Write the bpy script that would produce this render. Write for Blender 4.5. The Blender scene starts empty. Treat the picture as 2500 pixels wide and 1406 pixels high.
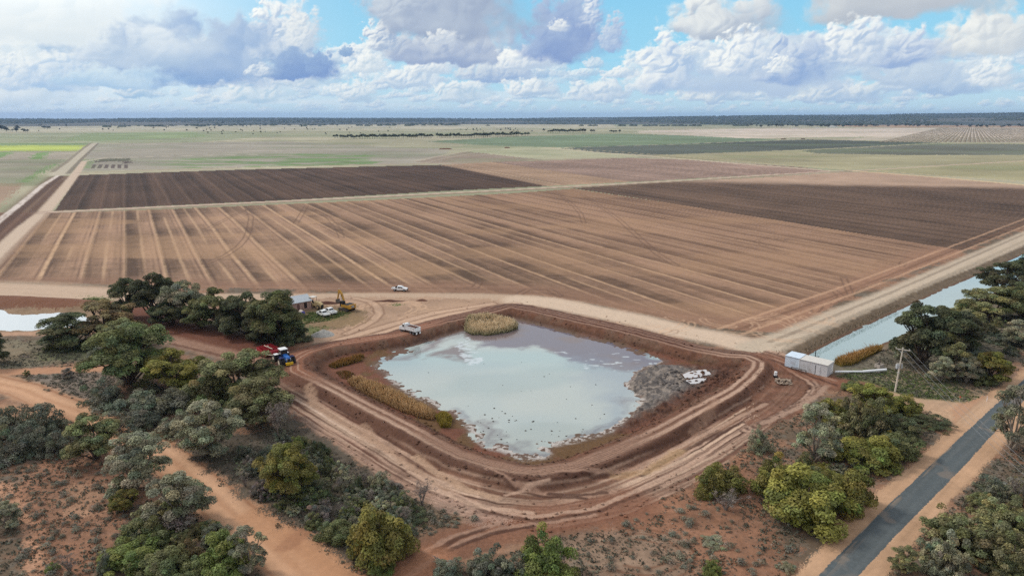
# Aerial view of farmland: an irrigation storage pond, fields, scrub and a sealed road.
import bpy, bmesh, math, random
import numpy as np
from mathutils import Vector, Matrix

SC = bpy.context.scene
COL = SC.collection
R = math.radians
# ---------------------------------------------------------------- camera
F = 1250 / math.tan(R(36.0))
PITCH = math.atan((703 - 288.5) / F)
CH = 57.0
cp, sp = math.cos(PITCH), math.sin(PITCH)
cam = bpy.data.cameras.new("camera")
cam.sensor_width = 36.0
cam.lens = 18.0 / math.tan(R(36.0))
cam.clip_start, cam.clip_end = 1.0, 90000.0
cam_ob = bpy.data.objects.new("camera", cam)
COL.objects.link(cam_ob)
cam_ob.location = (0, 0, CH)
cam_ob.rotation_euler = (R(90) - PITCH, 0, 0)
SC.camera = cam_ob
SC.render.engine = 'CYCLES'
SC.view_settings.view_transform = 'Standard'
SC.view_settings.look = 'None'
SC.view_settings.exposure = 0.0
SC.view_settings.gamma = 1.0
SC.cycles.use_denoising = False
SC.cycles.max_bounces = 6
SC.cycles.diffuse_bounces = 3
SC.cycles.glossy_bounces = 3
SC.cycles.transmission_bounces = 3
SC.cycles.transparent_max_bounces = 4
SC.cycles.volume_bounces = 0
SC.cycles.caustics_reflective = False
SC.cycles.caustics_refractive = False


def ground_point(px, py, z=0.0):
    """the place on the plane at height z that the survey photo shows at px, py"""
    dx, dy = (px - 1250) / F, (703 - py) / F
    t = (z - CH) / (-sp + dy * cp)
    return dx * t, (cp + dy * sp) * t


def scale_at(px, py, z=0.0):
    dy = (703 - py) / F
    return F * (-sp + dy * cp) / (z - CH)


def pixel_of(X, Y, Z=0.0):
    d = Y * cp - (Z - CH) * sp
    u = Y * sp + (Z - CH) * cp
    return 1250 + F * X / d, 703 - F * u / d


def lin(r, g, b):
    v = np.array([r, g, b], float) / 255.0
    return np.where(v <= .04045, v / 12.92, ((v + .055) / 1.055) ** 2.4)


def rgba(r, g, b):
    v = lin(r, g, b)
    return (float(v[0]), float(v[1]), float(v[2]), 1.0)


class Nodes:
    """small builder for node trees"""
    def __init__(self, tree):
        self.t = tree
        self.n = tree.nodes
        self.n.clear()

    def add(self, kind, **kw):
        x = self.n.new(kind)
        for k, v in kw.items():
            setattr(x, k, v)
        return x

    def put(self, sock, v):
        if v is None:
            return
        if isinstance(v, bpy.types.NodeSocket):
            self.t.links.new(v, sock)
        else:
            sock.default_value = v

    def m(self, op, a, b=None, c=None, clamp=False):
        x = self.add('ShaderNodeMath', operation=op, use_clamp=clamp)
        for s, v in zip(x.inputs, (a, b, c)):
            self.put(s, v)
        return x.outputs[0]

    def smooth(self, v, lo, hi, a=0.0, b=1.0):
        x = self.add('ShaderNodeMapRange', interpolation_type='SMOOTHSTEP')
        for s, w in zip(x.inputs, (v, lo, hi, a, b)):
            self.put(s, w)
        return x.outputs[0]

    def linear(self, v, lo, hi, a=0.0, b=1.0):
        x = self.add('ShaderNodeMapRange')
        for s, w in zip(x.inputs, (v, lo, hi, a, b)):
            self.put(s, w)
        return x.outputs[0]

    def mix(self, f, a, b, blend='MIX'):
        x = self.add('ShaderNodeMix', data_type='RGBA', blend_type=blend)
        self.put(x.inputs[0], f)
        self.put(x.inputs[6], a)
        self.put(x.inputs[7], b)
        return x.outputs[2]

    def xyz(self, x, y, z=0.0):
        c = self.add('ShaderNodeCombineXYZ')
        for s, v in zip(c.inputs, (x, y, z)):
            self.put(s, v)
        return c.outputs[0]

    def noise(self, vec, scale, detail=4.0, rough=.55, dims='3D', dist=0.0):
        x = self.add('ShaderNodeTexNoise', noise_dimensions=dims)
        self.put(x.inputs['Vector'], vec)
        x.inputs['Scale'].default_value = scale
        x.inputs['Detail'].default_value = detail
        x.inputs['Roughness'].default_value = rough
        x.inputs['Distortion'].default_value = dist
        return x

    def puffs(self, vec, scale, detail=3.0, rough=.5):
        x = self.add('ShaderNodeTexVoronoi', voronoi_dimensions='2D', feature='SMOOTH_F1', normalize=True)
        self.put(x.inputs['Vector'], vec)
        x.inputs['Scale'].default_value = scale
        x.inputs['Detail'].default_value = detail
        x.inputs['Roughness'].default_value = rough
        x.inputs['Smoothness'].default_value = .35
        return x.outputs['Distance']


# ---------------------------------------------------------------- value noise on arrays
def _hash(ix, iy, seed):
    h = (ix.astype(np.int64) * 374761393 + iy.astype(np.int64) * 668265263 + seed * 1442695041) & 0xFFFFFFFF
    h = ((h ^ (h >> 13)) * 1274126177) & 0xFFFFFFFF
    h = h ^ (h >> 16)
    return ((h & 0xFFFFFF) / float(0xFFFFFF)).astype(np.float32)


def vnoise(x, y, seed=0):
    fx, fy = np.floor(x), np.floor(y)
    tx, ty = (x - fx), (y - fy)
    tx = tx * tx * tx * (tx * (tx * 6 - 15) + 10)
    ty = ty * ty * ty * (ty * (ty * 6 - 15) + 10)
    a, b = _hash(fx, fy, seed), _hash(fx + 1, fy, seed)
    c, d = _hash(fx, fy + 1, seed), _hash(fx + 1, fy + 1, seed)
    return (a + (b - a) * tx) * (1 - ty) + (c + (d - c) * tx) * ty


def fbm(x, y, octaves=4, seed=0, gain=.5, lac=2.03):
    out, amp, tot = 0, 1.0, 0.0
    for k in range(octaves):
        out = out + amp * vnoise(x + 17.3 * k, y - 9.1 * k, seed + k)
        tot += amp
        amp *= gain
        x, y = x * lac, y * lac
    return out / tot


def cells(x, y, seed=0):
    """distance to the nearest scattered point"""
    fx, fy = np.floor(x), np.floor(y)
    best = np.full(np.shape(x), 9.0, np.float32)
    for i in (-1, 0, 1):
        for j in (-1, 0, 1):
            cx, cy = fx + i, fy + j
            d = (cx + _hash(cx, cy, seed) - x) ** 2 + (cy + _hash(cx, cy, seed + 77) - y) ** 2
            best = np.minimum(best, d)
    return np.sqrt(best)


def smooth(v, lo, hi):
    t = np.clip((v - lo) / (hi - lo), 0, 1)
    return t * t * (3 - 2 * t)


# ---------------------------------------------------------------- painted in directions: azimuth A and elevation E in degrees
def sky_angle(px, py):
    dx, dy = (px - 1250) / F, (703 - py) / F
    v = Vector((dx, cp + dy * sp, -sp + dy * cp)).normalized()
    return math.degrees(math.atan2(v.x, v.y)), math.degrees(math.asin(v.z))


def billow(x, y, seed, octaves=4):
    """rounded heads of cumulus: 1 at the middle of a puff, 0 in the creases"""
    out, amp, tot = 0, 1.0, 0.0
    for k in range(octaves):
        out = out + amp * (1 - np.clip(cells(x, y, seed + 5 * k) * 1.25, 0, 1))
        tot += amp
        amp *= .52
        x, y = x * 2.1 + 3.7, y * 2.1 - 1.9
    return out / tot


def sky_colours(av, ev):
    A, E = np.meshgrid(av.astype(np.float32), ev.astype(np.float32))
    col = np.zeros(A.shape + (3,), np.float32)
    zen, mid, hor = lin(112, 192, 238), lin(158, 218, 244), lin(206, 233, 243)
    t1, t2 = smooth(E, 0, 5), smooth(E, 3.5, 16)
    for k in range(3):
        col[..., k] = (hor[k] * (1 - t1) + mid[k] * t1) * (1 - t2) + zen[k] * t2

    def put(mask, rgb):
        col[...] = col * (1 - mask[..., None]) + rgb * mask[..., None]

    # bright veil on the side of the sun
    veil = smooth(A, -7, -40) * (.45 + .5 * smooth(E, 0, 4)) * (.7 + .5 * fbm(A * .12, E * .4, 4, 5))
    put(np.clip(veil * .95, 0, .96), np.array([1.02, 1.02, 1.02]))
    streak = smooth(fbm(A * .10, E * 1.3, 5, 61), .50, .70) * smooth(E, .1, 1.2) * smooth(E, 5, 3) * .5
    put(streak, lin(236, 243, 247))

    rnd = random.Random(4)
    W_, C_ = lin(255, 254, 252), lin(250, 249, 246)
    GB, SL = lin(176, 196, 226), lin(150, 164, 196)

    def cloud(a0, e0, w, h, dark, lite, puff=.6, size=None, sun=.8, flat=3.6, seed=0, alpha=1.0, soft=.42, base_soft=1.0, stretch=1.0):
        size = size or min(w, 2.2 * h) * .36
        ia = np.where((av > a0 - 1.75 * w) & (av < a0 + 1.75 * w))[0]
        ie = np.where((ev > e0 - .9 * h - .2) & (ev < e0 + 2.0 * h))[0]
        if len(ia) < 3 or len(ie) < 3:
            return
        sl = (slice(ie[0], ie[-1] + 1), slice(ia[0], ia[-1] + 1))
        a, e = A[sl], E[sl]
        fx, fy = a / (size * stretch) + seed * 3.1, e / size * 1.15 - seed * 1.7
        w1 = fbm(fx * .9, fy * .9, 2, seed + 11, .5) - .5
        w2 = fbm(fx * .9 + 31, fy * .9, 2, seed + 23, .5) - .5
        wx = w1 * .8 + (fbm(fx * 3, fy * 3, 4, seed + 31, .6) - .5) * .42
        wy = w2 * .8 + (fbm(fx * 3 + 9, fy * 3, 4, seed + 37, .6) - .5) * .42
        b = billow(fx + wx * .8, fy + wy * .8, seed + 3, 4)
        bl = billow(fx + w1 * .8, fy + w2 * .8, seed + 3, 2)

        def body(p, q, bb):
            nx = (a - a0) / w + p * .6 * min(1, size * 2 / w)
            ny = (e - e0) / h + q * .5 * min(1, size * 1.2 / h)
            dn = np.minimum(ny, 0) * flat * base_soft
            topw = np.maximum(ny, 0)
            d = .95 - nx * nx - topw * topw - dn * dn
            # the flat base cuts the puffs, the top lets them swell
            return d + (bb - .36) * puff * 2.3 * (0.25 + .75 * smooth(ny, -.12, .35)), ny
        d, ny = body(wx, wy, b)
        ds, _ = body(w1, w2, bl * .94 + b * .06)
        ragged = fbm(fx * 1.3, fy * 1.3, 3, seed + 51)
        nx = (a - a0) / w
        lee = smooth(nx - .25 * ny, -.1, .95)
        mask = smooth(d, 0, soft * (.6 + 1.5 * ragged) * (1 + 2.6 * lee)) * alpha
        thick = np.sqrt(np.clip(ds + .1, 0.02, 3)) * size * 1.15
        gy, gx = np.gradient(thick, ev[ie[0]:ie[-1] + 1], av[ia[0]:ia[-1] + 1])
        inv = 1 / np.sqrt(gx * gx + gy * gy + 1)
        lam = (-gx * -.62 + -gy * .58 + .50) * inv
        lit = .22 + .78 * smooth(nx - .35 * ny, .75, -.45)
        sh = .40 + .40 * (lam - .40) * sun * lit + .40 * (ny - .36) - .26 * nx * sun + .55 * (fbm(fx * .6, fy * .9, 4, seed + 41) - .5)
        sh = smooth(sh, -.05, .95)
        edge = smooth(d, .42, .0) * smooth(ny - nx * .5, -.1, .7) * .75 * sun
        sh = np.clip(sh + edge, 0, 1)
        rgb = dark * (1 - sh[..., None]) + lite * sh[..., None]
        # far clouds sink into the pale air
        rgb = rgb * np.array([.97, 1.0, .985])
        air = np.clip(.42 * np.exp(-max(e0, .1) / 1.2), 0, .42)
        rgb = rgb * (1 - air) + hor * air
        c = col[sl]
        col[sl] = c * (1 - mask[..., None]) + rgb * mask[..., None]

    # distant rows, smaller and flatter towards the horizon
    small = []
    for k in range(640):
        e0 = .5 + 4.4 * rnd.random() ** 1.35
        s = .30 + .26 * e0
        small.append((e0, rnd.uniform(-58, 58), s * rnd.uniform(.5, 1.9), s * rnd.uniform(.3, .85), rnd.random()))
    small.sort(key=lambda q: q[0])
    for k, (e0, a0, w, h, q) in enumerate(small):
        g = rnd.uniform(0, 1)
        dark = lin(168, 196, 226) * (1 - g) + lin(196, 214, 234) * g
        cloud(a0, e0, w, h, dark, W_, .62, sun=.9, seed=k % 97 + 100, alpha=rnd.uniform(.5, 1.0) * min(1, .5 + e0 * .4), soft=.34, flat=3.0)

    PB = lin(198, 214, 232)
    # the large clouds the view shows, far ones first: px x, half width, top, base
    named = [
        (60, 230, 90, 225, lin(206, 222, 238), W_, .55, .5), (150, 120, 125, 205, lin(178, 204, 234), W_, .6, .7),
        (40, 70, 130, 205, lin(182, 206, 234), W_, .6, .7), (340, 80, 196, 232, lin(172, 202, 230), W_, .7, .8),
        (640, 110, 182, 238, lin(190, 214, 234), W_, .8, 1.0), (740, 90, 176, 205, lin(200, 218, 234), W_, .8, 1.0), (520, 40, 186, 210, PB, W_, .8, 1.0),
        (1010, 120, 160, 205, lin(186, 206, 230), W_, .85, 1.0), (880, 70, 195, 240, lin(190, 210, 230), W_, .8, 1.0), (905, 60, 125, 168, lin(206, 220, 234), W_, .8, .9),
        (1130, 90, 195, 240, lin(190, 210, 230), W_, .8, 1.0), (1060, 60, 135, 172, lin(200, 214, 232), W_, .9, 1.0),
        (1230, 140, 150, 192, lin(160, 184, 220), lin(232, 236, 240), .6, .7), (1310, 90, 190, 226, lin(184, 204, 228), W_, .8, 1.0), (1480, 100, 190, 234, lin(186, 206, 230), W_, .8, 1.0),
        (2080, 190, 195, 240, lin(178, 200, 228), C_, .7, .9), (1760, 130, 205, 242, lin(186, 206, 230), C_, .7, .9), (1930, 80, 190, 225, PB, C_, .7, .9),
        (2330, 230, 150, 214, lin(170, 194, 226), lin(226, 234, 242), .6, .8), (2430, 80, 140, 200, lin(190, 207, 228), W_, .7, 1.0),
        (2230, 140, 95, 190, lin(186, 204, 228), lin(226, 234, 242), .6, .6), (1880, 300, 90, 205, lin(186, 204, 230), lin(216, 227, 239), .45, .4),
        (2430, 170, 6, 112, lin(204, 211, 221), lin(253, 251, 247), .55, .8),
        (2230, 330, -120, 22, lin(188, 194, 206), lin(234, 234, 234), .35, .4),
        (2210, 120, 64, 146, lin(156, 180, 220), lin(244, 246, 248), .6, .9), (2095, 120, 40, 140, lin(184, 202, 228), W_, .7, 1.1),
        (1770, 180, -24, 74, lin(176, 188, 208), lin(252, 251, 248), .5, .7),
        (1645, 120, 80, 200, lin(180, 201, 230), W_, .7, 1.2), (1690, 26, 112, 132, PB, W_, .8, 1.0),
        (1930, 150, 78, 184, lin(152, 178, 220), lin(236, 240, 245), .55, 1.0), (1820, 100, 66, 165, lin(186, 204, 230), W_, .7, 1.2), (1910, 44, 134, 172, lin(196, 210, 230), W_, .8, 1.0),
        (220, 340, -150, 70, lin(230, 237, 243), W_, .5, .5), (690, 90, -10, 118, lin(186, 204, 228), W_, .75, 1.2), (745, 60, 10, 110, lin(196, 210, 228), lin(246, 246, 246), .7, .9),
        (540, 320, 40, 188, lin(138, 170, 216), lin(214, 225, 238), .5, .4), (380, 200, 50, 150, lin(176, 198, 226), lin(242, 246, 250), .42, .4),
        (730, 112, 112, 182, lin(126, 156, 208), lin(172, 194, 224), .55, .3), (790, 50, 124, 178, lin(128, 156, 208), lin(160, 186, 222), .6, .3),
        (310, 190, 158, 205, lin(174, 204, 234), lin(226, 239, 247), .5, .4),
        (640, 50, 156, 184, lin(150, 178, 216), lin(246, 248, 250), .6, .9),
        (1130, 240, 46, 134, lin(156, 173, 207), lin(236, 238, 240), .55, .6), (945, 62, 36, 110, lin(168, 186, 214), W_, .75, 1.2),
        (1310, 100, 110, 160, lin(196, 210, 230), W_, .75, 1.0), (1435, 60, -50, 92, lin(160, 184, 222), W_, .6, 1.2),
        (1385, 130, -30, 120, lin(136, 160, 208), lin(190, 206, 230), .45, .35), (1500, 40, 30, 110, lin(160, 184, 222), lin(214, 224, 238), .6, .6),
        (1120, 260, -170, 56, lin(158, 172, 200), lin(208, 216, 228), .6, .45), (1010, 120, -60, 36, lin(168, 181, 206), lin(222, 228, 236), .7, .5),
        (1090, 56, 72, 104, lin(196, 206, 224), lin(242, 242, 243), .7, .7), (1368, 30, 46, 72, lin(200, 210, 228), lin(248, 248, 248), .7, .8),
        (852, 24, 112, 134, lin(140, 170, 210), lin(170, 195, 225), .8, .4),
    ]
    for k, (cx, hw, ty, by, dark, lite, puff, sun) in enumerate(named):
        a0, e0 = sky_angle(cx, by)
        e1 = sky_angle(cx, ty)[1]
        cloud(a0, e0, (sky_angle(cx + hw, by)[0] - sky_angle(cx - hw, by)[0]) / 2, e1 - e0, dark, lite, puff, sun=sun, seed=k + 7)
    # the broken cloud above the view, seen only in the water
    up = smooth(E, 8.6, 12)
    hi = fbm(A * .05, E * .11, 5, 71)
    put(smooth(hi, .24, .46) * up * .95, lin(240, 242, 243))
    put(smooth(hi, .56, .72) * up * .5, lin(190, 199, 214))
    # bright cloud round the hidden sun, on the left above the view
    glow = (smooth(A, -12, -44) * smooth(E, 5, 14))[..., None]
    col[...] = col * (1 + 1.1 * glow)
    return col


# ---------------------------------------------------------------- the lie of the land, as functions of the place on the ground
def P(pts, z=0.0):
    return np.array([ground_point(x, y, z) for x, y in pts])


def in_poly(px, py, poly):
    poly = np.array(poly, float)
    out = np.zeros(px.shape, bool)
    box = (px >= poly[:, 0].min()) & (px <= poly[:, 0].max()) & (py >= poly[:, 1].min()) & (py <= poly[:, 1].max())
    idx = np.nonzero(box)[0]
    x, y = px[idx], py[idx]
    ins = np.zeros(x.shape, bool)
    q = np.roll(poly, 1, 0)
    for (x1, y1), (x2, y2) in zip(poly, q):
        c = (y1 > y) != (y2 > y)
        with np.errstate(divide='ignore', invalid='ignore'):
            ins ^= c & (x < (x2 - x1) * (y - y1) / (y2 - y1) + x1)
    out[idx] = ins
    return out


def line_dist(X, Y, pts, reach, closed=False):
    """distance to a polyline on the ground, signed distance (left +) and length along it; 1e6 beyond reach"""
    pts = np.asarray(pts, float)
    D = np.full(X.shape, 1e6, np.float32)
    S = np.zeros(X.shape, np.float32)
    G_ = np.full(X.shape, 1e6, np.float32)
    a = pts if closed else pts[:-1]
    b = np.roll(pts, -1, 0) if closed else pts[1:]
    run = 0.0
    for (ax, ay), (bx, by) in zip(a, b):
        L = math.hypot(bx - ax, by - ay)
        if L < 1e-6:
            continue
        idx = np.nonzero((X > min(ax, bx) - reach) & (X < max(ax, bx) + reach) & (Y > min(ay, by) - reach) & (Y < max(ay, by) + reach))[0]
        if len(idx):
            ux, uy = (bx - ax) / L, (by - ay) / L
            rx, ry = X[idx] - ax, Y[idx] - ay
            t = np.clip(rx * ux + ry * uy, 0, L)
            d = np.hypot(rx - t * ux, ry - t * uy)
            side = ux * ry - uy * rx
            k = d < D[idx]
            j = idx[k]
            D[j] = d[k]
            S[j] = run + t[k]
            G_[j] = np.sign(side[k]) * d[k]
        run += L
    return D, G_, S


CREST = 1.3
WATER = -0.7
LIP = [(740, 880), (742, 900), (776, 917), (840, 948), (916, 989), (1012, 1036), (1076, 1071), (1140, 1101), (1200, 1119), (1260, 1133), (1312, 1138), (1392, 1124), (1472, 1095), (1552, 1062), (1600, 1040), (1680, 997), (1736, 967), (1776, 946), (1812, 918), (1832, 895), (1834, 882), (1815, 874), (1768, 872), (1680, 855), (1600, 833), (1500, 807), (1388, 783), (1292, 760), (1248, 752), (1212, 762), (1148, 776), (1100, 786), (1052, 800), (980, 822), (900, 834), (820, 846), (770, 860), (750, 870)]
SHORE = [(925, 890), (946, 876), (985, 866), (1010, 858), (966, 854), (1040, 834), (1100, 812), (1150, 800), (1240, 774), (1262, 781), (1340, 800), (1420, 824), (1500, 842), (1616, 883), (1590, 893), (1552, 905), (1530, 922), (1524, 936), (1534, 955), (1563, 975), (1552, 992), (1532, 1009), (1518, 1026), (1486, 1051), (1430, 1064), (1384, 1073), (1328, 1082), (1318, 1096), (1318, 1110), (1280, 1112), (1248, 1098), (1200, 1084), (1172, 1066), (1152, 1036), (1138, 1020), (1104, 1000), (1062, 982), (1020, 964), (995, 950), (968, 930), (957, 918), (935, 903)]
LIP_W, SHORE_W = P(LIP, CREST), P(SHORE, WATER)
HEAP_W = P([(1526, 936), (1552, 906), (1600, 891), (1680, 888), (1770, 896), (1812, 912), (1800, 930), (1756, 956), (1690, 992), (1600, 1036), (1530, 1062), (1484, 1066), (1512, 1034), (1548, 1000), (1566, 976), (1534, 956)], WATER)
PUDDLES_W = [P(q, WATER + .3) for q in ([(1668, 916), (1690, 908), (1722, 905), (1734, 914), (1712, 920), (1690, 923), (1675, 924)], [(1674, 931), (1700, 927), (1724, 925), (1714, 934), (1690, 938)])]
CHANNEL_L = [(1966, 872), (1990, 858), (2035, 834), (2110, 798), (2200, 756), (2290, 714), (2380, 675), (2500, 621), (2640, 556), (2800, 480)]
CHANNEL_R = [(2050, 886), (2110, 858), (2170, 832), (2260, 790), (2350, 748), (2440, 708), (2560, 654), (2700, 590), (2820, 534)]
CHAN_Z = -0.9
LEFT_POND = [(-160, 752), (-40, 756), (10, 758), (20, 767), (60, 770), (95, 768), (140, 764), (180, 765), (200, 772), (224, 778), (215, 788), (180, 796), (140, 801), (60, 806), (-40, 806), (-160, 812)]
LPOND_Z = -0.6
ROAD_L = [(1930, 1480), (1996, 1406), (2140, 1260), (2284, 1123), (2428, 990), (2500, 925), (2620, 818), (2800, 665)]
ROAD_R = [(2020, 1480), (2093, 1406), (2212, 1282), (2356, 1134), (2460, 1022), (2500, 977), (2640, 838), (2820, 665)]
VERGE_L = [(1880, 1480), (1942, 1406), (2068, 1264), (2150, 1190), (2212, 1145), (2284, 1080), (2330, 1030), (2322, 1000), (2400, 965), (2470, 925), (2500, 900), (2800, 640)]
VERGE_R = [(2110, 1480), (2172, 1406), (2284, 1267), (2410, 1134), (2464, 1073), (2540, 1000), (2830, 690)]
DIRT = [(-120, 905), (0, 936), (60, 950), (108, 972), (216, 1012), (300, 1048), (360, 1080), (432, 1132), (540, 1228), (612, 1286), (690, 1350), (740, 1395), (800, 1450)]
ROW_DIR = np.array([(305 - 1250) / F, 1 / cp])
ROW_DIR = ROW_DIR / np.hypot(*ROW_DIR)
ROW_NRM = np.array([ROW_DIR[1], -ROW_DIR[0]])
REGIONS = ['ground', 'field', 'dark_field', 'brown_field', 'pasture', 'dirt_road', 'farm_track', 'embankment', 'road']


def paint(X, Y):
    """albedo, height and region for places on the plain"""
    n = X.shape[0]
    px, py = pixel_of(X, Y)
    px, py = px.astype(np.float32), py.astype(np.float32)
    X, Y = X.astype(np.float32), Y.astype(np.float32)
    # the same places moved a little, for natural edges
    jx = (fbm(X * .35, Y * .35, 3, 201) - .5)
    jy = (fbm(X * .35 + 50, Y * .35, 3, 211) - .5)
    wob = 1 + np.clip(Y / 250, 0, 12)
    grain = _hash(np.arange(n), np.arange(n) // 977, 5) - .5
    grain2 = _hash(np.arange(n) + 7, np.arange(n) // 977, 9) - .5
    qx, qy = pixel_of(X + (jx * 3.4 + grain * 1.5) * wob, Y + (jy * 3.4 + grain2 * 1.5) * wob)
    vx, vy = pixel_of(X + jx * .9 + grain * .8, Y + jy * .9 + grain2 * .8)
    C = np.zeros((n, 3), np.float32)
    Z = np.zeros(n, np.float32)
    Rg = np.zeros(n, np.int8)

    def blend(mask, rgb):
        mask = np.asarray(mask, np.float32)[:, None]
        C[:] = C * (1 - mask) + rgb * mask

    def area(poly, rgb, region=None, exact=False, tone=0.0, seed=0, f=.05, alpha=1.0):
        m = in_poly(px, py, poly) if exact else in_poly(qx, qy, poly)
        i = np.nonzero(m)[0]
        c = rgb * np.ones((len(i), 1))
        if tone:
            c = c * (1 + tone * 2 * (fbm(X[i] * f, Y[i] * f, 4, seed) - .5))[:, None]
        C[i] = C[i] * (1 - alpha) + c * alpha
        if region is not None:
            Rg[i] = region
        return i

    def track(pts, width, rgb, soft=.5, alpha=1.0, patch=0.0, seed=0, region=None, world=None, z=0.0):
        w = P(pts, z) if world is None else world
        D, G_, S = line_dist(X, Y, w, width + 6)
        i = np.nonzero(D < width + 5)[0]
        if not len(i):
            return i
        d = D[i] + (fbm(X[i] * .8, Y[i] * .8, 3, seed + 5) - .5) * min(width, 2.0) * .6
        m = smooth(d, width / 2 + soft * width * .5, width / 2 - soft * width * .5) * alpha
        if patch:
            m = m * np.clip(1 - patch + patch * 2 * fbm(S[i] * .06, G_[i] * .5, 3, seed), 0, 1)
        C[i] = C[i] * (1 - m[:, None]) + rgb * m[:, None]
        if region is not None:
            k = i[D[i] < width / 2]
            Rg[k] = region
        return i

    # ---------------- scrub floor (near) and pasture (far)
    big = fbm(X * .03, Y * .03, 4, 1)
    mid_ = fbm(X * .14, Y * .14, 4, 2)
    fine = fbm(X * .7, Y * .7, 4, 3)
    red, sand, litter, ash = lin(136, 100, 78), lin(154, 122, 98), lin(98, 87, 72), lin(116, 108, 96)
    C[:] = red
    blend(smooth(mid_, .38, .58) * .85, litter)
    blend(smooth(fine, .52, .70) * .6, ash)
    blend(smooth(1 - mid_, .50, .70) * .5, sand)
    far = py < 520
    i = np.nonzero(far)[0]
    C[i] = lin(166, 158, 132) * (1 + .5 * (fbm(X[i] * .004, Y[i] * .012, 4, 8) - .5))[:, None]
    g = smooth(fbm(X[i] * .0016, Y[i] * .006, 4, 9), .46, .62)[:, None] * .6
    C[i] = C[i] * (1 - g) + lin(132, 138, 106) * g
    Rg[i] = 4

    # ---------------- far strips
    wood = lin(74, 82, 78)
    area([(-500, 288), (3000, 288), (3000, 305), (1500, 304), (700, 302), (-500, 301)], lin(118, 114, 102), 4, tone=.35, seed=301, f=.0009)
    i = np.nonzero((py < 302) & (fbm(X * .0006, Y * .00035, 4, 302) > .40))[0]
    C[i] = wood
    area([(-500, 296.5), (400, 296), (520, 299), (300, 300.5), (-500, 301)], lin(150, 170, 128), 4)
    area([(1500, 300), (2600, 292), (3000, 292), (3000, 303), (2300, 304), (1900, 306), (1500, 305)], lin(112, 124, 98), 4, tone=.2, seed=303, f=.002)
    area([(1250, 293), (1700, 291), (1860, 299), (1500, 301)], lin(132, 104, 88), 4, tone=.2, seed=304, f=.002)
    area([(1900, 304), (2600, 301), (3000, 302), (3000, 314), (2400, 313), (2100, 311)], lin(164, 136, 108), 4, tone=.25, seed=305, f=.003)
    area([(-500, 301), (800, 300), (1500, 306), (1500, 313), (800, 318), (200, 322), (-500, 324)], lin(176, 168, 144), 4, tone=.15, seed=306, f=.002)
    area([(-500, 324), (60, 326), (480, 322), (700, 330), (480, 348), (220, 350), (0, 350), (-500, 352)], lin(146, 148, 118), 4, tone=.25, seed=307, f=.006)
    area([(210, 326), (470, 323), (520, 334), (240, 345), (140, 344)], lin(134, 148, 104), 4, tone=.3, seed=308, f=.008, alpha=.8)
    area([(-500, 351), (215, 349), (205, 357), (0, 358), (-500, 358)], lin(128, 146, 102), 4, tone=.2, seed=309, f=.008)
    area([(-500, 357), (207, 355), (190, 369), (0, 371), (-500, 373)], lin(174, 184, 92), 4, tone=.12, seed=310, f=.01)
    area([(225, 353), (250, 352), (238, 364), (220, 364)], lin(172, 182, 100), 4)
    area([(-500, 372), (190, 369), (165, 391), (-500, 392)], lin(158, 148, 130), 4, tone=.15, seed=311, f=.01)
    area([(-200, 376), (35, 371), (0, 386), (-200, 390)], lin(116, 140, 88), 4, tone=.2, seed=312, f=.02)
    area([(88, 374), (122, 370), (104, 389), (72, 389)], lin(116, 142, 86), 4, tone=.2, seed=313, f=.02)
    area([(-500, 391), (165, 389), (55, 448), (-500, 452)], lin(146, 140, 120), 4, tone=.25, seed=314, f=.02)
    area([(122, 402), (140, 398), (70, 446), (40, 446)], lin(112, 138, 82), 4, tone=.3, seed=315, f=.04, alpha=.8)
    area([(-500, 450), (60, 448), (-40, 540), (-500, 600)], lin(158, 134, 112), 4, tone=.15, seed=316, f=.02)
    area([(215, 352), (830, 344), (1010, 352), (1100, 368), (1060, 398), (200, 418)], lin(154, 146, 130), 4, tone=.15, seed=317, f=.01)
    i = np.nonzero(in_poly(px, py, [(300, 396), (640, 378), (840, 374), (1000, 384), (900, 402), (420, 412)]))[0]
    g = smooth(fbm(X[i] * .018 + Y[i] * .012, Y[i] * .035, 4, 318), .45, .6) * smooth(px[i], 290, 520) * .85
    C[i] = C[i] * (1 - g[:, None]) + lin(106, 136, 78) * g[:, None]
    area([(208, 390), (232, 388), (222, 412), (203, 412)], lin(120, 140, 92), 4, alpha=.7)
    for q in ([(236, 388), (316, 387), (319, 399), (302, 400), (300, 394), (232, 396)],):
        area(q, lin(92, 80, 74), 4, tone=.2, seed=319, f=.05)
    i = np.nonzero(in_poly(px, py, [(226, 402), (315, 402), (313, 412), (222, 412)]) & (np.sin((X * ROW_NRM[0] + Y * ROW_NRM[1]) * .9) > -.3))[0]
    C[i] = lin(96, 84, 78)
    area([(1010, 396), (1140, 370), (1270, 384), (1330, 390), (1120, 402)], lin(146, 130, 114), 4, tone=.2, seed=320, f=.02)
    area([(1130, 366), (1280, 360), (1440, 361), (1570, 384), (1300, 388), (1140, 370)], lin(170, 166, 136), 4, tone=.1, seed=321, f=.008)
    area([(700, 346), (900, 338), (1150, 344), (1120, 362), (1000, 362)], lin(156, 150, 124), 4, tone=.15, seed=322, f=.008)
    area([(1040, 346), (1250, 334), (1500, 327), (1690, 331), (1910, 342), (1650, 352), (1400, 361), (1200, 356)], lin(116, 130, 102), 4, tone=.3, seed=323, f=.006)
    area([(1370, 362), (1600, 354), (1906, 343), (1978, 341), (2300, 349), (1960, 366), (1600, 379), (1480, 374)], lin(92, 96, 86), 4, tone=.15, seed=324, f=.006)
    i = np.nonzero(in_poly(px, py, [(1700, 352), (1978, 341), (2300, 349), (1960, 366)]))[0]
    C[i] *= .84
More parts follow.
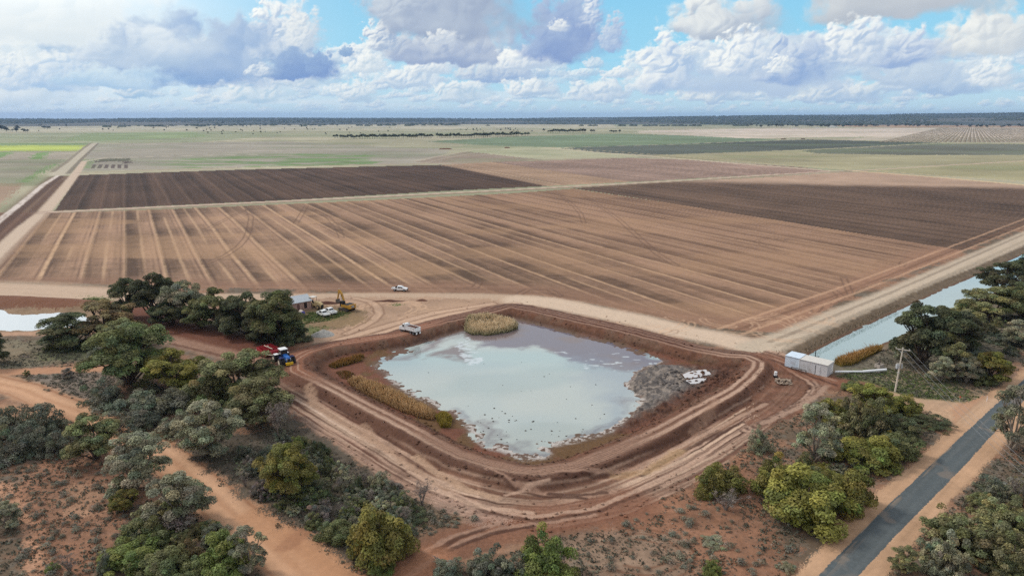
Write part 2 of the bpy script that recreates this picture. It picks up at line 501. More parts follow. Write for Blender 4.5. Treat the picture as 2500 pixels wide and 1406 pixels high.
    area([(1600, 379), (1960, 366), (2300, 349), (2700, 352), (3000, 356), (3000, 404), (2500, 394), (2075, 415), (1600, 383)], lin(160, 152, 120), 4, tone=.25, seed=325, f=.006)
    area([(1960, 368), (2284, 351), (2700, 354), (3000, 356), (3000, 384), (2500, 379), (2212, 379), (1990, 375)], lin(106, 106, 92), 4, tone=.3, seed=326, f=.006)
    area([(2104, 415), (2500, 394), (3000, 400), (3000, 460), (2500, 442), (2140, 419)], lin(156, 148, 114), 4, tone=.18, seed=327, f=.01)
    area([(1560, 320), (1800, 314.5), (2500, 312), (3000, 312), (3000, 340), (2500, 338), (2230, 333), (1820, 338), (1640, 330), (1560, 325)], lin(200, 184, 166), 4, tone=.14, seed=328, f=.003)
    area([(2060, 341), (2140, 334), (2260, 333), (2500, 338), (3000, 341), (3000, 352), (2500, 349), (2266, 348)], lin(180, 167, 148), 4, tone=.15, seed=329, f=.006)

    # ---------------- the big fields
    tr = X * ROW_NRM[0] + Y * ROW_NRM[1]
    sr = X * ROW_DIR[0] + Y * ROW_DIR[1]
    SW = 13.7

    def rows(poly, base, lite, dark, region, line, k_line, band, off=0.0, seed=0, sw=SW, texture=.10):
        i = np.nonzero(in_poly(vx, vy, poly))[0]
        t, s = tr[i] + off + (fbm(sr[i] * .012, tr[i] * .05, 2, seed + 4) - .5) * .9, sr[i]
        ph = t / sw
        kk = np.floor(ph)
        fr = (ph - kk - .5) * sw
        tone = _hash(kk, kk * 0 + 3, seed) - .5
        skew = (fr / sw) * np.where(fr < 0, 1, 1)
        prof = (np.mod(ph - .5, 1.0) - .5) * (.6 + .9 * _hash(np.floor(ph - .5), kk * 0 + 9, seed))
        wide = fbm(t * .05, s * .005, 3, seed + 1) - .5
        streak = fbm(t * 1.1, s * .05, 4, seed + 2) - .5
        wide2 = fbm(t * .16, s * .012, 3, seed + 12) - .5
        blot = fbm(X[i] * .05, Y[i] * .03, 4, seed + 13) - .5
        patch = fbm(X[i] * .022, Y[i] * .022, 4, seed + 3) - .5
        cross = fbm(X[i] * .12, Y[i] * .6, 4, seed + 5) - .5
        mott = fbm(X[i] * .35, Y[i] * .35, 3, seed + 6) - .5
        v = band * (tone * .6 + prof * .95 + wide * 1.5 + patch * 1.1) + texture * (streak * 1.7 * smooth(Y[i], 520, 260) + mott * 1.4 * smooth(Y[i], 560, 280) + cross * 1.6 * smooth(Y[i], 700, 300) + 1.3 * wide2 + 1.4 * blot)
        c = base * (1 + np.clip(v, -.6, .6))[:, None]
        ws = np.clip(Y[i] * Y[i] / 98000 * .62, 1.15, 6)
        fade = 1.15 / ws
        brk = .35 + 1.1 * fbm(s * .35, kk * 3.1 + fr * .5, 4, seed + 7)
        m = smooth(np.abs(fr + .4 * (fbm(s * .2, kk * 1.7, 3, seed + 9) - .5)), ws, .2 * ws) * k_line * brk * (.3 + .7 * fade) * (.35 + .9 * _hash(kk, kk * 0 + 21, seed))
        m = np.clip(m, 0, 1)
        c = c * (1 - m[:, None]) + lite * m[:, None]
        fr2 = (np.mod(ph, 1.0)) * sw
        fr2 = np.where(fr2 > sw / 2, fr2 - sw, fr2)
        m = smooth(np.abs(fr2 + .5 * (fbm(s * .15, kk * 2.7, 3, seed + 15) - .5)), ws * .9, ws * .2) * k_line * .7 * fade * smooth(fbm(s * .012, np.floor(ph + .5) * 5.3, 2, seed + 16), .36, .6)
        c = c * (1 - m[:, None]) + lite * m[:, None]
        for o2 in (-3.6, 3.3):
            m = np.exp(-((fr - o2) / (.5 * ws)) ** 2) * line * .55 * fade * smooth(fbm(s * .02, kk * 4.1 + o2, 2, seed + 17), .4, .62)
            c = c * (1 - m[:, None]) + dark * m[:, None]
        for o in (-1.55, 1.55):
            m = np.exp(-((fr - o * ws / 1.15) / (.36 * ws)) ** 2) * line * (.3 + .7 * fade) * (.2 + 1.3 * fbm(s * .05 + o, kk * 2.3, 4, seed + 8))
            m = np.clip(m, 0, 1)
            c = c * (1 - m[:, None]) + dark * m[:, None]
        C[i] = c
        Rg[i] = region
        return i

    F1 = [(-420, 880), (-60, 705), (108, 521), (400, 511), (800, 494), (1250, 472), (1400, 461), (1650, 498), (1900, 538), (2350, 612), (2330, 628), (2110, 700), (1980, 780), (1900, 812), (1800, 806), (1640, 782), (1450, 742), (1320, 722), (1100, 715), (880, 714), (700, 706), (300, 696), (0, 688), (-420, 690)]
    rows(F1, lin(136, 108, 87), lin(194, 160, 127), lin(88, 67, 56), 1, .62, .80, .85, -.25, 400, texture=.26)
    i = np.nonzero(Rg == 1)[0]
    # pale straw patches
    g = smooth(fbm(X[i] * .016, Y[i] * .03, 4, 441), .48, .68) * .42
    C[i] = C[i] * (1 - g[:, None]) + lin(176, 140, 107) * g[:, None]
    # darker earth to the far right
    g = smooth(px[i] - (py[i] - 470) * 3.2, 300, 1500) * .35
    C[i] = C[i] * (1 - g[:, None]) + lin(134, 100, 79) * g[:, None]
    # worked headlands
    D, G_, S = line_dist(X, Y, P([(-60, 700), (300, 703), (700, 712), (880, 716), (1100, 716), (1320, 724), (1450, 745), (1640, 786), (1800, 812), (1890, 815)]), 30)
    i = np.nonzero((Rg == 1) & (D < 26))[0]
    m = smooth(D[i] + 8 * (fbm(X[i] * .05, Y[i] * .05, 3, 451) - .5), 22, 8)
    st = fbm(S[i] * .03, G_[i] * .7, 4, 452)
    c = lin(136, 104, 84) * (.72 + .6 * st)[:, None]
    C[i] = C[i] * (1 - m[:, None] * .8) + c * m[:, None] * .8
    D, G_, S = line_dist(X, Y, P([(1890, 812), (2000, 770), (2200, 690), (2350, 612), (2500, 548), (2700, 470)]), 26)
    i = np.nonzero(((Rg == 1) | (Rg == 3)) & (D < 24))[0]
    m = smooth(D[i] + 6 * (fbm(X[i] * .05, Y[i] * .05, 3, 461) - .5), 20, 6)
    st = fbm(S[i] * .03, G_[i] * .6, 4, 462)
    c = lin(146, 110, 88) * (.72 + .6 * st)[:, None]
    C[i] = C[i] * (1 - m[:, None] * .85) + c * m[:, None] * .85

    F2 = [(190, 428), (600, 414), (1070, 403), (1200, 427), (1330, 455), (1100, 466), (700, 489), (134, 515)]
    rows(F2, lin(78, 59, 47), lin(124, 100, 82), lin(52, 39, 32), 2, .36, .32, .55, -.25, 500, texture=.18)
    F3 = [(1075, 403), (1200, 396), (1370, 418), (1550, 444), (1395, 452), (1330, 455)]
    rows(F3, lin(158, 130, 106), lin(184, 158, 132), lin(96, 74, 62), 1, .35, .3, .2, 2.0, 520)
    F4 = [(1200, 396), (1540, 386), (1700, 391), (1960, 409), (2035, 418), (1860, 427), (1545, 445)]
    rows(F4, lin(142, 118, 104), lin(160, 138, 122), lin(112, 92, 82), 3, .25, .15, .3, 7.0, 540, texture=.22)
    track([(1075, 403), (1330, 454)], 4, lin(96, 76, 64), alpha=.8)
    track([(1100, 402), (1370, 452)], 2.2, lin(186, 160, 132), alpha=.8)
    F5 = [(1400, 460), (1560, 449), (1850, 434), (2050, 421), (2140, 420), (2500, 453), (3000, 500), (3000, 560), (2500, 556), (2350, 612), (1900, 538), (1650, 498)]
    rows(F5, lin(94, 74, 60), lin(146, 118, 96), lin(62, 48, 40), 3, .26, .28, .42, -.25, 560, texture=.3)  # dark soil, deepened by a cloud shadow painted into its colour
    i = np.nonzero(in_poly(px, py, F5))[0]
    m = smooth(py[i] + 3 * (fbm(px[i] * .02, py[i] * .1, 3, 571) - .5) - np.interp(px[i], [1600, 1850, 2050, 2200, 2500, 3000], [440, 447, 452, 454, 459, 480]), 6, -5)
    C[i] = C[i] * (1 - m[:, None] * .95) + (lin(174, 146, 124) * (1 + .3 * (fbm(X[i] * .08, Y[i] * .08, 4, 572) - .5))[:, None]) * m[:, None] * .95  # paler far strip, beyond the edge of the painted cloud shadow
    # tractor turns crossing the rows
    for pts, w in (([(603, 510), (613, 530), (609, 560), (600, 582), (583, 602), (550, 624), (500, 645)], 2.6), ([(512, 556), (560, 531), (600, 513)], 2.2), ([(722, 546), (735, 525), (748, 503)], 2.6), ([(750, 505), (800, 530), (824, 556), (834, 580)], 2.6), ([(760, 547), (850, 543), (900, 549)], 1.2),
                   ([(1372, 480), (1400, 502), (1418, 522), (1426, 545)], 2.4), ([(1420, 474), (1460, 500), (1510, 535), (1560, 580), (1605, 620), (1650, 648)], 2.6), ([(1930, 586), (1870, 582), (1845, 588), (1865, 600), (1920, 620)], 2.2), ([(2150, 640), (2200, 650), (2205, 640)], 2.2), ([(2000, 700), (2040, 712), (2055, 725), (2030, 740)], 2.2), ([(1960, 735), (2000, 748), (1990, 760)], 2.2), ([(2060, 680), (2080, 726)], 2.0), ([(1150, 680), (1170, 690), (1160, 702), (1120, 706)], 2.4), ([(1235, 735), (1290, 706), (1340, 706), (1366, 722)], 2.2)):
        D, G_, S = line_dist(X, Y, P(pts), 6)
        i = np.nonzero(D < 5)[0]
        m = np.exp(-((D[i] - w * .5) / .38) ** 2) * .62
        C[i] = C[i] * (1 - m[:, None]) + lin(98, 74, 60) * m[:, None]

    # drifts and streaks of growth over the far plain
    i = np.nonzero(py < 455)[0]
    st = fbm(X[i] * .0035, Y[i] * .02, 4, 480) - .5
    mo = fbm(X[i] * .03, Y[i] * .03, 4, 481) - .5
    C[i] *= (1 + .42 * st + .30 * mo)[:, None]
    gr = smooth(fbm(X[i] * .005 + 40, Y[i] * .012, 4, 482), .54, .68)[:, None] * .28 * (Rg[i] == 4)[:, None]
    C[i] = C[i] * (1 - gr) + lin(110, 126, 84) * gr
    # ---------------- farm roads
    pale, pale2 = lin(194, 172, 150), lin(176, 152, 128)
    track([(-60, 690), (100, 694), (300, 708)], 9, pale2, alpha=.5)
    # left boundary: ditch, salty line, road
    track([(-420, 1010), (-160, 730), (0, 572), (70, 508), (150, 432)], 22, lin(110, 82, 66), alpha=.9, region=6, seed=11)
    track([(-420, 990), (-160, 715), (0, 556), (70, 496), (150, 430)], 5, lin(78, 56, 46), alpha=.8, seed=12)
    track([(-420, 1040), (-120, 720), (0, 590), (75, 520), (152, 440)], 4, lin(90, 66, 54), alpha=.7, seed=13)
    track([(-300, 800), (-40, 570), (0, 537), (60, 490), (105, 452), (140, 430)], 4, lin(214, 200, 188), alpha=.9, patch=.75, seed=14)
    track([(-420, 1075), (-100, 720), (0, 614), (60, 556), (108, 518), (152, 466), (188, 420), (205, 394)], 8, pale, region=6, seed=15, soft=.35)
    track([(-420, 1110), (-80, 725), (20, 620), (80, 560), (118, 520)], 3, lin(150, 124, 104), alpha=.6, seed=16)
    track([(140, 428), (175, 398), (215, 362), (232, 350)], 16, lin(186, 174, 154), alpha=.8, region=6, seed=17)
    track([(165, 425), (200, 388), (240, 350)], 5, lin(112, 102, 88), alpha=.8, seed=18)
    track([(128, 420), (160, 398), (204, 362), (222, 350)], 5, lin(120, 108, 92), alpha=.7, seed=19)
    track([(190, 423), (400, 415), (700, 407), (1060, 399), (1200, 393), (1500, 386)], 8, lin(160, 138, 120), region=6, seed=20, alpha=.75)
    track([(205, 394), (260, 386), (400, 382), (640, 377)], 7, lin(180, 168, 148), region=6, seed=21)
    track([(-300, 392), (160, 390)], 6, lin(112, 104, 88), alpha=.8, seed=22)
    track([(-300, 352), (220, 350), (500, 346), (800, 343)], 8, lin(118, 112, 92), alpha=.6, seed=23)
    track([(105, 519), (400, 507), (800, 488), (1200, 468), (1330, 461), (1500, 452), (1700, 441), (1900, 428), (2035, 419), (2110, 417)], 13, lin(134, 108, 90), alpha=.6, seed=24)
    track([(105, 519), (400, 505), (800, 486), (1200, 466), (1330, 459), (1500, 450), (1700, 439), (1900, 426), (2035, 418), (2110, 416), (2500, 393), (2900, 371)], 6.5, lin(190, 166, 146), region=6, seed=25, soft=.3)
    track([(1330, 361), (1430, 370), (1600, 383), (1850, 404), (2035, 418)], 9, lin(196, 178, 152), region=6, seed=26, soft=.3)
    track([(1380, 362), (1620, 379), (1900, 402), (2080, 416)], 5, lin(186, 166, 132), alpha=.7, seed=27)
    track([(2090, 418), (2300, 434), (2500, 452), (2900, 490)], 8, lin(204, 178, 140), region=6, seed=28)
    track([(2130, 417), (2500, 444), (2900, 478)], 4, lin(190, 170, 130), alpha=.7, seed=29)
    track([(1600, 382), (1960, 366), (2284, 351)], 7, lin(158, 150, 126), alpha=.8, seed=30)
    track([(1350, 361), (1650, 353), (1906, 343), (1978, 340), (2266, 348), (2600, 352)], 9, lin(168, 156, 136), alpha=.7, seed=31)
    track([(1010, 394), (1080, 380), (1150, 368)], 6, lin(180, 164, 144), alpha=.7, seed=32)
    track([(1035, 398), (1100, 384), (1170, 372)], 4, lin(178, 162, 142), alpha=.6, seed=33)

    # ---------------- yard and pale road along the near edge of the field
    track([(-200, 700), (0, 706), (150, 714), (300, 724), (420, 735)], 17, lin(190, 164, 140), region=6, seed=40, soft=.3, patch=.25)
    track([(300, 722), (500, 726), (700, 726), (880, 724), (1150, 725), (1290, 730), (1400, 745)], 10, lin(182, 156, 132), region=6, seed=41, soft=.35)
    area([(690, 728), (880, 726), (1000, 726), (1300, 732), (1210, 750), (1110, 776), (990, 812), (880, 830), (760, 842), (735, 815), (745, 770), (700, 760)], lin(168, 138, 114), 6, tone=.25, seed=42, f=.12)
    track([(1270, 733), (1340, 738), (1450, 760), (1560, 782), (1660, 808), (1760, 826), (1850, 850)], 12, lin(202, 178, 154), region=6, seed=43, soft=.4, patch=.15)
    track([(1850, 852), (1905, 834), (1960, 815), (2060, 770), (2160, 731), (2300, 670), (2500, 582), (2700, 492), (2900, 402)], 11, lin(186, 168, 146), region=6, seed=44, soft=.3, patch=.2)
    track([(1900, 846), (1975, 826), (2090, 774), (2200, 728), (2350, 659), (2500, 590), (2700, 498)], 2.2, lin(158, 142, 122), alpha=.7, seed=45)
    track([(1880, 835), (1940, 812), (2060, 762), (2160, 722), (2300, 660), (2500, 572)], 1.6, lin(132, 116, 100), alpha=.6, seed=46)
    for k, off in enumerate((10, 13, 17)):
        pts = P([(1900, 834), (2060, 770), (2160, 731), (2300, 670), (2500, 582), (2700, 492)])
        nrm = np.array([-.72, .69])
        track(None, 1.4, lin(190, 152, 122) if k != 1 else lin(112, 82, 64), world=pts + nrm * off, alpha=.6, patch=.7, seed=47 + k)
    # loops of wheel marks by the junction and in the yard
    rnd = random.Random(9)
    for k in range(46):
        yard = k % 2
        cx, cy = (rnd.uniform(1560, 2080), rnd.uniform(772, 822)) if not yard else (rnd.uniform(780, 1120), rnd.uniform(738, 825))
        x0, y0 = ground_point(cx, cy)
        r0, a0, a1 = rnd.uniform(4, 11), rnd.uniform(0, 6.28), rnd.uniform(1.0, 2.6)
        pts = [(x0 + r0 * math.cos(a0 + a1 * j / 8), y0 + r0 * math.sin(a0 + a1 * j / 8)) for j in range(9)]
        D, G_, S = line_dist(X, Y, pts, 4)
        i = np.nonzero(D < 3)[0]
        m = np.exp(-((D[i] - .9) / .28) ** 2) * .5
        C[i] = C[i] * (1 - m[:, None]) + (lin(206, 170, 138) if rnd.random() < .6 else lin(120, 92, 74)) * m[:, None]
    for pts, w, a in (([(735, 872), (800, 848), (900, 826), (1000, 790), (1120, 762), (1260, 742)], 3.2, .8), ([(740, 866), (830, 830), (930, 800), (1060, 764), (1200, 742)], 3.0, .7), ([(800, 850), (930, 838), (1010, 822)], 2.5, .6), ([(868, 728), (905, 736), (922, 750), (926, 766), (910, 784), (880, 800), (848, 814)], 2.4, .45), ([(760, 856), (880, 836), (1000, 806)], 1.6, .7)):
        track(pts, w, lin(196, 164, 138), alpha=a, patch=.5, seed=int(w * 10) + len(pts))
        D, G_, S = line_dist(X, Y, P(pts), 6)
        i = np.nonzero(D < 5)[0]
        m = np.exp(-((D[i] - w * .62) / .35) ** 2) * .55
        C[i] = C[i] * (1 - m[:, None]) + lin(112, 80, 62) * m[:, None]
    area([(690, 745), (860, 744), (900, 760), (880, 790), (800, 806), (745, 830), (735, 800)], lin(122, 102, 76), 0, tone=.35, seed=49, f=.2, alpha=.75)
    area([(745, 765), (790, 755), (850, 764), (860, 772), (800, 782), (742, 790)], lin(92, 104, 58), 0, tone=.4, seed=50, f=.3, alpha=.85)
    area([(742, 800), (790, 792), (800, 800), (770, 812), (755, 826), (742, 820)], lin(94, 104, 62), 0, tone=.4, seed=51, f=.3, alpha=.8)
    area([(800, 760), (880, 762), (900, 780), (870, 794), (780, 800), (770, 786)], lin(136, 112, 82), 0, tone=.3, seed=52, f=.2, alpha=.6)
    area([(948, 742), (975, 739), (990, 744), (960, 749)], lin(78, 98, 48), 0, alpha=.9)
    # graded red strip beside the big trees, and the bank of the left pond
    track([(330, 760), (400, 795), (500, 824), (600, 850), (700, 872)], 13, lin(112, 72, 56), region=7, seed=53, soft=.4, patch=.2)
    track([(390, 824), (460, 842), (540, 862), (640, 886)], 6, lin(160, 126, 106), alpha=.8, patch=.4, seed=54)
    track([(420, 840), (500, 858), (600, 884)], 1.3, lin(96, 64, 50), alpha=.7, seed=55)
    track([(-200, 736), (0, 736), (120, 742), (230, 746), (280, 752)], 12, lin(120, 82, 62), seed=56, soft=.4, patch=.2, region=7)
    area([(-200, 748), (0, 752), (230, 752), (260, 770), (225, 800), (60, 812), (-200, 818)], lin(140, 116, 92), 7, tone=.2, seed=57, f=.2)
    track([(-200, 822), (0, 815), (200, 812), (330, 812)], 4, lin(178, 142, 116), seed=58)
    area([(195, 729), (220, 722), (262, 728), (268, 742), (228, 742)], lin(98, 106, 62), 0, alpha=.8, tone=.3, seed=59, f=.3)
    area([(-60, 835), (250, 826), (260, 880), (60, 902), (-60, 905)], lin(126, 118, 96), 0, tone=.35, seed=60, f=.3, alpha=.75)
    area([(90, 860), (200, 846), (210, 880), (100, 884)], lin(104, 112, 76), 0, tone=.3, seed=61, f=.3, alpha=.6)
    area([(60, 905), (310, 900), (240, 985), (170, 975), (60, 940)], lin(128, 116, 104), 0, tone=.35, seed=62, f=.4, alpha=.8)

    # ---------------- dirt road and tracks on the left
    track([(-120, 914), (0, 909), (150, 904), (310, 897), (420, 890)], 4.5, lin(176, 132, 102), seed=70, soft=.4, region=5)
    track(DIRT, 7.5, lin(184, 143, 112), seed=71, soft=.3, region=5)
    track([(-100, 990), (40, 1004), (130, 1010), (200, 1040)], 5, lin(172, 132, 102), seed=72, soft=.5, alpha=.9)
    D, G_, S = line_dist(X, Y, P(DIRT), 9)
    i = np.nonzero(D < 7)[0]
    for o, w, c, a in ((2.9, .35, lin(142, 98, 70), .7), (-3.2, .3, lin(150, 104, 76), .5), (1.1, .8, lin(214, 170, 134), .5), (-1.2, .8, lin(212, 166, 130), .5), (-.1, .5, lin(178, 130, 96), .35)):
        m = np.exp(-((G_[i] - o + .5 * (fbm(S[i] * .08, G_[i] * 0, 2, 73) - .5)) / w) ** 2) * a
        C[i] = C[i] * (1 - m[:, None]) + c * m[:, None]
    track([(640, 1260), (720, 1318), (790, 1372), (850, 1420)], 6, lin(180, 134, 100), seed=74, soft=.6, patch=.3)
    track([(715, 1262), (745, 1290), (705, 1330)], 3, lin(140, 96, 72), seed=75, alpha=.5, patch=.5)
    track([(-60, 1170), (20, 1195), (65, 1240), (85, 1320), (75, 1450)], 2.6, lin(188, 142, 112), seed=76, alpha=.8, patch=.3)
    area([(120, 1105), (330, 1110), (330, 1230), (290, 1330), (200, 1420), (100, 1450), (90, 1300), (40, 1180)], lin(148, 106, 82), 0, tone=.4, seed=77, f=.2, alpha=.7)
    area([(150, 1180), (260, 1170), (240, 1260), (170, 1270)], lin(190, 150, 120), 0, tone=.25, seed=78, f=.3, alpha=.45)
    # grey litter under the thicket between the dirt road and the pond
    area([(430, 1080), (600, 1060), (720, 1020), (1040, 1220), (960, 1400), (860, 1380), (700, 1270), (560, 1180)], lin(84, 77, 66), 0, tone=.4, seed=79, f=.4, alpha=.92)
    area([(990, 1225), (1120, 1230), (1180, 1265), (1060, 1330), (950, 1390), (930, 1300)], lin(124, 108, 88), 0, tone=.4, seed=80, f=.4, alpha=.8)
    area([(1400, 1310), (1520, 1255), (1700, 1180), (1850, 1100), (1880, 1300), (1960, 1340), (1900, 1420), (1400, 1420)], lin(146, 104, 80), 0, tone=.4, seed=81, f=.25, alpha=.75)
    area([(1380, 1300), (1560, 1290), (1700, 1330), (1700, 1430), (1350, 1430)], lin(138, 122, 104), 0, tone=.5, seed=82, f=.5, alpha=.6)
    for k, rr in enumerate((3.2, 4.6, 6.0)):
        x0, y0 = ground_point(1560, 1350)
        pts = [(x0 + rr * 1.25 * math.cos(t), y0 + rr * math.sin(t)) for t in np.linspace(-2.2, 1.8, 30)]
        track(None, .5, lin(116, 80, 60), world=pts, alpha=.6, seed=83 + k)
    area([(2040, 915), (2160, 900), (2330, 930), (2400, 985), (2240, 985), (2120, 960), (2030, 932)], lin(100, 106, 70), 0, tone=.45, seed=86, f=.35, alpha=.85)
    area([(2150, 925), (2260, 880), (2420, 930), (2420, 980), (2300, 970)], lin(132, 116, 94), 0, tone=.4, seed=87, f=.3, alpha=.7)
    area([(2160, 924), (2186, 920), (2186, 932), (2168, 931)], lin(206, 182, 154), 0, alpha=.8)
    area([(1990, 900), (2230, 820), (2600, 660), (2700, 700), (2500, 860), (2260, 900), (2060, 912)], lin(112, 106, 90), 0, tone=.4, seed=88, f=.3, alpha=.8)
    # ---------------- sealed road with sandy verges
    v = in_poly(vx, vy, VERGE_L + VERGE_R[::-1])
    i = np.nonzero(v)[0]
    C[i] = lin(182, 146, 115) * (1 + .4 * (fbm(X[i] * .25, Y[i] * .25, 4, 90) - .5))[:, None]
    Rg[i] = 5
    track([(2440, 985), (2400, 1000), (2330, 992), (2240, 984), (2160, 964), (2080, 946), (2020, 930)], 6, lin(182, 150, 122), seed=91, soft=.5, region=5, patch=.2)
    track([(2300, 1010), (2340, 1020), (2390, 1005)], 7, lin(186, 152, 122), seed=92, soft=.6)
    D, G_, S = line_dist(X, Y, P(ROAD_L), 12)
    i = np.nonzero((D < 9) & (Rg == 5))[0]
    st = fbm(S[i] * .03, G_[i] * 1.1, 4, 93)
    C[i] = C[i] * (.78 + .44 * st)[:, None]
    red_s = smooth(G_[i], 2.2, 3.5) * smooth(G_[i], 6.5, 4.5) * .25
    C[i] = C[i] * (1 - red_s[:, None]) + lin(176, 112, 80) * red_s[:, None]
    ex, ey = pixel_of(X + jx * .25 + grain * .12, Y + jy * .25 + grain2 * .12)
    i = np.nonzero(in_poly(ex, ey, ROAD_L + ROAD_R[::-1]))[0]
    Dl, Gl, Sl = line_dist(X, Y, P(ROAD_L), 8)
    wear = fbm(Sl[i] * .05, Gl[i] * 1.3, 3, 94) - .5
    C[i] = lin(86, 92, 93) * (1 + .16 * wear + .28 * (fbm(X[i] * 2.4, Y[i] * 2.4, 2, 95) - .5))[:, None]
    for o_ in (-1.2, -2.9):
        mw = np.exp(-((Gl[i] - o_) / .42) ** 2) * .16 * (.5 + fbm(Sl[i] * .03, Gl[i] * 0, 2, 97))
        C[i] = C[i] * (1 - mw[:, None]) + lin(128, 128, 124) * mw[:, None]
    m = smooth(fbm(Sl[i] * .12, Gl[i] * 2.0, 3, 98), .62, .72) * np.exp(-np.abs(Gl[i]) / .5) * .6
    C[i] = C[i] * (1 - m[:, None]) + lin(176, 146, 116) * m[:, None]
    m = smooth(fbm(X[i] * .22, Y[i] * .22, 3, 96), .66, .76) * .35
    C[i] = C[i] * (1 - m[:, None]) + lin(150, 130, 112) * m[:, None]
    Rg[i] = 8

    # ---------------- pond: basin, bank, bench and wheel tracks
    D, G_, S = line_dist(X, Y, LIP_W, 46, closed=True)
    near = np.nonzero(D < 45)[0]
    lx, ly = X[near], Y[near]
    inside = in_poly(lx, ly, LIP_W)
    d = np.where(inside, -D[near], D[near])
    s = S[near]
    # how far the outer works run: wide on the two near sides, narrow beside field and yard
    ang = np.degrees(np.arctan2(ly - 152.0, lx - 4.0)) % 360
    nearside = np.interp(ang, [0, 10, 40, 150, 178, 190, 350, 360], [1, .25, 0, 0, .15, 1, 1, 1])
    slope_n = fbm(s * .12, d * .4, 3, 110) - .5
    crest_w = 3.1 + 1.0 * np.exp(-((ang - 271) / 30) ** 2) + .8 * slope_n
    fall = smooth(d, crest_w, crest_w + 2.4)
    zout = CREST * (1 - fall * nearside) - 0 * d
    farfall = smooth(d, 2.0, 11.0)
    zout = zout * (1 - (1 - nearside) * farfall)
    shore_in = in_poly(lx, ly, SHORE_W)
    Ds, Gs, Ss = line_dist(lx, ly, SHORE_W, 40, closed=True)
    sd = np.where(shore_in, -Ds, Ds)
    # floor of the basin: under water inside the shore line, a low mud shelf outside it
    floor_z = np.where(sd < 0, WATER - .01 - np.clip(-sd, 0, 6) * .05, WATER + .01 + np.clip(sd, 0, 12) * .024)
    lump = fbm(lx * .8, ly * .8, 4, 111) - .5
    bank = smooth(d, -4.3, 0.0)
    zin = floor_z * (1 - bank) + CREST * bank
    rough_z = lump * .55 * smooth(d, -5.5, -2.5) * smooth(d, .2, -.8)
    shore_n = (fbm(lx * .9, ly * .9, 4, 119) - .5) * .16 * smooth(np.abs(sd), 4.0, .5)
    z = np.where(inside, zin + rough_z + shore_n, zout)
    # churned heap of mud on the right of the basin
    hx, hy = ground_point(1690, 935, -.4)
    hj = 2.2 * (fbm(lx * .4, ly * .4, 3, 118) - .5)
    heap = in_poly(lx + hj, ly - hj, HEAP_W) * inside * 1.0
    Dh, Gh, Sh = line_dist(lx, ly, HEAP_W, 6, closed=True)
    heap = heap * smooth(Dh, 0, 1.6)
    for pw in PUDDLES_W:
        Dp, Gp, Sp = line_dist(lx, ly, pw, 4, closed=True)
        heap = heap * np.where(in_poly(lx, ly, pw), 0, smooth(Dp, .1, 1.2))
    z = z + heap * (.08 + 2.1 * np.clip(fbm(lx * .55, ly * .55, 4, 112) - .40, 0, 1) + .5 * np.clip(lump, -.2, 1))
    zz = Z[near]
    outer_limit = np.where(nearside > .5, 44.0, 12.0)
    Z[near] = np.where(inside | (d < outer_limit), z, zz)

    # colours of the works
    brown, darkb, rut, rut2, redb = lin(116, 85, 69), lin(74, 50, 40), lin(184, 152, 130), lin(160, 127, 107), lin(98, 63, 50)
    edge_out = np.interp(ang, [0, 20, 60, 150, 180, 200, 230, 270, 310, 340, 360], [9, 8, 10, 8, 8, 13.2, 13.4, 16.2, 14.8, 13.5, 10])
    eo = edge_out + 2.2 * (fbm(lx * .22, ly * .22, 3, 113) - .5)
    cc = C[near].copy()
    st = fbm(s * .05, d * 1.6, 4, 114)
    clod = fbm(lx * 1.9, ly * 1.9, 3, 115) - .5
    base = brown * (.62 + .70 * st + .45 * clod)[:, None]
    w_on = np.where(d > 0, smooth(d, eo + .8, eo - .4), 1.0)
    dw = d + .55 * (fbm(s * .035, d * 0 + 2, 3, 116) - .5) + .22 * (fbm(s * .5, d * 0, 2, 117) - .5)

    def band(lo, hi, rgb, a=1.0, soft=.3, where=1.0, patch=0.0, seed=0):
        nonlocal base
        dq = dw + .8 * (fbm(s * .045, s * 0 + lo * 7.7, 3, 300 + seed) - .5) * (1 if lo > 4 else .35)
        m = smooth(dq, lo - soft, lo + soft) * smooth(dq, hi + soft, hi - soft) * a * where
        if patch:
            m = m * np.clip(1 - patch + patch * 2.2 * fbm(s * .05, d * .8, 3, seed), 0, 1)
        base = base * (1 - m[:, None]) + rgb * m[:, None]

    south = np.interp(ang, [0, 235, 252, 288, 305, 360], [0, 0, 1, 1, 0, 0])
    east = np.interp(ang, [0, 10, 25, 200, 288, 305, 360], [1, 1, 0, 0, 0, 1, 1])
    west = np.interp(ang, [0, 183, 195, 235, 252, 360], [0, 0, 1, 1, 0, 0])
    ns = np.clip(south + east + west, 0, 1)
    # crest with its two wheel ruts
    band(.1, 3.4, lin(116, 84, 67), .9, .3, ns)
    for lo, hi in ((.25, 1.05), (1.95, 2.85)):
        band(lo, hi, rut, .92, .22, np.clip(west + east, 0, 1), .25, 120)
    band(.3, 4.2, rut2, .8, .4, south, .2, 121)
    for k in range(9):
        o = .4 + k * .48
        band(o, o + .14, darkb, .75, .08, south, .8, 122 + k)
    # outer slope
    band(3.3, 5.3, darkb, .85, .35, np.clip(west * .75 + east + south * .7, 0, 1), .25, 131)
    # bench
    band(3.4, 5.9, lin(104, 74, 59), .6, .3, ns)
    band(5.2, 5.9, lin(110, 79, 63), .8, .15, west)
    band(5.5, 5.75, darkb, .9, .08, np.clip(west + east, 0, 1), .5, 132)
    band(6.0, 8.5, lin(144, 112, 92), .85, .3, west, .4, 133)
    band(8.5, 9.2, lin(212, 184, 162), .85, .18, west, .35, 134)
    band(9.3, 10.3, darkb, .9, .18, west, .2, 135)
    band(10.4, 11.0, rut, .85, .15, west, .2, 136)
    band(11.1, 12.1, redb, .9, .2, west, .2, 137)
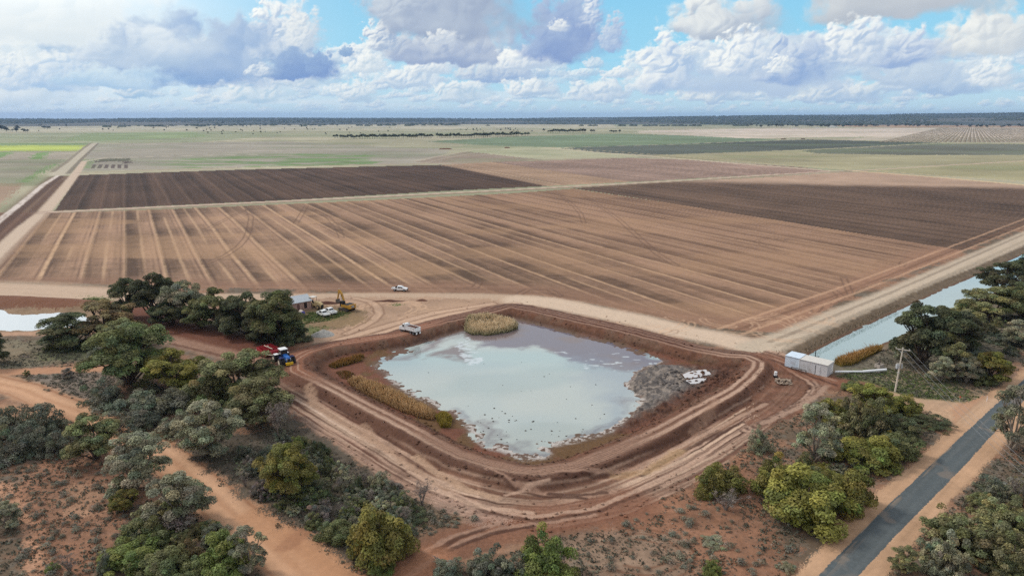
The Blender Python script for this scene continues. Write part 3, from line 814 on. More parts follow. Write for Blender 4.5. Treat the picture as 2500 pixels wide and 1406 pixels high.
    band(12.2, 12.7, rut2, .8, .15, west, .2, 138)
    band(5.6, 8.5, lin(138, 102, 82), .8, .5, south, .5, 139)
    for k, o in enumerate((8.4, 9.3, 10.4, 11.2, 12.4, 13.3, 14.2, 15.1)):
        band(o, o + .62, rut if k % 2 else rut2, .95, .18, south, .3, 140 + k)
        band(o + .66, o + .98, darkb, .9, .12, south, .45, 150 + k)
    band(15.6, 19, redb, .7, .4, south)
    band(6.2, 8.2, lin(150, 114, 90), .8, .5, east, .4, 160)
    for k, o in enumerate((8.3, 9.6, 10.7, 12.0)):
        band(o, o + .7, rut, .95, .2, east, .25, 161 + k)
        band(o + .75, o + 1.2, darkb, .9, .14, east, .3, 170 + k)
    band(12.9, 16, redb, .85, .35, east)
    # tracks beside the field on the far side
    fs = np.clip(1 - ns, 0, 1) * np.interp(ang, [0, 10, 118, 128, 360], [1, 1, 1, 0, 0])
    for k, o in enumerate((.3, 2.4, 4.6, 6.8)):
        band(o, o + .8, rut2, .7, .3, fs, .4, 180 + k)
        band(o + 1.0, o + 2.0, lin(78, 46, 36), .92, .3, fs, .3, 190 + k)
    ws = np.clip(1 - ns, 0, 1) * np.interp(ang, [0, 118, 128, 180, 200, 360], [0, 0, 1, 1, 0, 0])
    band(.2, 6, lin(140, 94, 72), .8, .5, ws, .5, 199)
    band(1.2, 1.6, rut, .6, .15, ws, .6, 200)
    band(2.8, 3.2, rut, .6, .15, ws, .6, 202)
    # overlapping wheel ruts wandering along the works
    rr_ = np.random.default_rng(44)
    for k in range(84):
        o = rr_.uniform(5.2, 16.5) if k < 72 else rr_.uniform(.2, 3.4)
        c_ = [rut, rut2, darkb, redb, lin(206, 176, 150)][rr_.integers(0, 5)]
        dq = d + (2.6 if o > 4 else .8) * (fbm(s * .016, s * 0 + k * 3.3, 2, 800 + k) - .5)
        gate = smooth(fbm(s * .022, s * 0 + k * 5.1, 2, 900 + k), .44, .60)
        wd = rr_.uniform(.10, .34)
        m = np.exp(-((dq - o) / wd) ** 2) * gate * (.62 if o > 4 else .3) * ns
        base = base * (1 - m[:, None]) + c_ * m[:, None]
    # damp patches and slumps
    dm = smooth(fbm(lx * .09, ly * .09, 3, 860), .50, .66) * .4 * (d > 3)
    base = base * (1 - dm[:, None]) + darkb * dm[:, None]
    # the inside face
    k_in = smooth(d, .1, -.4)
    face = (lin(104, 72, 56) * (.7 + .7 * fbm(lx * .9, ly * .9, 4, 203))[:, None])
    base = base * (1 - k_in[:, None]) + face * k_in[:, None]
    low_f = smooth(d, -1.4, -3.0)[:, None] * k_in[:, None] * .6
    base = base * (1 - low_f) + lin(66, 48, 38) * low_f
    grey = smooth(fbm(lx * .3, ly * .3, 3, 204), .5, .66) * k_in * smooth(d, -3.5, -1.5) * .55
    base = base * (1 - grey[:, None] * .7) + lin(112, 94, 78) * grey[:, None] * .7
    # mud shelf, salt rim, green-brown weed
    shelf = smooth(sd, 14, 10) * inside * smooth(d, -2.6, -3.8)
    mud = lin(112, 74, 58) * (.85 + .35 * fbm(lx * .5, ly * .5, 3, 205))[:, None]
    weed = smooth(fbm(lx * .18, ly * .18, 3, 206), .46, .6)[:, None] * .6
    mud = mud * (1 - weed) + lin(98, 82, 52) * weed
    wetm = (smooth(sd, 3.2, .6) * .75)[:, None]
    mud = mud * (1 - wetm) + lin(106, 90, 80) * wetm
    base = base * (1 - shelf[:, None]) + mud * shelf[:, None]
    on_heap = heap[:, None]
    hn = fbm(lx * .6, ly * .6, 4, 207)
    hcol = lin(104, 97, 92) * (.45 + 1.1 * hn)[:, None]
    hs = smooth(fbm(lx * 1.3, ly * 1.3, 4, 212), .52, .62)[:, None] * .6
    hcol = hcol * (1 - hs) + lin(160, 146, 132) * hs
    hr = (smooth(d + 3 * (hn - .5), -9.0, -5.5) * .92)[:, None]
    hcol = hcol * (1 - hr) + (lin(92, 60, 45) * (.4 + 1.2 * fbm(lx * .9, ly * .9, 4, 208))[:, None]) * hr
    base = base * (1 - on_heap) + hcol * on_heap
    rimw = .6 + 2.2 * smooth(fbm(Ss * .06, Ss * 0, 3, 209), .35, .7)
    rim = smooth(sd, rimw, rimw * .3) * smooth(sd, -.9, -.1) * inside * np.interp(ang, [0, 20, 30, 150, 178, 195, 320, 360], [1, .6, 0, 0, .4, 1, 1, 1])
    rim = rim * smooth(fbm(lx * 1.6, ly * 1.6, 4, 210), .44, .56) * (1 - heap)
    base = base * (1 - rim[:, None]) + lin(186, 178, 170) * rim[:, None]
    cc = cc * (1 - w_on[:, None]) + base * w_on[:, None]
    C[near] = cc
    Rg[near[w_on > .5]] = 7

    # the churned turning ground between the bank corner and the white shed
    area([(1838, 860), (1905, 856), (1965, 896), (2050, 926), (2120, 945), (2070, 958), (2010, 956), (1975, 990), (1905, 1030), (1840, 1056), (1822, 1010), (1856, 930), (1862, 890)], lin(112, 78, 61), 7, tone=.55, seed=228, f=.45, alpha=.85)
    # south-east exit track and lower tracks
    for pts, w, c, a in (([(960, 1420), (1030, 1372), (1110, 1325), (1200, 1290), (1300, 1272), (1420, 1258), (1540, 1232)], 9, lin(128, 88, 68), .85), ([(990, 1412), (1070, 1355), (1150, 1312), (1250, 1284), (1350, 1272), (1450, 1256)], 1.0, rut2, .8), ([(1040, 1345), (1100, 1312), (1180, 1288), (1215, 1278)], 1.0, rut2, .8), ([(1060, 1345), (1130, 1308), (1190, 1288)], .8, darkb, .8), ([(1080, 1350), (1200, 1302), (1300, 1284)], .8, darkb, .8), ([(1070, 1400), (1160, 1360), (1280, 1330), (1330, 1316)], 1.0, lin(150, 116, 92), .7),
                         ([(990, 1410), (1060, 1362)], 5, lin(168, 118, 88), .7)):
        track(pts, w, c, alpha=a, seed=int(w * 7) + len(pts), patch=.25, region=7 if w > 5 else None)
    for off, c, a in ((-1.4, darkb, .8), (0, rut, .95), (1.5, darkb, .9), (3.0, rut, .9), (4.4, darkb, .85), (5.8, rut2, .9), (7.2, darkb, .8), (8.6, rut, .7)):
        pts = P([(1846, 868), (1880, 880), (1930, 905), (1975, 930), (1990, 945), (1965, 975), (1900, 1015), (1820, 1050)])
        track(None, 1.3, c, world=pts + np.array([off * .5, off * .35]), alpha=a, seed=240 + int(off * 3), patch=.2)
    track([(1870, 876), (1940, 900), (2000, 922), (2060, 938), (2110, 944)], 7, lin(128, 86, 66), seed=240, alpha=.8, patch=.3, region=7)
    track([(1880, 874), (1950, 900), (2040, 930)], 1.0, rut2, seed=241, alpha=.8)
    track([(1880, 882), (1950, 908), (2040, 940)], .9, darkb, seed=242, alpha=.8)

    area([(1050, 1205), (1150, 1232), (1270, 1272), (1215, 1288), (1120, 1262), (1060, 1232)], lin(168, 138, 120), None, tone=.5, seed=245, f=.5, alpha=.65)
    area([(1520, 1000), (1600, 1000), (1580, 1015)], lin(120, 96, 80), None, alpha=.2)
    # tracks and scours that cross the bench at a slant
    for k, (pts, w, c, al) in enumerate((([(752, 952), (768, 985), (830, 1030), (900, 1072), (950, 1100)], 2.0, lin(172, 140, 116), .75), ([(890, 1040), (910, 1075), (960, 1110), (1040, 1168), (1110, 1205)], 1.6, lin(170, 138, 114), .7), ([(1015, 1118), (1060, 1150), (1130, 1190), (1210, 1215)], 1.5, lin(178, 146, 120), .75),
                                      ([(1190, 1160), (1250, 1190), (1320, 1205), (1420, 1210), (1500, 1200)], 1.0, rut2, .8), ([(1195, 1165), (1255, 1196), (1330, 1212), (1430, 1216)], .7, darkb, .8), ([(1235, 1208), (1290, 1196), (1340, 1188)], .8, rut, .7), ([(1360, 1168), (1440, 1164), (1520, 1150), (1580, 1130)], .8, rut2, .7), ([(1370, 1174), (1450, 1170), (1530, 1155)], .8, darkb, .75),
                                      ([(1340, 1206), (1420, 1208), (1480, 1202)], .8, darkb, .85), ([(1560, 1150), (1640, 1100), (1720, 1060), (1800, 1020), (1870, 985)], .9, rut, .7), ([(1565, 1160), (1650, 1110), (1730, 1070), (1815, 1030)], .9, darkb, .75), ([(1690, 1060), (1730, 1020), (1745, 990)], 1.6, lin(156, 122, 100), .6), ([(1500, 1165), (1580, 1150), (1660, 1100)], 2.0, lin(186, 152, 112), .5),
                                      ([(1100, 1200), (1180, 1240), (1300, 1262), (1450, 1240), (1600, 1180), (1720, 1115)], .9, rut, .75), ([(1110, 1210), (1190, 1250), (1310, 1272), (1460, 1248), (1610, 1188)], .8, darkb, .7), ([(1000, 1150), (1080, 1200), (1160, 1235), (1300, 1252)], .9, lin(196, 164, 140), .7))):
        track(pts, w, c, alpha=al, patch=.35, seed=1000 + 11 * k)
    # ---------------- channel and left pond: sunk beds with sloping banks
    W_CH = np.vstack([P(CHANNEL_L, CHAN_Z), P(CHANNEL_R, CHAN_Z)[::-1]])
    D, G_, S = line_dist(X, Y, W_CH, 14, closed=True)
    ins = in_poly(X, Y, W_CH)
    i = np.nonzero((D < 12) | ins)[0]
    sdc = np.where(ins[i], -D[i], D[i])
    lump = fbm(X[i] * .6, Y[i] * .6, 3, 250) - .5
    zb = np.where(sdc < 0, CHAN_Z - .05 - np.clip(-sdc, 0, 3) * .3, CHAN_Z + .02 + smooth(sdc, .3, 6.0) * (1.35 + lump * .5) )
    left = (D[i] < 12) & ~ins[i]
    zb = np.where(sdc > 6, np.interp(sdc, [6, 11], [CHAN_Z + 1.37, 0.0]), zb)
    Z[i] = np.where(sdc < 11, zb, Z[i])
    m = smooth(sdc + lump * 1.5, 4.6, 3.6)
    bankc = lin(112, 96, 78) * (.7 + .7 * fbm(X[i] * .5, Y[i] * .5, 4, 251))[:, None]
    C[i] = C[i] * (1 - m[:, None]) + bankc * m[:, None]
    wet = smooth(sdc, 1.6, .4)
    C[i] = C[i] * (1 - wet[:, None] * .8) + lin(104, 76, 60) * wet[:, None] * .8
    W_LP = P(LEFT_POND, LPOND_Z)
    D, G_, S = line_dist(X, Y, W_LP, 10, closed=True)
    ins = in_poly(X, Y, W_LP)
    i = np.nonzero((D < 6) | ins)[0]
    sdc = np.where(ins[i], -D[i], D[i])
    Z[i] = np.where(sdc < 0, LPOND_Z - .05 - np.clip(-sdc, 0, 3) * .2, LPOND_Z + .02 + smooth(sdc, .2, 5) * -LPOND_Z)
    # the mound of the left pond's far bank
    D, G_, S = line_dist(X, Y, P([(-200, 732), (0, 732), (120, 738), (230, 744)]), 9)
    i = np.nonzero(D < 8)[0]
    Z[i] += smooth(D[i], 7, 0) * 1.1 * (.7 + .6 * fbm(X[i] * .2, Y[i] * .2, 3, 260))
    # small roughness of loose soil
    i = np.nonzero((py > 520) & (Rg != 8))[0]
    Z[i] += ((fbm(X[i] * .5, Y[i] * .5, 3, 270) - .5) * .22 * np.where(Rg[i] == 7, 1.3, .7)).astype(np.float32)
    return np.clip(C, 0, 1), Z, Rg


# ---------------------------------------------------------------- objects: naming, parenting, materials
def mesh_from(name, co, loops, starts, totals, cols=None, smooth_faces=False):
    me = bpy.data.meshes.new(name)
    co = np.ascontiguousarray(co, np.float32)
    me.vertices.add(len(co))
    me.vertices.foreach_set('co', co.ravel())
    me.loops.add(len(loops))
    me.loops.foreach_set('vertex_index', np.ascontiguousarray(loops, np.int32))
    me.polygons.add(len(starts))
    me.polygons.foreach_set('loop_start', np.ascontiguousarray(starts, np.int32))
    me.polygons.foreach_set('loop_total', np.ascontiguousarray(totals, np.int32))
    if smooth_faces:
        me.polygons.foreach_set('use_smooth', np.ones(len(starts), bool))
    if cols is not None:
        at = me.attributes.new('Col', 'FLOAT_COLOR', 'POINT')
        full = np.ones((len(co), 4), np.float32)
        full[:, :3] = cols
        at.data.foreach_set('color', full.ravel())
    me.update(calc_edges=True)
    return me


def quads(name, co, faces, cols=None, smooth_faces=False):
    faces = np.asarray(faces)
    k = faces.shape[1]
    n = len(faces)
    return mesh_from(name, co, faces.ravel(), np.arange(n) * k, np.full(n, k), cols, smooth_faces)


def tag(o, label=None, category=None, group=None, kind=None):
    for k, v in (('label', label), ('category', category), ('group', group), ('kind', kind)):
        if v:
            o[k] = v
    return o


def link(name, data, mat=None, parent=None, loc=None, rotz=0.0):
    o = bpy.data.objects.new(name, data)
    COL.objects.link(o)
    if mat is not None and data is not None and len(data.materials) == 0:
        data.materials.append(mat)
    if parent is not None:
        o.parent = parent
    if loc is not None:
        o.location = loc
    if rotz:
        o.rotation_euler = (0, 0, rotz)
    return o


def thing(name, label, category, loc, rotz=0.0, group=None):
    o = link(name, None, loc=loc, rotz=rotz)
    return tag(o, label, category, group)


def mat_earth(name, scale=1.2, amount=.3, bump=.25, rough=.95, fine=6.0):
    """ground colours come from the mesh; grain and small relief from noise"""
    m = bpy.data.materials.new(name)
    m.use_nodes = True
    N = Nodes(m.node_tree)
    out = N.add('ShaderNodeOutputMaterial')
    bs = N.add('ShaderNodeBsdfPrincipled')
    N.t.links.new(bs.outputs[0], out.inputs[0])
    at = N.add('ShaderNodeAttribute', attribute_name='Col')
    tcn = N.add('ShaderNodeTexCoord')
    n1 = N.noise(tcn.outputs['Object'], scale, 5.0, .6)
    n2 = N.noise(tcn.outputs['Object'], fine, 3.0, .6)
    v = N.m('ADD', N.m('MULTIPLY', n1.outputs[0], .6), N.m('MULTIPLY', n2.outputs[0], .4))
    v = N.linear(v, .3, .7, 1 - amount, 1 + amount)
    c = N.add('ShaderNodeVectorMath', operation='SCALE')
    N.put(c.inputs[0], at.outputs['Color'])
    N.put(c.inputs['Scale'], v)
    N.put(bs.inputs['Base Color'], c.outputs[0])
    bs.inputs['Roughness'].default_value = rough
    bs.inputs['Specular IOR Level'].default_value = .15
    if bump:
        b = N.add('ShaderNodeBump')
        b.inputs['Strength'].default_value = bump
        b.inputs['Distance'].default_value = .25
        N.put(b.inputs['Height'], v)
        N.put(bs.inputs['Normal'], b.outputs[0])
    return m


def mat_plain(name, rgb, rough=.5, metal=0.0, vary=.12, scale=3.0, bump=0.0, dirt=None, spec=.4):
    """painted or weathered surface with a little unevenness"""
    m = bpy.data.materials.new(name)
    m.use_nodes = True
    N = Nodes(m.node_tree)
    out = N.add('ShaderNodeOutputMaterial')
    bs = N.add('ShaderNodeBsdfPrincipled')
    N.t.links.new(bs.outputs[0], out.inputs[0])
    tcn = N.add('ShaderNodeTexCoord')
    n1 = N.noise(tcn.outputs['Object'], scale, 4.0, .6)
    f = N.linear(n1.outputs[0], .3, .7, 1 - vary, 1 + vary)
    c = N.add('ShaderNodeVectorMath', operation='SCALE')
    base = tuple(float(x) for x in rgb)
    if dirt is not None:
        n2 = N.noise(tcn.outputs['Object'], scale * .6, 5.0, .65)
        col = N.mix(N.smooth(n2.outputs[0], .5, .72, 0, .75), base + (1,), tuple(float(x) for x in dirt) + (1,))
        N.put(c.inputs[0], col)
    else:
        c.inputs[0].default_value = base
    N.put(c.inputs['Scale'], f)
    N.put(bs.inputs['Base Color'], c.outputs[0])
    bs.inputs['Roughness'].default_value = rough
    bs.inputs['Metallic'].default_value = metal
    bs.inputs['Specular IOR Level'].default_value = spec
    if bump:
        b = N.add('ShaderNodeBump')
        b.inputs['Strength'].default_value = bump
        b.inputs['Distance'].default_value = .1
        N.put(b.inputs['Height'], n1.outputs[0])
        N.put(bs.inputs['Normal'], b.outputs[0])
    return m


def mat_leaf(name, rgb, vary=.35, trans=.25):
    """foliage: leaf colour from the mesh's own variation and from each plant's"""
    m = bpy.data.materials.new(name)
    m.use_nodes = True
    N = Nodes(m.node_tree)
    out = N.add('ShaderNodeOutputMaterial')
    at = N.add('ShaderNodeAttribute', attribute_name='Col')
    oi = N.add('ShaderNodeObjectInfo')
    hue = N.add('ShaderNodeHueSaturation')
    N.put(hue.inputs['Hue'], N.linear(oi.outputs['Random'], 0, 1, .488, .512))
    N.put(hue.inputs['Value'], N.linear(oi.outputs['Random'], 0, 1, .82, 1.18))
    N.put(hue.inputs['Color'], N.mix(1.0, at.outputs['Color'], tuple(float(x) for x in rgb) + (1,), 'MULTIPLY'))
    d = N.add('ShaderNodeBsdfDiffuse')
    t = N.add('ShaderNodeBsdfTranslucent')
    N.put(d.inputs['Color'], hue.outputs[0])
    N.put(t.inputs['Color'], hue.outputs[0])
    g = N.add('ShaderNodeBsdfGlossy')
    g.inputs['Roughness'].default_value = .55
    g.inputs['Color'].default_value = (.5, .5, .5, 1)
    mx = N.add('ShaderNodeMixShader')
    mx.inputs[0].default_value = trans
    N.t.links.new(d.outputs[0], mx.inputs[1])
    N.t.links.new(t.outputs[0], mx.inputs[2])
    mg = N.add('ShaderNodeMixShader')
    mg.inputs[0].default_value = .035
    N.t.links.new(mx.outputs[0], mg.inputs[1])
    N.t.links.new(g.outputs[0], mg.inputs[2])
    N.t.links.new(mg.outputs[0], out.inputs[0])
    return m


# ---------------------------------------------------------------- the sky backdrop and the rest of the sky
SUN_ELEV, SUN_AZ = R(42), R(-66)
world = bpy.data.worlds.new("World")
SC.world = world
world.use_nodes = True
W = Nodes(world.node_tree)
w_out = W.add('ShaderNodeOutputWorld')
w_bg = W.add('ShaderNodeBackground')
W.t.links.new(w_bg.outputs[0], w_out.inputs[0])
nish = W.add('ShaderNodeTexSky', sky_type='NISHITA')
nish.sun_disc = False
nish.sun_elevation = SUN_ELEV
nish.sun_rotation = SUN_AZ
nish.air_density, nish.dust_density, nish.ozone_density = 1.0, 0.7, 1.5
wtc = W.add('ShaderNodeTexCoord')
wn = W.noise(wtc.outputs['Generated'], 2.6, 4.0, .55)
cloudy = W.mix(W.smooth(wn.outputs[0], .45, .65), (8.2, 8.4, 8.6, 1), (5.6, 6.0, 6.8, 1))
wcol = W.mix(W.smooth(wn.outputs[0], .36, .50, .25, .9), nish.outputs[0], cloudy)
W.t.links.new(wcol, w_bg.inputs['Color'])
w_bg.inputs['Strength'].default_value = 0.115
sun = bpy.data.lights.new("sun", 'SUN')
sun.energy = 2.0
sun.angle = R(11)
sun.color = (1.0, .94, .86)
sun_ob = bpy.data.objects.new("sun", sun)
COL.objects.link(sun_ob)
sd_ = Vector((math.sin(SUN_AZ) * math.cos(SUN_ELEV), math.cos(SUN_AZ) * math.cos(SUN_ELEV), math.sin(SUN_ELEV)))
sun_ob.rotation_euler = sd_.to_track_quat('Z', 'Y').to_euler()
sun_ob.location = sd_ * 300


def build_sky():
    av = np.concatenate([np.arange(-62, -40, .25), np.arange(-40, 40, .055), np.arange(40, 62.1, .25)])
    ev = np.concatenate([np.arange(-.75, 9.4, .045), np.arange(9.4, 30, .3)])
    col = sky_colours(av, ev)
    A, E = np.meshgrid(np.radians(av), np.radians(ev))
    Rr = 46000.0
    co = np.stack([Rr * np.sin(A), Rr * np.cos(A), CH + Rr * np.tan(E)], -1).reshape(-1, 3)
    h, w = A.shape
    idx = np.arange(h * w).reshape(h, w)
    f = np.stack([idx[:-1, :-1], idx[1:, :-1], idx[1:, 1:], idx[:-1, 1:]], -1).reshape(-1, 4)
    me = quads('sky', co, f, col.reshape(-1, 3))
    m = bpy.data.materials.new('sky')
    m.use_nodes = True
    N = Nodes(m.node_tree)
    out = N.add('ShaderNodeOutputMaterial')
    em = N.add('ShaderNodeEmission')
    at = N.add('ShaderNodeAttribute', attribute_name='Col')
    N.put(em.inputs['Color'], at.outputs['Color'])
    N.t.links.new(em.outputs[0], out.inputs[0])
    m.cycles.emission_sampling = 'NONE'
    tag(link('sky', me, m), kind='structure')


build_sky()


# ---------------------------------------------------------------- the ground sheet, cut into its named regions
def build_ground():
    cols = np.concatenate([[-4200, -3200, -2400, -1800, -1300, -900, -650], np.arange(-420, -20, 6), np.arange(-20, 2520, 1.8), np.arange(2520, 2920, 6), [3150, 3400, 3800, 4300, 4900, 5700, 6700]])
    rws = np.concatenate([[291.9, 292.1, 292.4, 292.8, 293.3], np.arange(293.9, 400, 1.1), np.arange(400, 1440, 1.5), [1444, 1452, 1465, 1480, 1500]])
    gx, gy = np.meshgrid(cols, rws)
    dx, dy = (gx - 1250) / F, (703 - gy) / F
    t = -CH / (-sp + dy * cp)
    X, Y = (dx * t).ravel(), ((cp + dy * sp) * t).ravel()
    rr = np.hypot(X, Y)
    k = np.minimum(1, 28000 / rr)
    X, Y = X * k, Y * k
    C, Z, Rg = paint(X, Y)
    h, w = gx.shape
    idx = np.arange(h * w).reshape(h, w)
    f = np.stack([idx[:-1, :-1], idx[:-1, 1:], idx[1:, 1:], idx[1:, :-1]], -1).reshape(-1, 4)[:, ::-1]
    fr = Rg[f[:, 0]]
    co = np.stack([X, Y, Z], -1)
    mats = {'ground': mat_earth('scrub_soil', 1.0, .34, .35), 'field': mat_earth('tilled_soil', .6, .16, .2), 'dark_field': mat_earth('dark_soil', .5, .18, .2),
            'brown_field': mat_earth('stubble_soil', .5, .2, .2), 'pasture': mat_earth('dry_pasture', .15, .10, 0), 'dirt_road': mat_earth('sandy_road', 1.2, .12, .15),
            'farm_track': mat_earth('pale_track', 1.0, .14, .15), 'embankment': mat_earth('moved_earth', 1.6, .30, .5), 'road': mat_earth('chip_seal', 3.0, .10, .1, .85, 14.0)}
    for k, name in enumerate(REGIONS):
        ff = f[fr == k]
        if not len(ff):
            continue
        u, inv = np.unique(ff.ravel(), return_inverse=True)
        me = quads(name, co[u], inv.reshape(-1, 4), C[u], True)
        tag(link(name, me, mats[name]), kind='structure')
    # the plain beyond the sheet, lower so that it never shows through
    n = 96
    a = np.linspace(0, 2 * np.pi, n, endpoint=False)
    co2 = np.concatenate([[[0, 0, -6]], np.stack([28500 * np.cos(a), 28500 * np.sin(a), np.full(n, -6.0)], -1)])
    f2 = np.array([[0, 1 + i, 1 + (i + 1) % n] for i in range(n)])
    me = quads('plain', co2, f2, np.tile(lin(150, 130, 106), (n + 1, 1)))
    tag(link('plain', me, mats['pasture']), kind='structure')
    return X, Y, Z, Rg


GX, GY, GZ, GR = build_ground()


def paint_points(xs, ys):
    return paint(np.array(xs, float), np.array(ys, float))


# ---------------------------------------------------------------- water
def mat_water(name, rough=.06, bump=.02, scale=1.2, spec=.5):
    m = bpy.data.materials.new(name)
    m.use_nodes = True
    N = Nodes(m.node_tree)
    out = N.add('ShaderNodeOutputMaterial')
    bs = N.add('ShaderNodeBsdfPrincipled')
    N.t.links.new(bs.outputs[0], out.inputs[0])
    at = N.add('ShaderNodeAttribute', attribute_name='Col')
    N.put(bs.inputs['Base Color'], at.outputs['Color'])
    bs.inputs['Roughness'].default_value = rough
    bs.inputs['IOR'].default_value = 1.333
    bs.inputs['Specular IOR Level'].default_value = spec
    tcn = N.add('ShaderNodeTexCoord')
    n1 = N.noise(tcn.outputs['Object'], scale, 3.0, .6)
    b = N.add('ShaderNodeBump')
    b.inputs['Strength'].default_value = bump
    b.inputs['Distance'].default_value = .1
    N.put(b.inputs['Height'], n1.outputs[0])
    N.put(bs.inputs['Normal'], b.outputs[0])
    return m


def water_sheet(name, outline, z, step, colour, mat, grow=1.5):
    lo, hi = outline.min(0) - grow, outline.max(0) + grow
    xs, ys = np.arange(lo[0], hi[0] + step, step), np.arange(lo[1], hi[1] + step, step)
    gx, gy = np.meshgrid(xs, ys)
    X, Y = gx.ravel(), gy.ravel()
    D, G_, S = line_dist(X, Y, outline, grow + 3, closed=True)
    keep = in_poly(X, Y, outline) | (D < grow)
    h, w = gx.shape
    idx = np.arange(h * w).reshape(h, w)
    f = np.stack([idx[:-1, :-1], idx[:-1, 1:], idx[1:, 1:], idx[1:, :-1]], -1).reshape(-1, 4)
    f = f[keep[f].all(1)]
    u, inv = np.unique(f.ravel(), return_inverse=True)
    co = np.stack([X[u], Y[u], np.full(len(u), z)], -1)
    me = quads(name, co, inv.reshape(-1, 4), colour(X[u], Y[u]))
    return tag(link(name, me, mat), kind='structure')


def pond_colour(X, Y):
    px, py = pixel_of(X, Y, WATER)
    j = fbm(X * .12, Y * .12, 4, 600) - .5
    j2 = fbm(X * .5, Y * .5, 4, 601) - .5
    qx, qy = pixel_of(X + j * 7 + j2 * 2.4, Y + (fbm(X * .12 + 9, Y * .12, 4, 602) - .5) * 7 + j2 * 2.4, WATER)
    c = np.tile(lin(168, 180, 176), (len(X), 1))  # silt tones from here on, with reflected sky painted into the water colour
    c = c * (1 + .10 * j)[:, None]
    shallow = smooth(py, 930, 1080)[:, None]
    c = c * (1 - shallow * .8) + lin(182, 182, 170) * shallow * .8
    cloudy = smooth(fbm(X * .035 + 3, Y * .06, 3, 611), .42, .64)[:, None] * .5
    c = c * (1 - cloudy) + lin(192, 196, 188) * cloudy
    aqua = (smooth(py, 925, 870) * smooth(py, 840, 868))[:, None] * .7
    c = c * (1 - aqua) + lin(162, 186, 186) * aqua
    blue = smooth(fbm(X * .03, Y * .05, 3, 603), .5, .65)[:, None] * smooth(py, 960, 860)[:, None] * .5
    c = c * (1 - blue) + lin(156, 174, 178) * blue
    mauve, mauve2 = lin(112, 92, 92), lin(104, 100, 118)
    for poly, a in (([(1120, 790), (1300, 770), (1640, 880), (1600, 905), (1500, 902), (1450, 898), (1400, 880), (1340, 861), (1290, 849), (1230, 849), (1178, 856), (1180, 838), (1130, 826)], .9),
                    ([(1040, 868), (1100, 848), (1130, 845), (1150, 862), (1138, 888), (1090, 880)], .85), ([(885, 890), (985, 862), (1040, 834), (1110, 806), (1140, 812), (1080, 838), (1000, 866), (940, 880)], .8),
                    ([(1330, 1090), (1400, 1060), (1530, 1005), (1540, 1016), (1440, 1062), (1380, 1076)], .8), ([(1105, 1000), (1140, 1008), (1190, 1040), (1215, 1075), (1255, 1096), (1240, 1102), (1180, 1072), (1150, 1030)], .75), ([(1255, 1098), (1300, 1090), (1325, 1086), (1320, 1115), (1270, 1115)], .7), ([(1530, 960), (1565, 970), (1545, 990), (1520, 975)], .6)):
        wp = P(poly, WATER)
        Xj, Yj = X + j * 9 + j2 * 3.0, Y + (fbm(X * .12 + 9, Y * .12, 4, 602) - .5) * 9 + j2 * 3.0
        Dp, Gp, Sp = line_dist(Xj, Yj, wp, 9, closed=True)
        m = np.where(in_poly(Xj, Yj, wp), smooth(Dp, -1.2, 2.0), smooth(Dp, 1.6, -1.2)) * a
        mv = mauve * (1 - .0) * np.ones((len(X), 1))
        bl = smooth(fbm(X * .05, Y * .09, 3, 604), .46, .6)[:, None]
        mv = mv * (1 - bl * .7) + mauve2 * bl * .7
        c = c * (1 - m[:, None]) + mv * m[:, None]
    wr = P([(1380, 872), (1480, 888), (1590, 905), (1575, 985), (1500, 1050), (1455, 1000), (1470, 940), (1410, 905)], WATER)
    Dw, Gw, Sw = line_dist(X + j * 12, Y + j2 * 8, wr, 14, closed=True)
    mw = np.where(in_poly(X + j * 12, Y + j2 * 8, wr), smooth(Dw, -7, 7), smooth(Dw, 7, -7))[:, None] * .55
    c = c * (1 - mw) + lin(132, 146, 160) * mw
    c = c * .93
    # scum patches
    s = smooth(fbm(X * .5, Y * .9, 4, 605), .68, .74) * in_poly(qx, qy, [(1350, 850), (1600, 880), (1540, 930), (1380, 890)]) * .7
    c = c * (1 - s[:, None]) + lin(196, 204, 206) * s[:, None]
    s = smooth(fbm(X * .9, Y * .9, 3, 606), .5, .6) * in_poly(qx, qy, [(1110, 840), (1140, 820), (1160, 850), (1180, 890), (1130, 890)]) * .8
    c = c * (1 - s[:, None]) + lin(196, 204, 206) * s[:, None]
    return c


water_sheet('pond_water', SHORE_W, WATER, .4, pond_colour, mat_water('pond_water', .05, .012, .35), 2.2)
water_sheet('channel_water', np.vstack([P(CHANNEL_L, CHAN_Z), P(CHANNEL_R, CHAN_Z)[::-1]]), CHAN_Z, .8, lambda X, Y: np.tile(lin(158, 178, 178), (len(X), 1)), mat_water('channel_water', .06, .02), 3.0)
water_sheet('left_pond_water', P(LEFT_POND, LPOND_Z), LPOND_Z, 1.2, lambda X, Y: np.tile(lin(172, 182, 184), (len(X), 1)), mat_water('left_pond_water', .05, .015), 2.0)
for w_ in PUDDLES_W:
    water_sheet('puddle', w_, WATER + .48, .35, lambda X, Y: np.tile(lin(196, 192, 190), (len(X), 1)), mat_water('puddle', .1, .02), .5)


# ---------------------------------------------------------------- plants
def tubes(paths, sides=5):
    """several tapering tubes joined in one mesh: each path is [(point, radius), ...]"""
    co, fa = [], []
    for path in paths:
        b0 = len(co)
        for k, (p, r) in enumerate(path):
            a = Vector(path[max(k - 1, 0)][0])
            b = Vector(path[min(k + 1, len(path) - 1)][0])
            d = (b - a).normalized() if (b - a).length > 1e-6 else Vector((0, 0, 1))
            u = d.orthogonal().normalized()
            v = d.cross(u)
            for j in range(sides):
                an = 2 * math.pi * j / sides
                co.append(Vector(p) + (u * math.cos(an) + v * math.sin(an)) * r)
        for k in range(len(path) - 1):
            for j in range(sides):
                q, q2 = b0 + k * sides + j, b0 + k * sides + (j + 1) % sides
                fa.append((q, q2, q2 + sides, q + sides))
    return np.array([tuple(c) for c in co]), np.array(fa)


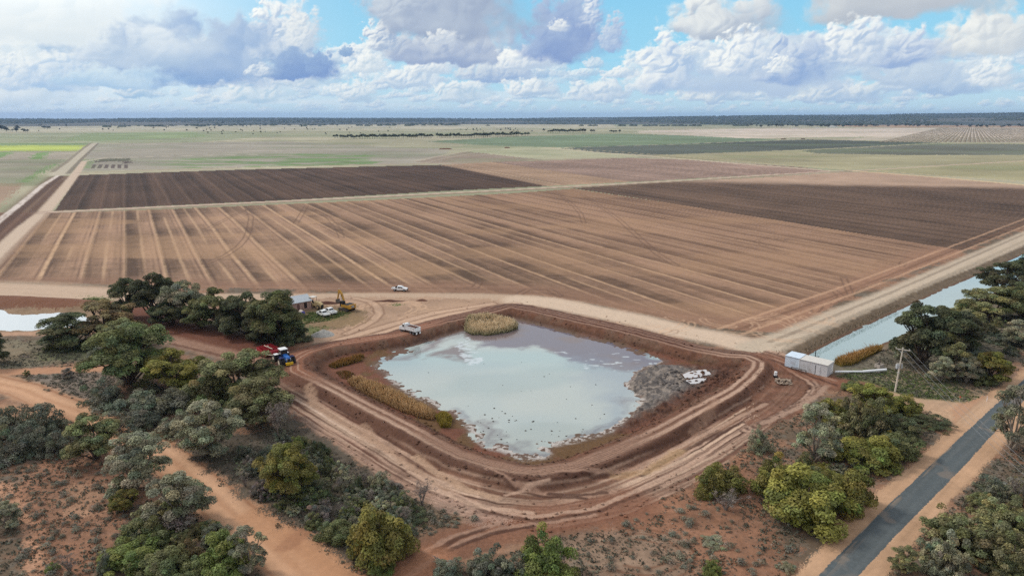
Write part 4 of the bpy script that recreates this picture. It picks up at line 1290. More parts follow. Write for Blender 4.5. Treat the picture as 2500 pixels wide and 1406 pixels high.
def leaf_cloud(clumps, rng, per, size, aspect=.5, up=.55, jit=.75, squash=.85, tone=.32):
    """leaf-sized faces over the outside of many small rounded clumps"""
    P_, N_, T_ = [], [], []
    for (x, y, z, r) in clumps:
        n = max(12, int(per * r * r))
        d = rng.normal(size=(n, 3))
        d /= np.linalg.norm(d, axis=1)[:, None]
        d[:, 2] = np.where(d[:, 2] < -.35, -d[:, 2], d[:, 2])
        p = np.array([x, y, z]) + d * np.array([r, r, r * squash]) * (.62 + .46 * rng.random((n, 1)) ** .6)
        nn = d + np.array([0, 0, up]) + rng.normal(size=(n, 3)) * jit * .6
        nn /= np.linalg.norm(nn, axis=1)[:, None]
        t = (1 + tone * rng.normal() * .8) * (1 + tone * .8 * rng.normal(size=n))
        P_.append(p)
        N_.append(nn)
        T_.append(np.stack([t * (1 + .10 * rng.normal()), t, t * (1 + .08 * rng.normal())], -1))
    P_, N_, T_ = np.concatenate(P_), np.concatenate(N_), np.concatenate(T_)
    n = len(P_)
    a = rng.normal(size=(n, 3))
    u = np.cross(N_, a)
    u /= np.linalg.norm(u, axis=1)[:, None] + 1e-9
    v = np.cross(N_, u)
    L = (size * (.6 + .8 * rng.random(n)))[:, None]
    Wd = L * aspect
    co = np.stack([P_ - u * L, P_ - v * Wd, P_ + u * L, P_ + v * Wd], 1).reshape(-1, 3)
    co[:, 2] = np.maximum(co[:, 2], .02)
    f = np.arange(n * 4).reshape(n, 4)
    return co, f, np.repeat(np.clip(T_, .3, 2.2), 4, axis=0)


BARK = mat_plain('bark', lin(92, 80, 70), .9, vary=.3, scale=2.0, spec=.1)
BARK_PALE = mat_plain('pale_bark', lin(150, 138, 124), .9, vary=.25, scale=2.0, spec=.1)
DEADWOOD = mat_plain('dead_wood', lin(134, 122, 114), .9, vary=.25, scale=2.0, spec=.1)
PLANTS = {}


def make_gum(key, seed, r0=4.0, h0=8.0, lobes=6, lean=0.0, fork=.22, dens=150):
    rng = np.random.default_rng(seed)
    clumps, paths = [], []
    base = Vector((0, 0, 0))
    stems = rng.integers(1, 4)
    roots = [Vector((rng.normal() * .18, rng.normal() * .18, 0)) for _ in range(stems)]
    for k in range(lobes + 6):
        a = 2 * math.pi * (k * .618 + rng.random() * .12)
        if k == 0:
            rr, z, lr = r0 * .1, h0 * .84, r0 * .42
        elif k < lobes:
            rr, z, lr = r0 * rng.uniform(.34, .66), h0 * rng.uniform(.52, .78), r0 * rng.uniform(.34, .48)
        else:
            rr, z, lr = r0 * rng.uniform(.42, .74), h0 * rng.uniform(.22, .46), r0 * rng.uniform(.28, .38)
        c = Vector((rr * math.cos(a) + lean * h0 * .3, rr * math.sin(a), z))
        b = roots[k % stems]
        m1 = b.lerp(c, .35) + Vector((rng.normal() * .25, rng.normal() * .25, h0 * .04))
        m2 = b.lerp(c, .7) + Vector((rng.normal() * .3, rng.normal() * .3, h0 * .05))
        paths.append([(b, .17), (m1, .13), (m2, .09), (c, .05)])
        nc = rng.integers(8, 13)
        for q in range(nc):
            d = rng.normal(size=3)
            d /= np.linalg.norm(d)
            d[2] = abs(d[2]) * 1.0 - .28
            s = rng.uniform(.5, 1.0)
            p = c + Vector((d[0] * lr * s, d[1] * lr * s, d[2] * lr * 1.0 * s))
            p.z = min(p.z, h0 - .5)
            rad = r0 * rng.uniform(.12, .21)
            clumps.append((p.x, p.y, p.z, rad))
            if q % 2 == 0:
                paths.append([(m2, .05), (m2.lerp(p, .6) + Vector((0, 0, -.1)), .035), (p, .015)])
    co, f, t = leaf_cloud(clumps, rng, dens * 3.3, .135)
    crown = quads(key + '_crown', co, f, t)
    tc_, tf = tubes(paths)
    trunk = quads(key + '_trunk', tc_, tf, None, True)
    PLANTS[key] = (crown, trunk, r0, h0)


def make_bush(key, seed, r0=2.6, h0=3.4, lobes=5, clump=.20, per=640, size=.105, ragged=.15, tone=.26, count=15):
    rng = np.random.default_rng(seed)
    clumps, paths = [], []
    for k in range(lobes):
        a = 2 * math.pi * (k + rng.random() * .6) / max(1, lobes - 1)
        rr = 0 if k == 0 else r0 * rng.uniform(.38, .58)
        lr = r0 * (rng.uniform(.50, .62) if k == 0 else rng.uniform(.36, .50))
        lh = h0 * (rng.uniform(.86, .94) if k == 0 else rng.uniform(.55, .84))
        cx, cy = rr * math.cos(a), rr * math.sin(a)
        for q in range(count):
            d = rng.normal(size=3)
            d /= np.linalg.norm(d)
            d[2] = abs(d[2])
            s = 1 + ragged * rng.normal()
            rad = r0 * clump * rng.uniform(.75, 1.25)
            z = max(d[2] * (lh - rad * .6) * s, rad * .5)
            clumps.append((cx + d[0] * lr * s, cy + d[1] * lr * s, min(z, h0 - rad * .5), rad))
        paths.append([((0, 0, 0), .09), ((cx * .5, cy * .5, lh * .4), .07), ((cx, cy, lh * .8), .03)])
    co, f, t = leaf_cloud(clumps, rng, per, size, tone=tone)
    crown = quads(key + '_crown', co, f, t)
    tc_, tf = tubes(paths)
    PLANTS[key] = (crown, quads(key + '_trunk', tc_, tf, None, True), r0, h0)


def make_bare(key, seed, r0=2.0, h0=2.6, leafy=.0):
    rng = np.random.default_rng(seed)
    paths, tips = [], []
    for k in range(9):
        a = 2 * math.pi * rng.random()
        rr = r0 * rng.uniform(.2, .85)
        e = Vector((rr * math.cos(a), rr * math.sin(a), h0 * rng.uniform(.5, .95)))
        m = e * .5 + Vector((rng.normal() * .15, rng.normal() * .15, .25))
        paths.append([((rng.normal() * .1, rng.normal() * .1, 0), .07), (m, .045), (e, .018)])
        for q in range(9):
            s = m.lerp(e, rng.random())
            t = s + Vector((rng.normal(), rng.normal(), abs(rng.normal()) * .8)) * r0 * .26
            paths.append([(s, .022), (s.lerp(t, .5) + Vector((0, 0, .06)), .016), (t, .008)])
            tips.append(t)
            for w in range(3):
                u = t.lerp(s, .4) + Vector((rng.normal(), rng.normal(), abs(rng.normal()))) * r0 * .15
                paths.append([(t.lerp(s, .4), .012), (u, .007)])
    tc_, tf = tubes(paths, 3)
    trunk = quads(key + '_trunk', tc_, tf, None, True)
    cl = [(t.x, t.y, t.z, .28) for t in tips if rng.random() < max(leafy, .12)]
    co, f, t = leaf_cloud(cl, rng, 420, .07, tone=.2)
    PLANTS[key] = (quads(key + '_crown', co, f, t), trunk, r0, h0)


for k in range(5):
    make_gum('gum%d' % k, 40 + k, lobes=(6, 7, 5, 8, 6)[k])
make_gum('lean', 47, lobes=5, lean=-.5)
make_gum('tall', 48, r0=3.2, h0=9.5, lobes=6, dens=120)
for k in range(5):
    make_bush('bush%d' % k, 60 + k, lobes=(5, 6, 7, 4, 6)[k])
for k in range(4):
    make_bush('shrub%d' % k, 70 + k, r0=2.4, h0=2.3, lobes=5, clump=.17, per=700, size=.085, ragged=.28, tone=.3, count=13)
for k in range(3):
    make_bare('bare%d' % k, 80 + k, leafy=(.2, .7, .45)[k])
for k in range(2):
    make_bush('thicket%d' % k, 90 + k, r0=3.0, h0=3.0, lobes=8, clump=.13, per=800, size=.10, ragged=.22, tone=.34, count=16)

LEAF = {
    'olive': mat_leaf('olive_leaves', lin(126, 124, 84)), 'green': mat_leaf('green_leaves', lin(114, 118, 76)), 'dark': mat_leaf('dark_leaves', lin(94, 97, 68)),
    'grey': mat_leaf('grey_green_leaves', lin(146, 144, 116)), 'blue': mat_leaf('blue_grey_leaves', lin(118, 120, 100)), 'lime': mat_leaf('yellow_green_leaves', lin(128, 124, 62)),
    'bright': mat_leaf('bright_green_leaves', lin(116, 126, 66)), 'ash': mat_leaf('ashen_leaves', lin(140, 130, 118)), 'rust': mat_leaf('rusty_leaves', lin(132, 114, 80)),
}
_prand = random.Random(77)


def put_plant(key, name, label, category, x, y, z, w, h, leaf, group=None, bark=None):
    crown, trunk, r0, h0 = PLANTS[key]
    root = thing(name, label, category, (x, y, z), _prand.uniform(0, 6.28) if key != 'lean' else .2, group)
    root.scale = (w / 2 / r0, w / 2 / r0, h / h0)
    c = link('crown', crown, LEAF[leaf], root)
    if c.data.materials[0] != LEAF[leaf]:
        c.material_slots[0].link = 'OBJECT'
        c.material_slots[0].material = LEAF[leaf]
    t = link('trunk', trunk, BARK, root)
    if bark is not None:
        t.material_slots[0].link = 'OBJECT'
        t.material_slots[0].material = bark
    return root


# trees: model, foot px, foot py, crown width px, top py, leaf, label
TREES = [
    ('lean', 322, 776, 84, 678, 'dark', 'thin leaning gum at the left end of the dark row behind the brick shed'),
    ('gum1', 382, 778, 118, 668, 'dark', 'tallest dark gum of the row left of the brick shed'),
    ('gum3', 452, 788, 108, 690, 'grey', 'gum with pale bare limbs in the row left of the brick shed'),
    ('gum0', 532, 802, 122, 703, 'green', 'broad green gum in the middle of the row left of the brick shed'),
    ('gum4', 604, 816, 118, 714, 'dark', 'dark gum second from the brick shed in the row'),
    ('gum3', 676, 834, 148, 714, 'green', 'big dense gum nearest the brick shed, hiding its left end'),
    ('bush2', 712, 836, 84, 782, 'dark', 'low dark gum bush at the foot of the big tree by the brick shed'),
    ('gum0', 420, 796, 96, 726, 'dark', 'lower dark gum in front of the tallest one in the row by the shed'),
    ('gum4', 492, 802, 92, 738, 'green', 'half hidden green gum low in the row, right of the pale limbed one'),
    ('gum2', 568, 814, 96, 744, 'dark', 'low dark gum filling the row in front of its middle'),
    ('gum1', 642, 832, 110, 752, 'dark', 'low dark gum left of the big dense one by the brick shed'),
    ('gum2', 262, 826, 150, 735, 'rust', 'brownish gum leaning over the right end of the small left pond'),
    ('lean', 190, 842, 150, 762, 'dark', 'spreading dark gum hanging low over the small left pond'),
    ('gum4', 300, 842, 118, 776, 'olive', 'olive gum behind the big cauliflower crowned tree'),
    ('gum1', -14, 890, 84, 815, 'dark', 'dark gum cut by the left edge above the sandy side track'),
    ('gum3', 322, 938, 190, 795, 'green', 'large billowing green gum between the dirt road and the red graded strip'),
    ('gum0', 426, 952, 150, 855, 'lime', 'yellowish gum beside the large billowing green one'),
    ('gum2', 590, 968, 186, 856, 'olive', 'umbrella crowned gum with dark forked trunk near the blue tractor'),
    ('gum4', 642, 1032, 160, 922, 'olive', 'gum with pale tops beside the left corner of the pond bank'),
    ('gum0', 520, 1106, 150, 982, 'grey', 'grey gum with several dark stems right of the dirt road bend'),
    ('gum3', 706, 1214, 142, 1094, 'lime', 'rounded yellow-green gum standing alone above grey twiggy scrub'),
    ('gum1', 232, 1122, 134, 1016, 'olive', 'open olive gum with visible limbs on the near side of the dirt road'),
    ('gum2', 338, 1192, 164, 1064, 'grey', 'grey-green gum leaning across the dirt road'),
    ('gum4', 442, 1272, 152, 1156, 'grey', 'pale grey gum overhanging the dirt road above the bright green bushes'),
    ('gum0', 306, 1252, 66, 1195, 'lime', 'small yellow-green tree alone on red sand'),
    ('tall', 606, 1402, 92, 1290, 'grey', 'grey gum with bare twigs beside the dirt road at the bottom'),
    ('tall', 1990, 1128, 112, 984, 'grey', 'tall thin grey gum behind the big yellow-green bushes'),
    ('bush1', 2214, 1008, 70, 961, 'lime', 'small round tree with visible stems beside the sandy driveway'),
    ('gum1', 2244, 892, 150, 746, 'dark', 'large dark gum beside the channel, nearest the power pole'),
    ('gum3', 2322, 852, 150, 756, 'dark', 'dark rounded gum behind the one nearest the power pole'),
    ('gum0', 2352, 812, 120, 728, 'olive', 'olive gum along the channel behind the dark pair'),
    ('gum4', 2412, 776, 146, 700, 'olive', 'broad olive gum along the middle of the channel'),
    ('gum2', 2448, 730, 130, 642, 'dark', 'dark gum reaching over the far part of the channel'),
    ('gum1', 2508, 700, 130, 622, 'dark', 'farthest dark gum of the channel row at the right edge'),
    ('gum3', 2496, 780, 130, 690, 'green', 'green gum in the channel row at the right edge'),
    ('gum0', 2502, 846, 92, 782, 'grey', 'grey-green gum at the right edge above the sealed road'),
    ('gum4', 2326, 920, 84, 836, 'olive', 'small pale olive gum right of the power pole'),
    ('gum2', 2296, 930, 66, 870, 'grey', 'small grey gum right of the power pole with thin stems'),
    ('gum3', 2356, 932, 74, 872, 'grey', 'small grey gum between two olive ones near the sealed road'),
    ('gum1', 2416, 932, 104, 858, 'lime', 'yellowish small gum nearest the sealed road beyond the driveway'),
    ('tall', 2466, 1102, 108, 938, 'grey', 'slender gum with a bare trunk between the sealed road and the right edge'),
    ('tall', 2206, 1396, 76, 1336, 'olive', 'small thin gum at the lower edge right of the sealed road'),
    ('gum2', 2130, 1010, 120, 940, 'lime', 'yellow-green gum at the back of the clump near the white shed'),
    ('gum4', 16, 1288, 74, 1228, 'grey', 'small grey gum at the left edge on the red sand'),
    ('gum0', 66, 920, 16, 902, 'olive', 'tiny sapling beside the sandy side track'),
    ('lean', 172, 922, 34, 897, 'ash', 'small leaning dead-topped sapling on bare grey ground'),
]
# bushes: model, centre px, bottom py, width px, top py, leaf, label
BUSHES = [
    ('shrub0', 205, 862, 110, 828, 'dark', 'low dark shrub under the spreading gum by the left pond'),
    ('shrub1', 262, 876, 100, 838, 'blue', 'low grey shrub left of the large billowing gum'),
    ('shrub2', 128, 858, 46, 838, 'green', 'small green shrub on the bank of the left pond'),
    ('shrub0', 258, 1010, 108, 932, 'blue', 'blue-grey shrub at the upper left of the thicket beside the dirt road'),
    ('shrub1', 330, 1030, 130, 956, 'blue', 'blue-grey shrub behind the front row of the roadside thicket'),
    ('shrub2', 410, 1030, 140, 948, 'blue', 'broad blue-grey shrub in the centre of the roadside thicket'),
    ('shrub3', 345, 1068, 120, 1000, 'blue', 'blue-grey shrub touching the dirt road at the thicket front'),
    ('shrub0', 425, 1076, 112, 1010, 'grey', 'greyer shrub at the right of the thicket front'),
    ('bush0', 500, 1006, 124, 906, 'olive', 'olive bush under the umbrella crowned gum'),
    ('bush3', 572, 1020, 70, 956, 'green', 'small green bush between the umbrella gum and the pond bank'),
    ('bare1', 682, 1092, 84, 988, 'ash', 'ash-grey twiggy shrub below the pale topped gum'),
    ('bush1', 726, 1112, 42, 1062, 'bright', 'small bright green bush close to the lower bank'),
    ('bush0', 778, 1136, 56, 1066, 'dark', 'dark green bush against the lower bank edge'),
    ('shrub3', 772, 1226, 100, 1170, 'dark', 'dark shrub right under the rounded yellow-green gum'),
    ('bush4', 930, 1402, 160, 1238, 'lime', 'biggest yellow-green bush left of the exit track'),
    ('bush2', 826, 1336, 100, 1266, 'green', 'green bush left of the biggest yellow-green bush'),
    ('bush0', 934, 1410, 64, 1364, 'bright', 'small green bush at the lower edge in front of the biggest one'),
    ('bush3', 984, 1256, 62, 1198, 'green', 'green bush among grey twigs at the edge of the earthworks'),
    ('bare0', 1030, 1248, 64, 1178, 'ash', 'bare purplish-grey bush at the edge of the earthworks'),
    ('shrub1', 1000, 1286, 90, 1240, 'dark', 'dark grey shrub below the bare purplish bush'),
    ('bush1', 768, 1292, 48, 1250, 'green', 'small round green bush near the end of the sandy cutting'),
    ('shrub2', 30, 1090, 128, 992, 'blue', 'blue-grey shrub at the left edge beside the dirt road'),
    ('shrub3', 112, 1076, 118, 984, 'blue', 'blue-grey shrub nearest the dirt road in the left clump'),
    ('shrub0', 62, 1134, 126, 1044, 'blue', 'dark front shrub of the left edge clump'),
    ('shrub1', 138, 1124, 104, 1050, 'blue', 'right front shrub of the left edge clump'),
    ('shrub2', -6, 1150, 84, 1076, 'blue', 'shrub half cut by the left edge below the clump'),
    ('thicket0', 390, 1316, 130, 1222, 'olive', 'olive-topped bush under the pale grey gum'),
    ('bare1', 446, 1330, 110, 1258, 'ash', 'grey twiggy bush beside the dirt road near the bright bushes'),
    ('bush1', 358, 1352, 120, 1262, 'green', 'mid green bush at the top of the lower left group'),
    ('bush2', 322, 1412, 150, 1312, 'bright', 'bright green bush, largest of the lower left group'),
    ('bush0', 282, 1372, 70, 1330, 'lime', 'small yellow-green bush left of the bright lower group'),
    ('bush4', 404, 1440, 130, 1338, 'green', 'green bush with rounded heads cut by the lower edge'),
    ('bush3', 462, 1390, 78, 1312, 'rust', 'brownish bush in the middle of the lower left group'),
    ('bush1', 548, 1440, 150, 1304, 'bright', 'bright green bush of the lower left group nearest the dirt road'),
    ('bush2', 476, 1450, 100, 1364, 'green', 'dark green bush at the lower edge between two bright ones'),
    ('bare0', 172, 1412, 58, 1358, 'ash', 'bare dark twig bush on red sand at the lower edge'),
    ('bush3', 128, 1402, 34, 1370, 'bright', 'little bright bush beside the bare twig bush'),
    ('bush0', 1330, 1440, 140, 1292, 'bright', 'round green bush at the lower edge below the exit track'),
    ('thicket1', 1192, 1440, 130, 1338, 'blue', 'grey-green shrub left of the round bush at the lower edge'),
    ('shrub3', 1098, 1430, 96, 1366, 'blue', 'low grey shrub at the lower edge beside the exit track'),
    ('shrub1', 1262, 1430, 90, 1356, 'blue', 'grey shrub tucked against the round bush at the lower edge'),
    ('bush2', 1756, 1226, 118, 1124, 'lime', 'yellow-green bush alone at the foot of the right bank'),
    ('bare0', 1772, 1262, 84, 1202, 'ash', 'fallen bare grey shrub below the lone yellow-green bush'),
    ('bush1', 1724, 1220, 52, 1178, 'lime', 'small yellowish bush attached left of the lone one'),
    ('bush4', 1968, 1312, 216, 1150, 'lime', 'biggest yellow-green bush beside the sealed road'),
    ('bush0', 1892, 1222, 116, 1110, 'lime', 'yellow-green bush at the upper left of the roadside group'),
    ('bush2', 2062, 1266, 140, 1134, 'lime', 'yellow-green bush with rusty heads on the right of the roadside group'),
    ('bush3', 2000, 1190, 110, 1130, 'lime', 'yellowish bush in the middle back of the roadside group'),
    ('shrub0', 1856, 1112, 66, 1048, 'grey', 'grey shrub alone beside the right bank'),
    ('thicket0', 2096, 1080, 130, 960, 'olive', 'dense olive bush behind the sandy driveway'),
    ('bush4', 2112, 1160, 160, 1062, 'lime', 'wide yellowish bush in front of the driveway clump'),
    ('bush2', 2190, 1136, 120, 1050, 'green', 'green bush of the driveway clump nearest the sealed road'),
    ('thicket1', 2200, 1080, 110, 1010, 'dark', 'dark bush at the right back of the driveway clump'),
    ('bush1', 2034, 1040, 90, 972, 'lime', 'yellowish bush at the left back of the driveway clump'),
    ('bush0', 2084, 962, 50, 921, 'green', 'small green topped bush nearest the white shed'),
    ('shrub1', 2270, 1052, 96, 1012, 'dark', 'dark low shrub in the shade beside the driveway'),
    ('bush3', 2400, 946, 60, 902, 'green', 'green bush beside the sealed road beyond the driveway'),
    ('shrub2', 2224, 860, 80, 828, 'grey', 'pale low shrub between the orange reeds and the dark gum'),
    ('thicket0', 2350, 1372, 190, 1240, 'olive', 'wide olive thicket bush right of the sealed road'),
    ('thicket1', 2454, 1326, 160, 1216, 'olive', 'olive thicket bush at the right edge, upper one'),
    ('thicket0', 2468, 1430, 170, 1300, 'olive', 'olive thicket bush in the lower right corner'),
    ('thicket1', 2306, 1420, 130, 1300, 'grey', 'greyish thicket bush nearest the sealed road in the corner'),
    ('shrub3', 2424, 1220, 90, 1160, 'blue', 'grey shrub right of the sandy verge'),
    ('bare2', 2480, 1240, 70, 1166, 'ash', 'whitish dead twiggy shrub at the right edge'),
    ('bush3', 1740, 1412, 54, 1364, 'bright', 'small green bush at the lower edge on red sand'),
    ('shrub2', 1920, 1400, 50, 1370, 'grey', 'small grey shrub near the lower end of the sealed road'),
    ('shrub0', 1738, 1338, 70, 1306, 'grey', 'pale saltbush clump on the red wheel marked sand'),
    ('bare2', 318, 782, 52, 730, 'rust', 'rusty dead bush at the start of the red graded strip'),
    ('shrub3', 650, 838, 90, 800, 'dark', 'dark undergrowth at the feet of the gums by the brick shed'),
    ('shrub1', 2340, 880, 110, 842, 'blue', 'grey undergrowth shrub below the dark channel gums'),
    ('shrub0', 2450, 850, 90, 812, 'blue', 'grey undergrowth shrub above the sealed road near the right edge'),
]
_foot = []
for e in TREES:
    _foot.append(ground_point(e[1], e[2]))
for e in BUSHES:
    th = PITCH + math.atan((e[2] - 703) / F)
    _foot.append(ground_point(e[1], e[2] - e[3] * .5 * math.sin(th) * .8))
_fx, _fy = np.array([p[0] for p in _foot]), np.array([p[1] for p in _foot])
_fz = paint(_fx, _fy)[1]
for k, e in enumerate(TREES + BUSHES):
    x, y, z = float(_fx[k]), float(_fy[k]), float(_fz[k])
    key, cx, cy, wpx, top, leaf, label = e
    px_, py_ = pixel_of(x, y, z)
    ppm = scale_at(px_, py_, 0)
    th = PITCH + math.atan((py_ - 703) / F)
    w = wpx / ppm
    hs = (py_ - top) / ppm
    rr = w * (.34 if key[:3] in ('gum', 'tal', 'lea') else .42)
    h = math.sqrt(max(hs * hs - (rr * math.sin(th)) ** 2, (.45 * hs) ** 2)) / math.cos(th)
    tree = k < len(TREES)
    kind = key.rstrip('0123456789')
    if kind == 'bare':
        nm, cat = 'bare_shrub', 'shrub'
    elif tree and kind in ('gum', 'lean', 'tall'):
        nm, cat = 'gum_tree', 'tree'
    elif kind in ('bush',):
        nm, cat = ('round_bush', 'bush')
    else:
        nm, cat = ('scrub_shrub', 'shrub')
    put_plant(key, nm, label, cat, x, y, z - .05, w * 1.04, h, leaf, bark=BARK_PALE if leaf == 'grey' and tree else (DEADWOOD if kind == 'bare' else None))

# twiggy scrub between the dirt road and the pond, shrub by shrub; nothing tells these grey ones apart
_r = random.Random(5)
_spots = []
THICKET = [(560, 1130), (660, 1090), (760, 1130), (880, 1165), (960, 1210), (1000, 1260), (950, 1300), (860, 1290), (780, 1260), (690, 1250), (600, 1190)]
for _ in range(4000):
    if len(_spots) >= 62:
        break
    qx_, qy_ = _r.uniform(550, 1010), _r.uniform(1085, 1320)
    if in_poly(np.array([qx_]), np.array([qy_]), THICKET)[0]:
        g = ground_point(qx_, qy_)
        if all((g[0] - s[0]) ** 2 + (g[1] - s[1]) ** 2 > 2.6 for s in _spots):
            _spots.append(g)
for s in _spots:
    q = _r.random()
    key = _r.choice(['bare0', 'bare1', 'bare2']) if q < .6 else _r.choice(['shrub0', 'shrub1', 'shrub2', 'shrub3'])
    put_plant(key, 'bare_shrub' if q < .6 else 'scrub_shrub', 'grey twiggy shrub in the thicket between dirt road and lower bank' if q < .6 else 'low grey-leaved shrub in the thicket between dirt road and lower bank', 'shrub',
              s[0], s[1], -.05, _r.uniform(1.8, 3.4), _r.uniform(1.1, 2.3), _r.choice(['ash', 'ash', 'blue', 'grey']) if q < .6 else _r.choice(['blue', 'grey', 'dark']), group='grey scrub between the dirt road and the pond', bark=DEADWOOD if q < .6 else None)

# fuller grey-green shrubs filling the belt beside the dirt road
_b = []
BELT = [(300, 870), (470, 900), (640, 940), (700, 1010), (730, 1090), (700, 1120), (560, 1120), (420, 1075), (330, 1040), (240, 1000), (225, 930)]
BELT2 = [(560, 1180), (700, 1060), (800, 1130), (1040, 1215), (1010, 1290), (960, 1330), (820, 1290), (700, 1260)]
BELT3 = [(340, 1150), (440, 1190), (560, 1310), (620, 1400), (260, 1400), (300, 1310), (420, 1290)]
BELT4 = [(2250, 1400), (2330, 1260), (2420, 1190), (2530, 1120), (2530, 1420)]
BELT5 = [(1960, 1130), (2060, 1010), (2140, 960), (2250, 1040), (2180, 1130), (2060, 1150), (1990, 1180)]
BELT6 = [(2190, 880), (2290, 800), (2400, 760), (2520, 720), (2520, 860), (2440, 920), (2300, 930)]
for poly, n, where, leaves in ((BELT, 26, 'belt below the big gums by the dirt road', ('blue', 'blue', 'grey', 'olive')), (BELT2, 34, 'grey thicket against the lower bank', ('blue', 'grey', 'green', 'ash')), (BELT3, 18, 'lower left scrub beside the dirt road', ('grey', 'olive', 'blue', 'green')),
                               (BELT4, 22, 'scrub corner right of the sealed road', ('olive', 'olive', 'grey', 'rust')), (BELT5, 14, 'clump beside the sandy driveway', ('olive', 'green', 'lime', 'grey')), (BELT6, 20, 'undergrowth below the channel gums', ('blue', 'olive', 'grey', 'dark'))):
    pa = np.array(poly)
    for _ in range(n):
        for _t in range(40):
            qx_, qy_ = _r.uniform(pa[:, 0].min(), pa[:, 0].max()), _r.uniform(pa[:, 1].min(), pa[:, 1].max())
            if in_poly(np.array([qx_]), np.array([qy_]), poly)[0]:
                g = ground_point(qx_, qy_)
                if all((g[0] - b_[0]) ** 2 + (g[1] - b_[1]) ** 2 > 2.0 for b_ in _b):
                    break
        _b.append(g)
        put_plant(_r.choice(['shrub0', 'shrub1', 'shrub2', 'shrub3', 'bush0', 'bush3', 'thicket0', 'thicket1']), 'scrub_shrub', 'leafy grey-green shrub in the ' + where, 'shrub', g[0], g[1], -.05, _r.uniform(2.6, 4.6), _r.uniform(1.4, 3.0), _r.choice(leaves), group='shrubs of the ' + where)

# small saltbushes on the open sand, single mesh each
SALT = []
for k in range(4):
    rng = np.random.default_rng(130 + k)
    cl = [(rng.normal() * .13, rng.normal() * .13, .12 + .12 * rng.random(), .24 + .1 * rng.random()) for _ in range(7)]
    co, f, t = leaf_cloud(cl, rng, 500, .055, tone=.3)
    SALT.append(quads('saltbush', co, f, t))
SALT_MAT = mat_leaf('saltbush_leaves', lin(120, 116, 98), trans=.1)
for me in SALT:
    me.materials.append(SALT_MAT)
OPEN_SAND = [[(60, 1110), (330, 1110), (340, 1240), (300, 1330), (240, 1420), (0, 1420), (0, 1130)], [(960, 1250), (1130, 1240), (1170, 1268), (1080, 1320), (970, 1370)], [(1420, 1310), (1560, 1260), (1700, 1200), (1860, 1320), (1940, 1340), (1880, 1410), (1420, 1410)], [(60, 925), (200, 905), (230, 985), (120, 960)]]
_s = []
for poly, n in zip(OPEN_SAND, (120, 34, 60, 26)):
    pa = np.array(poly)
    for _ in range(n):
        for _t in range(30):
            qx_, qy_ = _r.uniform(pa[:, 0].min(), pa[:, 0].max()), _r.uniform(pa[:, 1].min(), pa[:, 1].max())
            if in_poly(np.array([qx_]), np.array([qy_]), poly)[0]:
                _s.append(ground_point(qx_, qy_))
                break
for k, (x, y) in enumerate(_s):
    o = link('saltbush', SALT[k % 4], loc=(x, y, 0), rotz=_r.uniform(0, 6))
    sc = _r.choice([.7, .8, 1.0, 1.2, 1.7])
    o.scale = (sc, sc, sc * _r.uniform(.8, 1.1))
    tag(o, 'small grey saltbush dotted on the bare red sand', 'saltbush', 'saltbushes on open sand')

# ground cover: uncountable low tufts, dry litter and grass
def tufts(name, polys, density, size, rgb, seed, height=.25, exclude=None, lim=60000):
    rng = np.random.default_rng(seed)
    pts = []
    for poly, dm in polys:
        g = P(poly)
        lo, hi = g.min(0), g.max(0)
        n = int(min(lim, (hi - lo).prod() * density * dm))
        x, y = rng.uniform(lo[0], hi[0], n), rng.uniform(lo[1], hi[1], n)
        k = in_poly(x, y, g)
        x, y = x[k], y[k]
        keep = fbm(x * .16, y * .16, 3, seed) + .25 * rng.random(len(x)) > .52
        pts.append(np.stack([x[keep], y[keep]], -1))
    pts = np.concatenate(pts)
    C_, Z_, R_ = paint(pts[:, 0], pts[:, 1])
    ok = ~np.isin(R_, (5, 8, 7, 6)) | (rng.random(len(R_)) < .0)
    pts, Z_ = pts[ok], Z_[ok]
    n, m = len(pts), 7
    ctr = np.repeat(np.concatenate([pts, Z_[:, None]], 1), m, 0)
    s = np.repeat(size * (.5 + rng.random(n) ** 2 * 1.6), m)[:, None]
    d = rng.normal(size=(n * m, 3))
    d /= np.linalg.norm(d, axis=1)[:, None]
    d[:, 2] = np.abs(d[:, 2])
    p = ctr + d * s * np.array([1, 1, height / .25 * .7])
    nn = d + rng.normal(size=d.shape) * .4
    u = np.cross(nn, rng.normal(size=d.shape))
    u /= np.linalg.norm(u, axis=1)[:, None] + 1e-9
    v = np.cross(nn / np.linalg.norm(nn, axis=1)[:, None], u)
    L = s * .55
    co = np.stack([p - u * L, p - v * L * .6, p + u * L, p + v * L * .6], 1).reshape(-1, 3)
    t = np.repeat((1 + .25 * rng.normal(size=n)), m)[:, None] * (1 + .2 * rng.normal(size=(n * m, 1)))
    cols = np.repeat(np.clip(t, .4, 1.8) * np.ones(3), 4, 0)
    me = quads(name, co, np.arange(n * m * 4).reshape(-1, 4), cols)
    tag(link(name, me, mat_leaf(name + '_leaves', rgb, trans=.1)), kind='stuff')


